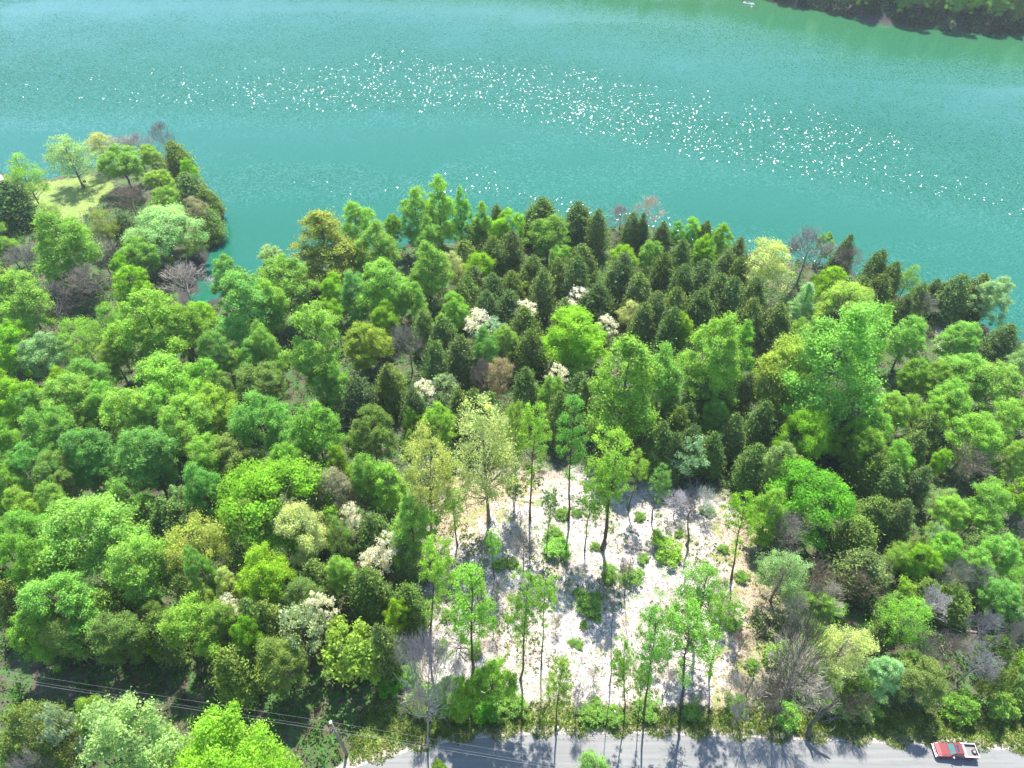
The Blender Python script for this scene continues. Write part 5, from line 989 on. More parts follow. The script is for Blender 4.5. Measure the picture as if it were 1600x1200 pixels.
('K', 1, [0.204, 0.333, 0.08], 49.37, 37.32, -0.36, 0.737, 1.772, 1.18, 0, 'mid-sized olive shrub right of the whitish twiggy tree'),
('K', 2, [0.218, 0.295, 0.068], 59.83, 35.09, -0.49, 0.531, 1.995, 6.02, 0, 'small olive shrub right of the pale cream tree of the right thicket'),
('B', 1, [0.291, 0.264, 0.236], 78.14, 59.85, -3.54, 0.523, 0.586, 4.08, 0, 'mid-sized bare grey tree right of the vivid emerald-lime sprawling tree'),
('K', 0, [0.219, 0.349, 0.087], 42.21, 34.84, -0.34, 0.649, 1.677, 1.69, 0, 'mid-sized olive shrub on the road side of the pale cream tree of the right thicket'),
('K', 1, [0.302, 0.472, 0.227], 70.35, 45.19, -1.64, 0.706, 1.322, 5.86, 0, 'mid-sized pale sage shrub right of the round dark cedar of the right thicket'),
('B', 2, [0.245, 0.246, 0.193], 51.62, 38.68, -0.6, 0.35, 0.678, 1.93, 0, 'small bare grey tree right of the pale cream tree of the right thicket'),
('C', 1, [0.175, 0.257, 0.049], 58.27, 55.06, -2.14, 0.836, 0.77, 3.08, 0, 'small olive cedar on the lake side of the pale cream tree of the right thicket'),
('C', 3, [0.128, 0.222, 0.051], 68.61, 56.38, -2.38, 1.115, 0.655, 2.76, 0, 'mid-sized dark green cedar right of the round dark cedar of the right thicket'),
('S', 2, [0.299, 0.457, 0.203], 62.95, 58.02, -2.37, 0.415, 0.442, 3.79, 0, 'small pale sage airy tree right of the round dark cedar of the right thicket'),
('K', 2, [0.229, 0.415, 0.073], 56.05, 33.55, -0.29, 0.85, 0.836, 0.97, 0, 'mid-sized yellow-green shrub right of the pale cream tree of the right thicket'),
('K', 0, [0.255, 0.414, 0.082], 61.47, 33.8, -0.47, 0.872, 0.746, 5.88, 0, 'mid-sized fresh green shrub right of the whitish twiggy tree'),
('R', 4, [0.275, 0.421, 0.082], -114.39, 127.12, -6.4, 0.722, 0.495, 3.95, 0, 'mid-sized yellow-green rounded tree left of the cool green tree at left edge under bare crowns'),
('S', 1, [0.218, 0.417, 0.072], -124.12, 143.58, -5.7, 0.807, 0.555, 2.75, 0, 'mid-sized fresh green airy tree left of the big green tree below the headland lawn'),
('R', 1, [0.245, 0.478, 0.077], -126.51, 144.83, -6.24, 0.934, 0.588, 0.14, 0, 'mid-sized fresh green rounded tree left of the big green tree below the headland lawn'),
('S', 0, [0.231, 0.459, 0.074], -118.68, 127.92, -5.44, 0.698, 0.676, 0.12, 0, 'mid-sized fresh green airy tree left of the vivid lime tree behind the cove'),
('S', 3, [0.263, 0.509, 0.092], -113.82, 118.9, -5.95, 0.606, 0.568, 3.63, 0, 'small fresh green airy tree left of the vivid lime tree behind the cove'),
('C', 0, [0.121, 0.191, 0.052], 83.2, 117.46, -7.89, 1.152, 0.821, 1.5, 0, 'small dark green cedar right of the giant dark-based green tree'),
('R', 3, [0.293, 0.454, 0.079], -57.07, 22.24, -0.02, 0.582, 0.679, 2.24, 0, 'mid-sized yellow-green rounded tree left of the vivid lime giant at the bottom left'),
('R', 0, [0.271, 0.471, 0.083], -50.61, 17.82, -0.09, 0.6, 0.743, 4.63, 0, 'large fresh green rounded tree left of the vivid lime giant at the bottom left'),
('R', 2, [0.247, 0.344, 0.083], -47.1, 17.77, 0.12, 0.549, 0.741, 0.92, 0, 'mid-sized olive rounded tree on the road side of the mint giant at the bottom left'),
('R', 4, [0.228, 0.433, 0.08], -54.74, 23.2, -0.07, 0.594, 0.785, 0.37, 0, 'mid-sized fresh green rounded tree left of the mint giant at the bottom left'),
('R', 1, [0.227, 0.449, 0.082], -45.66, 19.04, 0.01, 0.516, 0.718, 1.26, 0, 'mid-sized fresh green rounded tree in the spring wood above the road'),
('K', 1, [0.145, 0.453, 0.036], 6.44, 59.52, -0.36, 0.636, 0.32, 4.69, 0, 'small vivid emerald shrub right of the small grey twiggy tree in the clearing', 'low'),
('K', 2, [0.274, 0.508, 0.108], 6.67, 56.36, -0.1, 0.841, 0.424, 5.52, 0, 'mid-sized fresh green shrub right of the middle green crown in the clearing'),
('K', 0, [0.263, 0.447, 0.067], 22.95, 56.33, -0.58, 1.027, 0.517, 4.33, 0, 'mid-sized yellow-green shrub on the lake side of the cool green crown in the lower clearing'),
('K', 1, [0.241, 0.42, 0.068], 9.57, 49.67, -0.19, 0.454, 0.229, 1.17, 0, 'small fresh green shrub left of the bare leaning pole in the clearing', 'low'),
('K', 2, [0.26, 0.483, 0.072], 11.24, 47.89, -0.16, 0.793, 0.4, 0.93, 0, 'mid-sized fresh green shrub on the road side of the bare leaning pole in the clearing', 'low'),
('K', 0, [0.271, 0.503, 0.101], 14.21, 52.96, -0.62, 0.609, 0.307, 3.88, 0, 'small fresh green shrub on the road side of the bare leaning pole in the clearing', 'low'),
('K', 1, [0.22, 0.414, 0.078], 17.22, 52.4, -0.56, 0.714, 0.36, 1.53, 0, 'small fresh green shrub right of the bare leaning pole in the clearing', 'low'),
('K', 2, [0.153, 0.383, 0.03], 22.12, 60.21, -0.89, 0.339, 0.171, 4.14, 0, 'small vivid emerald shrub on the lake side of the bare leaning pole in the clearing', 'low'),
('K', 0, [0.286, 0.463, 0.075], 19.46, 55.45, -0.38, 0.4, 0.202, 0.2, 0, 'small fresh green shrub on the lake side of the broad airy crown by the road', 'low'),
('K', 1, [0.282, 0.487, 0.1], 9.88, 45.09, -0.25, 0.27, 0.136, 0.69, 0, 'small fresh green shrub on the lake side of the small yellowish tree by the road', 'low'),
('K', 2, [0.238, 0.433, 0.071], 11.98, 45.99, -0.17, 0.272, 0.137, 0.81, 0, 'small fresh green shrub left of the cool green crown in the lower clearing', 'low'),
('K', 0, [0.212, 0.43, 0.075], 9.06, 42.27, -0.05, 0.298, 0.15, 0.84, 0, 'small fresh green shrub on the road side of the middle green crown in the clearing', 'low'),
('K', 1, [0.208, 0.417, 0.082], 8.21, 42.51, 0.01, 0.265, 0.134, 4.06, 0, 'small fresh green shrub on the lake side of the mint tree below the road', 'low'),
('K', 2, [0.269, 0.452, 0.067], 0.0, 54.69, 0.01, 0.433, 0.218, 2.62, 0, 'small fresh green shrub left of the middle green crown in the clearing', 'low'),
('K', 0, [0.266, 0.486, 0.071], -1.87, 54.09, 0.12, 0.467, 0.235, 3.01, 0, 'small yellow-green shrub left of the middle green crown in the clearing', 'low'),
('K', 1, [0.233, 0.424, 0.082], 12.56, 57.78, -0.62, 0.333, 0.168, 4.97, 0, 'small yellow-green shrub on the lake side of the bare leaning pole in the clearing', 'low'),
('K', 2, [0.26, 0.48, 0.089], 30.86, 64.46, -1.08, 0.504, 0.254, 3.14, 0, "small fresh green shrub left of the umbrella tree at the clearing's right rim", 'low'),
('K', 0, [0.253, 0.478, 0.097], 25.46, 59.97, -0.52, 0.3, 0.151, 3.26, 0, 'small fresh green shrub on the road side of the pale tiered tree under the cedars', 'low'),
('K', 1, [0.249, 0.44, 0.088], -8.88, 46.21, -0.04, 0.442, 0.223, 3.13, 0, "small fresh green shrub right of the grey bare tree at the road's left bend", 'low'),
('K', 2, [0.252, 0.45, 0.088], -4.7, 41.15, 0.1, 0.426, 0.215, 1.15, 0, 'small fresh green shrub on the road side of the wide green crown in the clearing', 'low'),
('K', 0, [0.289, 0.481, 0.079], -9.48, 42.13, -0.12, 0.364, 0.183, 3.26, 0, 'small yellow-green shrub on the road side of the wide green crown in the clearing', 'low'),
('K', 1, [0.254, 0.499, 0.079], 20.07, 63.21, -1.01, 0.385, 0.194, 3.07, 0, 'small fresh green shrub on the lake side of the bare leaning pole in the clearing', 'low'),
('K', 2, [0.226, 0.415, 0.064], 8.03, 63.58, -0.67, 0.5, 0.252, 1.25, 0, 'small fresh green shrub right of the small grey twiggy tree in the clearing', 'low'),
('K', 0, [0.276, 0.455, 0.086], 10.04, 63.74, -0.55, 0.346, 0.175, 1.76, 0, 'small fresh green shrub on the lake side of the middle green crown in the clearing', 'low'),
('K', 1, [0.269, 0.486, 0.07], 30.29, 44.77, 0.04, 0.505, 0.254, 2.76, 0, 'small fresh green shrub right of the broad airy crown by the road', 'low'),
('K', 2, [0.293, 0.493, 0.106], 33.34, 52.13, -0.08, 0.462, 0.233, 0.11, 0, 'small fresh green shrub left of the big dark-trunked dead tree', 'low'),
('K', 0, [0.253, 0.472, 0.083], 31.66, 57.05, -0.32, 0.368, 0.185, 5.15, 0, 'small fresh green shrub right of the cool green crown in the lower clearing', 'low'),
('K', 1, [0.259, 0.463, 0.092], 31.65, 39.44, 0.05, 0.421, 0.212, 5.46, 0, 'small fresh green shrub left of the whitish twiggy tree', 'low'),
('K', 2, [0.267, 0.479, 0.073], 28.5, 34.6, -0.18, 0.624, 0.315, 2.36, 0, 'small fresh green shrub on the road side of the whitish twiggy tree', 'low'),
('K', 0, [0.266, 0.407, 0.074], 16.95, 33.73, 0.05, 0.681, 0.343, 0.85, 0, 'mid-sized yellow-green shrub right of the mint tree below the road', 'low'),
('K', 1, [0.289, 0.479, 0.099], 10.03, 32.97, 0.02, 0.769, 0.388, 2.36, 0, 'mid-sized fresh green shrub on the lake side of the mint tree below the road', 'low'),
('K', 2, [0.254, 0.455, 0.08], 12.8, 32.58, 0.03, 0.613, 0.309, 6.12, 0, 'small fresh green shrub on the road side of the small yellowish tree by the road', 'low'),
('K', 0, [0.309, 0.51, 0.111], -11.37, 34.5, 0.09, 0.778, 0.579, 0.66, 0, 'mid-sized fresh green shrub on the road side of the wide green crown in the clearing'),
('K', 1, [0.278, 0.52, 0.085], -13.33, 37.75, 0.07, 0.639, 0.475, 3.77, 0, 'small fresh green shrub on the road side of the white blossom streak tree'),
('K', 2, [0.236, 0.459, 0.099], -8.17, 35.02, -0.22, 0.94, 0.474, 1.15, 0, 'mid-sized fresh green shrub left of the small yellowish tree by the road'),
('K', 0, [0.132, 0.378, 0.036], -4.05, 33.82, -0.19, 0.931, 0.469, 5.06, 0, 'mid-sized vivid emerald shrub left of the small yellowish tree by the road'),
('K', 1, [0.261, 0.435, 0.063], 0.0, 34.16, -0.05, 0.777, 0.391, 5.01, 0, 'mid-sized yellow-green shrub on the road side of the small yellowish tree by the road', 'low'),
('K', 2, [0.257, 0.499, 0.096], 22.49, 33.11, 0.04, 0.523, 0.264, 5.61, 0, 'small fresh green shrub right of the mint tree below the road', 'low'),
('K', 0, [0.235, 0.454, 0.09], 34.03, 32.62, -0.07, 0.706, 0.525, 3.91, 0, 'mid-sized fresh green shrub on the road side of the whitish twiggy tree'),
('K', 1, [0.223, 0.458, 0.077], 33.78, 34.59, -0.15, 0.468, 0.348, 4.42, 0, 'small fresh green shrub on the road side of the big dark-trunked dead tree', 'low'),
('K', 2, [0.239, 0.435, 0.087], -15.13, 42.23, -0.34, 0.596, 0.444, 2.18, 0, "small fresh green shrub left of the grey bare tree at the road's left bend"),
('K', 0, [0.142, 0.382, 0.034], -15.69, 36.54, 0.0, 0.696, 0.518, 3.82, 0, 'mid-sized vivid emerald shrub on the road side of the white blossom streak tree'),
('K', 1, [0.277, 0.516, 0.094], 45.0, 47.16, -0.99, 0.69, 0.513, 2.84, 0, 'small fresh green shrub left of the pale cream tree of the right thicket'),
('K', 2, [0.271, 0.51, 0.083], 41.49, 42.24, -0.36, 0.596, 0.444, 2.31, 0, 'small fresh green shrub right of the whitish twiggy tree'),
('K', 0, [0.297, 0.507, 0.08], 39.38, 37.98, -0.49, 0.707, 0.526, 5.13, 0, 'mid-sized fresh green shrub on the road side of the big dark-trunked dead tree'),
('K', 1, [0.279, 0.525, 0.106], 36.71, 36.23, -0.23, 0.538, 0.4, 4.35, 0, 'small fresh green shrub some way on the road side of the whitish twiggy tree', 'low'),
('K', 2, [0.25, 0.483, 0.07], 39.81, 34.24, -0.26, 0.934, 0.695, 5.45, 0, 'mid-sized fresh green shrub right of the broad airy crown by the road'),
('K', 0, [0.269, 0.451, 0.093], 43.94, 33.41, -0.14, 0.773, 0.575, 5.38, 0, 'mid-sized fresh green shrub right of the cool green crown in the lower clearing'),
('K', 1, [0.167, 0.443, 0.042], 37.57, 40.51, -0.43, 0.655, 0.487, 5.92, 0, 'small vivid emerald shrub on the road side of the whitish twiggy tree'),
('R', 3, [0.234, 0.451, 0.097], 121.11, 346.27, -8.32, 0.989, 0.758, 5.78, 0, 'first deep green tree, counted from the left in the waterside row on the far shore', 'far'),
('R', 0, [0.163, 0.37, 0.098], 127.34, 341.66, -7.58, 0.908, 0.692, 3.44, 0, 'second deep green tree, counted from the left in the waterside row on the far shore', 'far'),
('C', 2, [0.144, 0.238, 0.048], 138.58, 333.34, -7.25, 1.2, 1.255, 0.94, 0, 'third dark tree, counted from the left in the waterside row on the far shore', 'far'),
('C', 4, [0.158, 0.235, 0.055], 143.84, 329.45, -7.16, 1.2, 1.242, 4.11, 0, 'fourth dark tree, counted from the left in the waterside row on the far shore', 'far'),
('R', 2, [0.191, 0.364, 0.077], 150.21, 325.15, -7.91, 1.063, 0.934, 1.25, 0, 'fifth deep green tree, counted from the left in the waterside row on the far shore', 'far'),
('R', 4, [0.193, 0.409, 0.094], 162.73, 317.6, -8.42, 0.954, 0.905, 4.51, 0, 'sixth deep green tree, counted from the left in the waterside row on the far shore', 'far'),
('R', 1, [0.193, 0.379, 0.082], 168.58, 315.14, -7.15, 1.033, 0.841, 2.51, 0, 'seventh deep green tree, counted from the left in the waterside row on the far shore', 'far'),
('R', 3, [0.226, 0.449, 0.114], 179.19, 310.69, -7.22, 0.974, 0.75, 4.98, 0, 'eighth deep green tree, counted from the left in the waterside row on the far shore', 'far'),
('R', 0, [0.246, 0.461, 0.084], 184.44, 309.78, -7.46, 0.991, 0.785, 5.33, 0, 'ninth fresh green tree, counted from the left in the waterside row on the far shore', 'far'),
('R', 2, [0.188, 0.378, 0.087], 195.5, 308.11, -7.68, 1.088, 0.755, 5.93, 0, 'tenth deep green tree, counted from the left in the waterside row on the far shore', 'far'),
('C', 1, [0.156, 0.226, 0.053], 203.65, 307.44, -6.83, 1.2, 1.54, 2.9, 0, 'eleventh dark tree, counted from the left in the waterside row on the far shore', 'far'),
('S', 2, [0.306, 0.479, 0.191], 211.78, 307.11, -8.17, 0.882, 0.985, 1.34, 0, 'twelfth grey-green tree, counted from the left in the waterside row on the far shore', 'far'),
('C', 3, [0.141, 0.221, 0.059], 219.71, 306.78, -7.58, 1.2, 1.171, 4.71, 0, 'thirteenth dark tree, counted from the left in the waterside row on the far shore', 'far'),
('S', 1, [0.392, 0.568, 0.256], 137.86, 342.59, -6.33, 0.866, 0.755, 3.32, 0, 'first grey-green tree, counted from the left in the middle row on the far shore', 'far'),
('S', 0, [0.335, 0.507, 0.202], 148.96, 334.37, -6.22, 0.888, 0.915, 2.09, 0, 'second grey-green tree, counted from the left in the middle row on the far shore', 'far'),
('C', 0, [0.133, 0.215, 0.053], 155.46, 330.14, -6.57, 1.2, 1.167, 4.2, 0, 'third dark tree, counted from the left in the middle row on the far shore', 'far'),
('R', 4, [0.222, 0.458, 0.127], 162.2, 326.02, -6.22, 0.986, 0.716, 1.99, 0, 'fourth deep green tree, counted from the left in the middle row on the far shore', 'far'),
('R', 1, [0.204, 0.421, 0.096], 172.57, 321.06, -6.12, 1.035, 0.736, 2.89, 0, 'fifth deep green tree, counted from the left in the middle row on the far shore', 'far'),
('C', 2, [0.141, 0.201, 0.04], 178.93, 318.39, -6.73, 1.2, 1.308, 5.06, 0, 'sixth dark tree, counted from the left in the middle row on the far shore', 'far'),
('C', 4, [0.129, 0.214, 0.048], 187.0, 316.47, -6.54, 1.2, 1.508, 5.94, 0, 'seventh dark tree, counted from the left in the middle row on the far shore', 'far'),
('R', 3, [0.254, 0.451, 0.079], 190.55, 315.94, -6.48, 1.052, 0.769, 4.16, 0, 'eighth fresh green tree, counted from the left in the middle row on the far shore', 'far'),
('R', 0, [0.199, 0.416, 0.081], 201.19, 314.55, -6.14, 1.052, 0.805, 0.17, 0, 'ninth deep green tree, counted from the left in the middle row on the far shore', 'far'),
('C', 1, [0.123, 0.223, 0.054], 207.9, 314.27, -6.31, 1.2, 1.418, 1.75, 0, 'tenth dark tree, counted from the left in the middle row on the far shore', 'far'),
('C', 3, [0.137, 0.227, 0.045], 218.75, 313.82, -6.6, 1.2, 1.314, 1.0, 0, 'eleventh dark tree, counted from the left in the middle row on the far shore', 'far'),
('R', 2, [0.258, 0.451, 0.088], 159.2, 337.23, -5.05, 0.913, 0.673, 5.23, 0, 'first fresh green tree, counted from the left in the back row on the far shore', 'far'),
('R', 4, [0.219, 0.455, 0.086], 165.54, 333.36, -5.23, 1.099, 0.795, 4.18, 0, 'second deep green tree, counted from the left in the back row on the far shore', 'far'),
('R', 1, [0.193, 0.396, 0.08], 172.33, 329.84, -5.18, 0.972, 0.722, 2.49, 0, 'third deep green tree, counted from the left in the back row on the far shore', 'far'),
('S', 3, [0.343, 0.479, 0.243], 180.81, 326.27, -5.07, 0.932, 1.047, 2.31, 0, 'fourth grey-green tree, counted from the left in the back row on the far shore', 'far'),
('S', 2, [0.362, 0.51, 0.243], 188.24, 324.38, -5.04, 1.084, 0.947, 2.25, 0, 'fifth grey-green tree, counted from the left in the back row on the far shore', 'far'),
('R', 3, [0.255, 0.444, 0.074], 195.78, 323.24, -4.74, 1.082, 0.725, 3.12, 0, 'sixth fresh green tree, counted from the left in the back row on the far shore', 'far'),
('C', 0, [0.141, 0.222, 0.064], 206.48, 322.34, -4.96, 1.2, 1.428, 2.19, 0, 'seventh dark tree, counted from the left in the back row on the far shore', 'far'),
('C', 2, [0.123, 0.2, 0.056], 213.8, 322.03, -4.91, 1.2, 1.52, 5.37, 0, 'eighth dark tree, counted from the left in the back row on the far shore', 'far'),
('S', 1, [0.288, 0.456, 0.176], 221.26, 321.73, -5.7, 1.012, 0.918, 4.9, 0, 'ninth grey-green tree, counted from the left in the back row on the far shore', 'far'),
('C', 4, [0.13, 0.225, 0.061], 227.52, 321.47, -4.99, 1.2, 1.477, 5.43, 0, 'tenth dark tree, counted from the left in the back row on the far shore', 'far'),
]
GROUPS = {'R': 'rounded broadleaf trees of the lakeside wood', 'T': 'tall oval trees of the lakeside wood', 'S': 'airy budding trees of the wood', 'C': 'cedars of the lakeside wood', 'B': 'bare trees among the spring leaves', 'D': 'blossoming understory trees', 'P': 'slim trees standing in and around the clearing', 'N': 'knobbly domed trees', 'K': 'shrubs of the right thicket and roadside', 'Q': 'bare saplings in the clearing'}
NAMES = {'R': 'broadleaf_tree', 'T': 'tall_broadleaf_tree', 'S': 'budding_tree', 'C': 'cedar_tree', 'B': 'bare_tree', 'D': 'blossoming_tree', 'P': 'slim_trunked_tree', 'N': 'domed_tree', 'K': 'shrub', 'Q': 'bare_sapling'}

_cache = {}
BARK = {'R': (.13, .105, .08), 'T': (.15, .13, .105), 'N': (.12, .1, .08), 'S': (.19, .165, .135), 'P': (.085, .07, .055), 'C': (.14, .095, .06),
        'D': (.14, .12, .1), 'K': (.15, .12, .09), 'Q': (.09, .075, .06)}
for (k, vi, col, x, y, z, sxy, sz, rot, lean, label, *extra) in TREES:
    key = (k, vi)
    if key not in _cache: _cache[key] = proto(k, vi)
    crown_me, trunk_me = _cache[key]
    root = link(NAMES[k], None, loc=(x, y, z-.05), label=label, category='shrub' if k == 'K' else 'tree', group='trees of the wood on the far shore' if 'far' in extra else GROUPS[k])
    root.rotation_euler = (0, lean, 0)
    root.scale = (sxy, sxy, sz)
    tr = link('trunk', trunk_me, root); tr.rotation_euler = (0, 0, rot)
    cr = link('crown', crown_me, root); cr.rotation_euler = (0, 0, rot)
    cr.color = (*((.21, .37, .08) if 'low' in extra else col), 1)
    tr.color = (*(col if k in 'BQ' else BARK[k]), 1)

ITEMS = {'truck': (53.46, 28.8, 0.0), 'boat': [105.17, 340.67, -10], 'buoy': [105.45, 336.78, -10], 'blue': (-127.92, 152.69, -6.79), 'grill': (-119.72, 179.6, -8.29), 'posts': [(5.63, 31.38, -0.0), (12.77, 33.1, 0.07)], 'pole': (-19.99, 28.56, 0.05, 10.55), 'wire_l': (-94.96, 39.79, 10.6), 'wire_r': (34.67, 20.44, 10.6), 'snag': {'base': (36.41, 30.7, -0.0), 'tip1': (38.51, 32.38, 7.5), 'fork': (36.1, 31.11, 2.5), 'tip2': (36.39, 31.8, 6.5)}, 'brush': [(26.48, 65.62, -0.99), (29.51, 67.8, -1.42), (48.03, 53.0, -1.62), (51.54, 53.22, -2.01), (56.43, 79.57, -3.46), (66.35, 45.09, -1.57), (59.87, 43.64, -1.44), (-6.89, 42.22, 0.07), (40.18, 33.01, -0.11), (-13.11, 35.68, 0.13)], 'clumps': [((6.44, 59.52, -0.36), 34), ((6.67, 56.36, -0.1), 46), ((22.95, 56.33, -0.58), 56), ((9.57, 49.67, -0.19), 26), ((11.24, 47.89, -0.16), 46), ((14.21, 52.96, -0.62), 34), ((17.22, 52.4, -0.56), 40), ((22.12, 60.21, -0.89), 18), ((19.46, 55.45, -0.38), 22), ((9.88, 45.09, -0.25), 16), ((11.98, 45.99, -0.17), 16), ((9.06, 42.27, -0.05), 18), ((8.21, 42.51, 0.01), 16), ((0.0, 54.69, 0.01), 24), ((-1.87, 54.09, 0.12), 26), ((12.56, 57.78, -0.62), 18), ((30.86, 64.46, -1.08), 26), ((25.46, 59.97, -0.52), 16), ((-8.88, 46.21, -0.04), 26), ((-4.7, 41.15, 0.1), 26), ((-9.48, 42.13, -0.12), 22), ((20.07, 63.21, -1.01), 20), ((18.2, 64.4, -1.0), 16), ((8.03, 63.58, -0.67), 26), ((10.04, 63.74, -0.55), 18), ((30.29, 44.77, 0.04), 30), ((33.34, 52.13, -0.08), 26), ((31.66, 57.05, -0.32), 20), ((31.65, 39.44, 0.05), 26), ((28.5, 34.6, -0.18), 40), ((16.95, 33.73, 0.05), 44), ((10.02, 32.81, 0.02), 50), ((12.8, 32.58, 0.03), 40), ((-11.3, 33.72, 0.08), 50), ((-13.33, 37.75, 0.07), 40), ((-8.14, 34.61, -0.19), 60), ((-4.02, 33.02, -0.12), 60), ((0.0, 33.77, -0.04), 50), ((22.47, 32.96, 0.03), 34), ((33.88, 32.07, -0.04), 46), ((33.57, 33.8, -0.14), 30), ((-15.13, 42.23, -0.34), 36), ((-15.69, 36.54, 0.0), 44), ((45.0, 47.16, -0.99), 40), ((41.49, 42.24, -0.36), 36), ((39.38, 37.98, -0.49), 44), ((36.71, 36.23, -0.23), 34)]}

import bmesh
# ------------------------------------------------------------------ joined ground growth (nobody could count it)
def land_points(n, x0, x1, y0, y1, ok):
    out = []
    tot = 0
    while tot < n:
        x = rng.uniform(x0, x1, n); y = rng.uniform(y0, y1, n)
        keep = ok(x, y)
        out.append(np.stack([x[keep], y[keep]], -1)); tot += keep.sum()
    return np.concatenate(out)[:n]

def under_material(name, stops, scale=.35):
    t = NT(name)
    geo = t.node('ShaderNodeNewGeometry')
    nz = t.noise(scale, 4, .6, geo.outputs['Position'])
    v = t.math('ADD', nz, t.math('MULTIPLY', t.math('SUBTRACT', geo.outputs['Random Per Island'], .5), .22))
    c = t.ramp(v, stops)
    hsv = t.node('ShaderNodeHueSaturation'); t.link(c, hsv.inputs['Color'])
    rr = t.math('FRACT', t.math('MULTIPLY', geo.outputs['Random Per Island'], 71.3))
    t.link(t.mapr(rr, 0, 1, .6, 1.4), hsv.inputs['Value'])
    dif = t.node('ShaderNodeBsdfDiffuse'); t.link(hsv.outputs[0], dif.inputs[0])
    tr = t.node('ShaderNodeBsdfTranslucent'); t.link(hsv.outputs[0], tr.inputs[0])
    mx = t.node('ShaderNodeMixShader', _0=.35)
    t.link(dif.outputs[0], mx.inputs[1]); t.link(tr.outputs[0], mx.inputs[2]); t.link(mx.outputs[0], t.out.inputs[0])
    return t.m

def in_view(x, y, margin=12):
    return (np.abs(x) < (y*.707+(H_CAM+4)*.707)*.727+margin) & (y > 14)
def ok_forest(x, y):
    return (poly_dist(x, y, NEAR_LAND) > 3) & (poly_dist(x, y, ZONES['CLEAR']) < 2.2*np.sin(x*.6+y*.43)+1.2*np.sin(y*1.1)-.2) & (poly_dist(x, y, ZONES['LAWN']) < 0) & \
        (poly_dist(x, y, ZONES['VERGE']) < -.3) & (poly_dist(x, y, ZONES['GRAVEL']) < -1) & (poly_dist(x, y, ZONES['DIRT']) < 0) & (line_dist(x, y, ROAD) > 4.6) & in_view(x, y)
def tufts(pts, per, rad, hgt, size, name, mat, label, aspect=.6):
    n = len(pts); gz = ground_height(pts[:, 0], pts[:, 1])
    R = rng.uniform(.5, 1.5, n)*rad
    c = np.repeat(np.stack([pts[:, 0], pts[:, 1], gz], -1), per, 0); Rr = np.repeat(R, per)
    d = rng.normal(size=(n*per, 3)); d[:, 2] = np.abs(d[:, 2])+.25; d = unit(d)
    off = d*(Rr*rng.uniform(.5, 1, n*per))[:, None]; off[:, 2] *= hgt/rad
    V = leaf_quads(c+off, unit(d+rng.normal(size=d.shape)*.7), size, aspect)
    o = link(name, make_mesh(name, V, quads_of(V), [mat]), kind='stuff', label=label)
    return o
M_UNDER = under_material('undergrowth_leaves', [(.30, (.10, .085, .055)), (.42, (.06, .11, .025)), (.52, (.045, .16, .02)), (.62, (.10, .2, .02)), (.72, (.2, .19, .1))])
tufts(land_points(9500, -135, 150, 18, 170, ok_forest), 20, 1.15, 1.5, .38, 'undergrowth', M_UNDER, 'mixed green and grey undergrowth filling the gaps between the trees')
M_GRASS = under_material('verge_grass', [(.3, (.06, .13, .015)), (.5, (.17, .26, .035)), (.68, (.34, .34, .12))], .8)
pts = land_points(15000, -45, 100, 24, 44, lambda x, y: (poly_dist(x, y, ZONES['VERGE']) > -1) & (line_dist(x, y, ROAD) > 2.85+.5*np.sin(x*1.3)))
tufts(pts, 4, .28, .30, .30, 'verge_grass', M_GRASS, 'ragged yellow-green grass along the roadside', .25)
pts = land_points(5200, -12, 36, 30, 82, lambda x, y: poly_dist(x, y, ZONES['CLEAR']) > -1)
pts = pts[(np.sin(pts[:, 0]*.55+1.5*np.sin(pts[:, 1]*.31))+np.sin(pts[:, 1]*.47+pts[:, 0]*.22)+rng.normal(0, .5, len(pts))) > .9]
tufts(pts, 9, .42, .25, .26, 'clearing_weeds', M_GRASS, 'scattered low green weeds over the pale clearing floor')
# dead sticks and leaf litter lying in the clearing
t = NT('dead_sticks'); g_ = t.node('ShaderNodeNewGeometry')
t.principled(**{'Base Color': t.ramp(g_.outputs['Random Per Island'], [(0, (.08, .065, .05)), (.5, (.22, .17, .13)), (1, (.46, .41, .36))]), 'Roughness': .95}); M_STICK = t.m
pts = land_points(12000, -14, 38, 30, 86, lambda x, y: poly_dist(x, y, ZONES['CLEAR']) > -2)
gz = ground_height(pts[:, 0], pts[:, 1])+.06
N = unit(rng.normal(size=(len(pts), 3))*.35+np.array([0, 0, 1]))
V = leaf_quads(np.stack([pts[:, 0], pts[:, 1], gz], -1), N, .42, .16)
link('forest_litter', make_mesh('forest_litter', V, quads_of(V), [M_STICK]), kind='stuff', label='dead sticks and leaves strewn over the pale clearing')

pts = land_points(3200, 70, 290, 255, 420, lambda x, y: (poly_dist(x, y, FAR_LAND) > -1) & (poly_dist(x, y, FAR_LAND) < 40))
M_BANK = under_material('bank_leaves', [(.3, (.010, .035, .016)), (.5, (.022, .075, .026)), (.68, (.06, .11, .03))], .2)
tufts(pts, 34, 2.4, 3.2, .8, 'bank_scrub', M_BANK, 'dark scrub overhanging the water along the far shore')

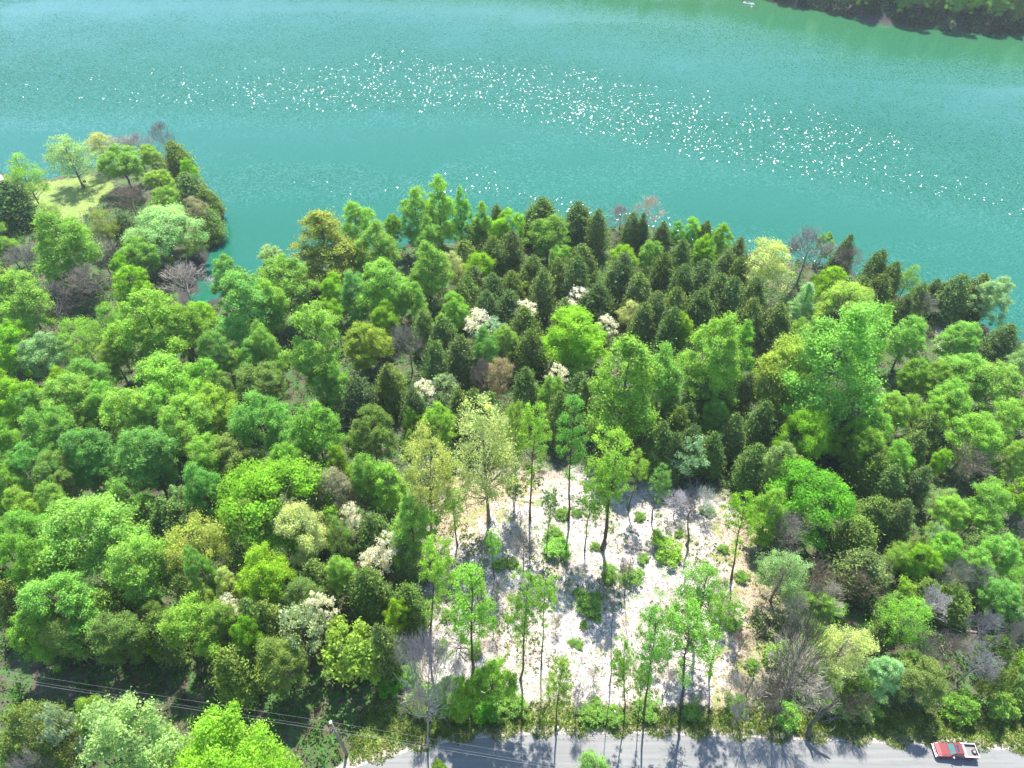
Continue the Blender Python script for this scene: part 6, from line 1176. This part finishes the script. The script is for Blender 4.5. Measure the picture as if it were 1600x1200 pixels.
# far wood beyond the frame's top (one mass, seen mirrored in the lake)
xs, ys = [], []
while len(xs) < 1500:
    x = random.uniform(-420, 420); y = random.uniform(300, 560)
    d = float(poly_dist(np.array([x]), np.array([y]), FAR_LAND)[0])
    if 4 < d < 95 and not (x > 95 and d < 30): xs.append(x); ys.append(y)
pts = np.stack([xs, ys], -1); gz = ground_height(pts[:, 0], pts[:, 1])
n, per = len(pts), 60
c = np.repeat(np.stack([pts[:, 0], pts[:, 1], gz+11], -1), per, 0)
d = rng.normal(size=(n*per, 3)); d = unit(d)
P = c+d*np.array([4.6, 4.6, 7.5])*rng.uniform(.7, 1.1, (n*per, 1))
V = leaf_quads(P, unit(d+rng.normal(size=d.shape)*.5), 2.4, .8)
M_FAR = under_material('far_leaves', [(.3, (.02, .06, .015)), (.5, (.045, .13, .025)), (.68, (.12, .2, .03))], .12)
link('far_wood', make_mesh('far_wood', V, quads_of(V), [M_FAR]), kind='stuff', label='dense wood climbing the hill behind the far shore')

# ------------------------------------------------------------------ small made things
def bm_box(bm, size, loc, bevel=0, rot=None, seg=2):
    ret = bmesh.ops.create_cube(bm, size=1)
    vs_ = ret['verts']
    M = Matrix.Translation(loc) @ (rot or Matrix()) @ Matrix.Diagonal((*size, 1))
    bmesh.ops.transform(bm, matrix=M, verts=vs_)
    if bevel:
        es = list({e for v in vs_ for e in v.link_edges})
        bmesh.ops.bevel(bm, geom=es, offset=bevel, segments=seg, affect='EDGES', profile=.6)
def bm_prism(bm, prof, y0, y1, bevel=0, taper=None):
    """profile in (x,z) swept along y"""
    a_ = [bm.verts.new((x, y0 if taper is None else y0*taper(z), z)) for x, z in prof]
    b_ = [bm.verts.new((x, y1 if taper is None else y1*taper(z), z)) for x, z in prof]
    fs = [bm.faces.new(a_[::-1]), bm.faces.new(b_)]
    n = len(prof)
    for i in range(n): fs.append(bm.faces.new((a_[i], a_[(i+1) % n], b_[(i+1) % n], b_[i])))
    if bevel:
        es = list({e for f in fs for e in f.edges})
        bmesh.ops.bevel(bm, geom=es, offset=bevel, segments=2, affect='EDGES', profile=.6)
def bm_cyl(bm, r1, r2, L, M, seg=20):
    bmesh.ops.create_cone(bm, cap_ends=True, segments=seg, radius1=r1, radius2=r2, depth=L, matrix=M)
def bm_obj(name, build, mat, parent=None, smooth=False, **props):
    bm = bmesh.new(); build(bm); bmesh.ops.recalc_face_normals(bm, faces=bm.faces)
    me = bpy.data.meshes.new(name); bm.to_mesh(me); bm.free(); me.materials.append(mat)
    if smooth: me.polygons.foreach_set('use_smooth', np.ones(len(me.polygons), bool))
    return link(name, me, parent, **props)

RX = Matrix.Rotation(math.pi/2, 4, 'X')
RED = plain('faded_red_paint', (.22, .030, .028), .28, **{'Coat Weight': .8, 'Coat Roughness': .12})
BLACK = plain('black_rubber', (.02, .02, .021), .8)
TRIM = plain('grey_plastic', (.08, .08, .085), .6)
CHROME = plain('dull_chrome', (.55, .56, .57), .3, Metallic=.8)
GLASS = plain('tinted_glass', (.03, .06, .07), .06, **{'Coat Weight': .5})
WSHIELD = plain('windshield_glass', (.10, .22, .23), .06)
WHITE = plain('white_paint', (.75, .75, .74), .4)
TAN = plain('dusty_bed_liner', (.24, .215, .18), .85)
LAMP = plain('lamp_lens', (.7, .72, .72), .15)
TAIL = plain('red_lens', (.4, .02, .02), .2)
BLUE = plain('dark_blue_paint', (.010, .022, .11), .35, **{'Coat Weight': .6})
WOODM = plain('weathered_pole_wood', (.23, .19, .15), .9)

def wheel(parent, x, y, R=.37, w=.26):
    s = 1 if y > 0 else -1
    hub = bm_obj('wheel', lambda b: bm_cyl(b, R*.45, R*.45, w*.8, Matrix.Translation((x, y, R)) @ RX), TRIM, parent)
    def ty(b):
        bmesh.ops.create_cone(b, cap_ends=False, segments=28, radius1=R, radius2=R, depth=w*.7, matrix=Matrix.Translation((x, y, R)) @ RX)
        for q, rr in ((.35, R), (.5, R*.93), (.5, R*.64), (.30, R*.62)):
            pass
        ring = []
        for q, rr in ((.35, R), (.5, R*.93), (.5, R*.64), (.25, R*.60)):
            ring.append([b.verts.new((x+rr*math.cos(a_), y+s*w*q, R+rr*math.sin(a_))) for a_ in np.linspace(0, 2*math.pi, 28, endpoint=False)])
        for r0, r1 in zip(ring[:-1], ring[1:]):
            for i in range(28): b.faces.new((r0[i], r0[(i+1) % 28], r1[(i+1) % 28], r1[i]))
    bm_obj('tyre', ty, BLACK, hub)
    def rim(b):
        bm_cyl(b, R*.60, R*.60, .03, Matrix.Translation((x, y+s*w*.30, R)) @ RX, 24)
        for i in range(6):
            a_ = i*math.pi/3
            bm_box(b, (R*.5, .03, .05), (x+math.cos(a_)*R*.3, y+s*w*.36, R+math.sin(a_)*R*.3), .008, Matrix.Rotation(-a_, 4, 'Y'))
    bm_obj('rim', rim, CHROME, hub)

def car_shell(parent, paint, pickup=True):
    W = .95
    if pickup:
        prof = [(-2.85, .48), (2.62, .44), (2.84, .56), (2.88, .80), (2.76, .98), (2.3, 1.07), (1.12, 1.15), (-.78, 1.15), (-.78, .80), (-2.85, .80)]
    else:
        prof = [(-2.3, .4), (2.2, .4), (2.32, .6), (2.2, .85), (1.1, .98), (-1.9, 1.0), (-2.3, .9)]
    bm_obj('body', lambda b: bm_prism(b, prof, -W, W, .035, lambda z: 1-.05*max(0, z-.8)/.3), paint, parent)

# pickup truck
tx, ty_, tz = ITEMS['truck']
i0 = int(np.argmin(np.hypot(ROAD_LINE[:, 0]-tx, ROAD_LINE[:, 1]-ty_)))
tg = ROAD_LINE[i0-3]-ROAD_LINE[i0+3]
ang = math.atan2(tg[1], tg[0])
truck = link('pickup_truck', None, loc=(tx, ty_, .03), label='red pickup truck with open pale bed driving left along the road', category='pickup truck')
truck.rotation_euler = (0, 0, ang); TS = .84; truck.scale = (TS, TS, TS)
car_shell(truck, RED)
def cab_face(pts, name, mat, parent=truck, thick=.02):
    """a thin slab standing proud of the cab"""
    p = [Vector(q) for q in pts]; n = (p[1]-p[0]).cross(p[2]-p[0]).normalized()
    def f(b):
        lo = [b.verts.new(q-n*thick*.3) for q in p]; hi = [b.verts.new(q+n*thick) for q in p]
        b.faces.new(hi); b.faces.new(lo[::-1])
        for i in range(len(p)): b.faces.new((lo[i], lo[(i+1) % len(p)], hi[(i+1) % len(p)], hi[i]))
    return bm_obj(name, f, mat, parent)
def cab(b):
    lo = [(-.76, .90, 1.14), (-.76, -.90, 1.14), (1.12, -.90, 1.14), (1.12, .90, 1.14)]
    hi = [(-.60, .74, 1.80), (-.60, -.74, 1.80), (.46, -.74, 1.82), (.46, .74, 1.82)]
    l_ = [b.verts.new(q) for q in lo]; h_ = [b.verts.new(q) for q in hi]
    b.faces.new(l_[::-1]); b.faces.new(h_)
    for i in range(4): b.faces.new((l_[i], l_[(i+1) % 4], h_[(i+1) % 4], h_[i]))
    bmesh.ops.bevel(b, geom=list(b.edges), offset=.05, segments=2, affect='EDGES')
bm_obj('cab', cab, RED, truck)
cab_face([(1.085, -.78, 1.18), (1.085, .78, 1.18), (.53, .66, 1.745), (.53, -.66, 1.745)], 'windshield', WSHIELD)
cab_face([(-.765, .74, 1.2), (-.765, -.74, 1.2), (-.625, -.62, 1.72), (-.625, .62, 1.72)], 'rear_window', GLASS)
for s in (-1, 1):
    q = [(-.62, s*.885, 1.22), (.92, s*.885, 1.22), (.44, s*.765, 1.72), (-.52, s*.765, 1.72)]
    cab_face(q if s < 0 else q[::-1], 'side_window', GLASS)
bm_obj('sunroof', lambda b: bm_box(b, (.34, .92, .02), (.10, 0, 1.825), .008), GLASS, truck)
bm_obj('hood', lambda b: bm_prism(b, [(1.2, 1.15), (2.25, 1.075), (2.62, 1.02), (2.62, 1.05), (2.25, 1.11), (1.2, 1.19)], -.74, .74, .012), RED, truck)
bm_obj('grille', lambda b: [bm_box(b, (.05, 1.15, .03), (2.885, 0, .66+k*.055), .008) for k in range(4)], CHROME, truck)
bm_obj('bumper', lambda b: bm_box(b, (.16, 1.9, .2), (2.92, 0, .50), .05), CHROME, truck)
bm_obj('bumper', lambda b: bm_box(b, (.16, 1.86, .18), (-2.95, 0, .52), .04), CHROME, truck)
for s in (-1, 1):
    bm_obj('headlight', lambda b: bm_box(b, (.10, .30, .17), (2.86, s*.74, .78), .03), LAMP, truck)
    bm_obj('taillight', lambda b: bm_box(b, (.06, .12, .28), (-2.87, s*.87, 1.0), .02), TAIL, truck)
    m_ = bm_obj('mirror', lambda b: bm_box(b, (.12, .24, .2), (.86, s*1.12, 1.26), .04), WHITE, truck)
    bm_obj('mirror_arm', lambda b: bm_box(b, (.05, .18, .04), (.86, s*.96, 1.2), .01), TRIM, m_)
    bm_obj('bed_side', lambda b: bm_box(b, (2.08, .10, .46), (-1.81, s*.90, 1.03), .03), RED, truck)
    bm_obj('bed_rail', lambda b: bm_box(b, (2.08, .14, .035), (-1.81, s*.90, 1.277), .01), WHITE, truck)
    d_ = bm_obj('door', lambda b: bm_box(b, (1.35, .02, .56), (.22, s*.955, .83), .008), RED, truck)
    bm_obj('handle', lambda b: bm_box(b, (.16, .03, .04), (-.28, s*.975, .98), .01), CHROME, d_)
    bm_obj('rocker_trim', lambda b: bm_box(b, (3.0, .03, .12), (.1, s*.96, .5), .01), TRIM, truck)
    for x_ in (1.85, -1.78):
        bm_obj('wheel_arch', lambda b: bm_cyl(b, .46, .46, .03, Matrix.Translation((x_, s*.945, .42)) @ RX, 28), BLACK, truck)
        wheel(truck, x_, s*.86)
bm_obj('bed_floor', lambda b: [bm_box(b, (2.05, 1.7, .03), (-1.81, 0, .83), 0)]+[bm_box(b, (2.0, .05, .02), (-1.81, k*.2, .853), .004) for k in range(-4, 5)], TAN, truck)
bm_obj('bed_front', lambda b: bm_box(b, (.07, 1.72, .46), (-.82, 0, 1.03), .02), WHITE, truck)
bm_obj('tailgate', lambda b: bm_box(b, (.08, 1.7, .46), (-2.84, 0, 1.03), .02), CHROME, truck)
def on_truck(x, y, z):
    c_, s_ = math.cos(ang)*TS, math.sin(ang)*TS; z = z*TS
    return (tx+x*c_-y*s_, ty_+x*s_+y*c_, .03+z)
tb = link('toolbox', None, loc=on_truck(-1.1, 0, .85), label='white toolbox across the truck bed behind the cab', category='toolbox'); tb.rotation_euler = (0, 0, ang); tb.scale = (TS, TS, TS)
bm_obj('box', lambda b: bm_box(b, (.36, 1.5, .34), (0, 0, .17), .02), WHITE, tb)
bm_obj('lid', lambda b: bm_box(b, (.39, 1.54, .05), (0, 0, .37), .015), CHROME, tb)
bm_obj('latch', lambda b: bm_box(b, (.03, .1, .08), (-.2, 0, .33), .006), TRIM, tb)
sp = link('spare_wheel', None, loc=on_truck(-2.5, .1, .86), label='dark spare wheel lying at the tail of the truck bed', category='wheel'); sp.scale = (TS, TS, TS)
def ring(b):
    for r_, h_ in ((.34, .2),): bm_cyl(b, r_, r_*.94, h_, Matrix.Translation((0, 0, h_/2)), 24)
bm_obj('tyre', ring, BLACK, sp)
bm_obj('rim', lambda b: bm_cyl(b, .18, .17, .03, Matrix.Translation((0, 0, .215)), 20), CHROME, sp)

# blue vehicle under the cedar on the headland
bx, by, bz = ITEMS['blue']
car = link('parked_car', None, loc=(bx, by, bz), label='dark blue car half hidden below the cedar at left edge', category='car'); car.rotation_euler = (0, 0, .12)
car_shell(car, BLUE, False)
def cab2(b):
    lo = [(-1.7, .82, .98), (-1.7, -.82, .98), (1.0, -.82, .98), (1.0, .82, .98)]; hi = [(-1.2, .62, 1.5), (-1.2, -.62, 1.5), (.3, -.62, 1.5), (.3, .62, 1.5)]
    l_ = [b.verts.new(q) for q in lo]; h_ = [b.verts.new(q) for q in hi]
    b.faces.new(l_[::-1]); b.faces.new(h_)
    for i in range(4): b.faces.new((l_[i], l_[(i+1) % 4], h_[(i+1) % 4], h_[i]))
    bmesh.ops.bevel(b, geom=list(b.edges), offset=.06, segments=2, affect='EDGES')
bm_obj('cabin', cab2, BLUE, car)
cab_face([(.97, -.7, 1.02), (.97, .7, 1.02), (.36, .55, 1.46), (.36, -.55, 1.46)], 'windshield', GLASS, car)
cab_face([(-1.67, .7, 1.02), (-1.67, -.7, 1.02), (-1.24, -.55, 1.46), (-1.24, .55, 1.46)], 'rear_window', GLASS, car)
for s in (-1, 1):
    for x_ in (1.4, -1.4): wheel(car, x_, s*.86, .33, .22)
    bm_obj('headlight', lambda b: bm_box(b, (.08, .3, .14), (2.3, s*.62, .68), .03), LAMP, car)

# grill on the headland lawn
gx_, gy_, gz_ = ITEMS['grill']
gr = link('charcoal_grill', None, loc=(gx_, gy_, gz_), label='small black grill on the headland lawn beside the tree shadow', category='grill')
bm_obj('bowl', lambda b: bmesh.ops.create_uvsphere(b, u_segments=18, v_segments=10, radius=.42, matrix=Matrix.Translation((0, 0, .95))), BLACK, gr, True)
for k in range(3):
    a_ = k*2.094
    bm_obj('leg', lambda b: bm_cyl(b, .03, .03, .95, Matrix.Translation((.3*math.cos(a_), .3*math.sin(a_), .42)) @ Matrix.Rotation(.25, 4, (math.sin(a_), -math.cos(a_), 0)), 8), TRIM, gr)
bm_obj('handle', lambda b: bm_box(b, (.2, .04, .04), (0, 0, 1.4), .01), TRIM, gr)

# bass boat
bo = link('motor_boat', None, loc=tuple(ITEMS['boat']), label='small white motor boat afloat near the far wooded shore', category='boat')
bo.rotation_euler = (0, 0, math.radians(-30))
def hull(b):
    secs = []
    for x_, w_, k_ in ((-2.7, .95, -.10), (-1.5, 1.05, -.18), (0, 1.08, -.2), (1.2, .98, -.16), (2.1, .68, -.02), (2.75, .12, .22)):
        secs.append([b.verts.new(q) for q in ((x_, -w_, .52), (x_, -w_*.86, .02), (x_, 0, k_), (x_, w_*.86, .02), (x_, w_, .52), (x_, w_*.86, .54), (x_, -w_*.86, .54))])
    for a_, c_ in zip(secs[:-1], secs[1:]):
        for i in range(7):
            if i == 5: continue
            b.faces.new((a_[i], a_[(i+1) % 7], c_[(i+1) % 7], c_[i]))
    b.faces.new(secs[0][::-1]); b.faces.new(secs[-1])
bm_obj('hull', hull, WHITE, bo)
bm_obj('deck', lambda b: (bm_prism(b, [(-2.6, .40), (-1.4, .40), (-1.4, .46), (-2.6, .46)], -.8, .8), bm_prism(b, [(1.0, .40), (2.2, .40), (2.2, .48), (1.0, .48)], -.55, .55), bm_box(b, (2.4, 1.6, .04), (-.2, 0, .2))), TAN, bo)
for s in (-1, 1): bm_obj('seat', lambda b: (bm_box(b, (.5, .5, .16), (-.7, s*.42, .42), .05), bm_box(b, (.12, .5, .5), (-.95, s*.42, .7), .05)), RED if s > 0 else BLACK, bo)
bm_obj('console', lambda b: bm_box(b, (.4, .6, .5), (.2, -.42, .5), .06), TRIM, bo)
bm_obj('outboard_motor', lambda b: (bm_box(b, (.5, .42, .6), (-2.95, 0, .85), .1), bm_box(b, (.16, .12, .9), (-2.95, 0, .2), .03)), BLACK, bo)
bu = bm_obj('marker_float', lambda b: bmesh.ops.create_uvsphere(b, u_segments=16, v_segments=10, radius=.38), WHITE, None, True, label='small white float on the water beside the boat', category='float')
bu.location = (ITEMS['buoy'][0], ITEMS['buoy'][1], LAKE_Z+.12)

# roadside posts
for (p_, lab, hh) in zip(ITEMS['posts'], ('low white marker post at the road edge under the yellowish tree', 'white marker post standing in roadside weeds beside dark green clump'), (.9, 1.3)):
    o = link('marker_post', None, loc=p_, label=lab, category='post', group='marker posts along the road')
    bm_obj('post', lambda b: bm_box(b, (.11, .09, hh), (0, 0, hh/2), .015), WHITE, o)
    bm_obj('cap', lambda b: bm_box(b, (.14, .12, .07), (0, 0, hh+.03), .015), CHROME, o)

# utility pole and wires
px_, py_, pz_, ph_ = ITEMS['pole']
po = link('utility_pole', None, loc=(px_, py_, pz_), label='wooden utility pole among roadside scrub carrying the power lines', category='utility pole')
bm_obj('pole', lambda b: bm_cyl(b, .19, .12, ph_, Matrix.Translation((0, 0, ph_/2)), 14), WOODM, po, True)
bm_obj('top_insulator', lambda b: (bm_cyl(b, .13, .09, .14, Matrix.Translation((0, 0, ph_+.07)), 14), bm_cyl(b, .16, .16, .05, Matrix.Translation((0, 0, ph_+.16)), 14)), WHITE, po)
WZ = [(ph_+.2, 0.0), (ph_-1.0, -.25), (ph_-1.9, -.25)]
for z_, y_ in WZ[1:]:
    br = bm_obj('bracket', lambda b: bm_box(b, (.06, .3, .06), (0, y_/2-.1, z_-.05), .01), TRIM, po)
    bm_obj('insulator', lambda b: bm_cyl(b, .07, .05, .16, Matrix.Translation((0, y_, z_+.02)), 10), WHITE, br)
WIRE = plain('weathered_wire', (.2, .2, .2), .6)
wl_, wr_ = ITEMS['wire_l'], ITEMS['wire_r']
for (z_, y_), lab in zip(WZ, ('topmost power line running to the pole top', 'middle power line below the topmost one', 'lowest power line, thickest of the three')):
    dz = z_-WZ[0][0]
    def span(a, b_, sag):
        t_ = np.linspace(0, 1, 26)[:, None]
        p = np.array(a)*(1-t_)+np.array(b_)*t_
        p[:, 2] -= (4*sag*t_*(1-t_))[:, 0]
        return p
    mid = (px_, py_+y_, pz_+z_)
    p1 = span((wl_[0], wl_[1]+y_, wl_[2]+dz), mid, .5); p2 = span(mid, (wr_[0], wr_[1]+y_, wr_[2]+dz), .35)
    p = np.concatenate([p1, p2[1:]])
    V, F_ = tube(p, np.full(len(p), .009 if dz > -1.5 else .014), 6)
    link('power_line', make_mesh('power_line', V, F_, [WIRE]), label=lab, category='cable', group='power lines strung along the road')

# forked snag by the road
sn = ITEMS['snag']; b0 = np.array(sn['base']); fk = np.array(sn['fork']); t1 = np.array(sn['tip1']); t2 = np.array(sn['tip2'])
root = link('forked_snag', None, loc=tuple(b0), label='thick dark forked snag without leaves beside the road', category='tree')
def sn_tube(p, r_, name):
    V, F_ = tube(np.array(p)-b0, r_, 9)
    o = link(name, make_mesh(name, V, F_, [M_BARK], True), root); o.color = (.095, .08, .068, 1); return o
sn_tube([b0-[0, 0, .2], b0*.6+fk*.4+[.05, 0, 0], fk], [.42, .31, .27], 'trunk')
sn_tube([fk-[0, 0, .3], fk*.5+t1*.5+[-.35, 0, -.1], t1*.9+fk*.1, t1], [.25, .19, .13, .05], 'limb')
sn_tube([fk-[0, 0, .3], fk*.5+t2*.5+[.15, 0, 0], t2], [.22, .15, .07], 'limb')
sn_tube([fk*.45+t1*.55, t1+np.array([-.3, .1, .9])], [.09, .03], 'limb')

# heaps of dead branches
M_DEAD = plain('bleached_branches', (.42, .37, .33), .95)
BL = ['beside the pale tiered tree at clearing back', 'just right of the clearing-back stems', 'in the thicket above the pale cream tree', 'right of the first heap in thicket', 'between golden and knobbly lime trees',
      'in the lower right thicket near picture edge', 'above the pale cream thicket bushes', 'on the clearing between two green crowns', 'at roadside left of thicket scrub', 'under the grey bare tree by road bend']
def heap(i):
    r = np.random.default_rng(50+i); A_ = Acc()
    for _ in range(34):
        s = np.array([r.normal(0, .8), r.normal(0, .5), r.uniform(0, .35)])
        d_ = unit(np.array([r.normal(0, 1), r.normal(0, .7), abs(r.normal(0, .35))])); L = r.uniform(.8, 2.8)
        m_ = s+d_*L*.5+r.normal(0, .12, 3); r0 = r.uniform(.02, .075)
        A_.add(*tube(np.stack([s, m_, s+d_*L]), [r0, r0*.7, r0*.3], 4))
    return A_.mesh('brush', [M_DEAD])
hm = [heap(i) for i in range(3)]
for i, p_ in enumerate(ITEMS['brush']):
    o = link('brush_pile', hm[i % 3], loc=p_, label='heap of bleached dead branches '+BL[i], category='brush pile', group='heaps of dead branches')
    o.rotation_euler = (0, 0, i*1.3); s = 1.0+.15*(i % 4); o.scale = (s, s, s)

# thin spring haze over wood and lake
t = NT('thin_haze'); v_ = t.node('ShaderNodeVolumePrincipled'); v_.inputs['Color'].default_value = (.9, .96, 1, 1); v_.inputs['Density'].default_value = .00014
v_.inputs['Anisotropy'].default_value = .2
t.link(v_.outputs[0], t.out.inputs['Volume'])
hz = bm_obj('haze', lambda b: bm_box(b, (1300, 1000, 115), (0, 380, 40)), t.m, kind='stuff', label='thin pale air over the lake and the wood')
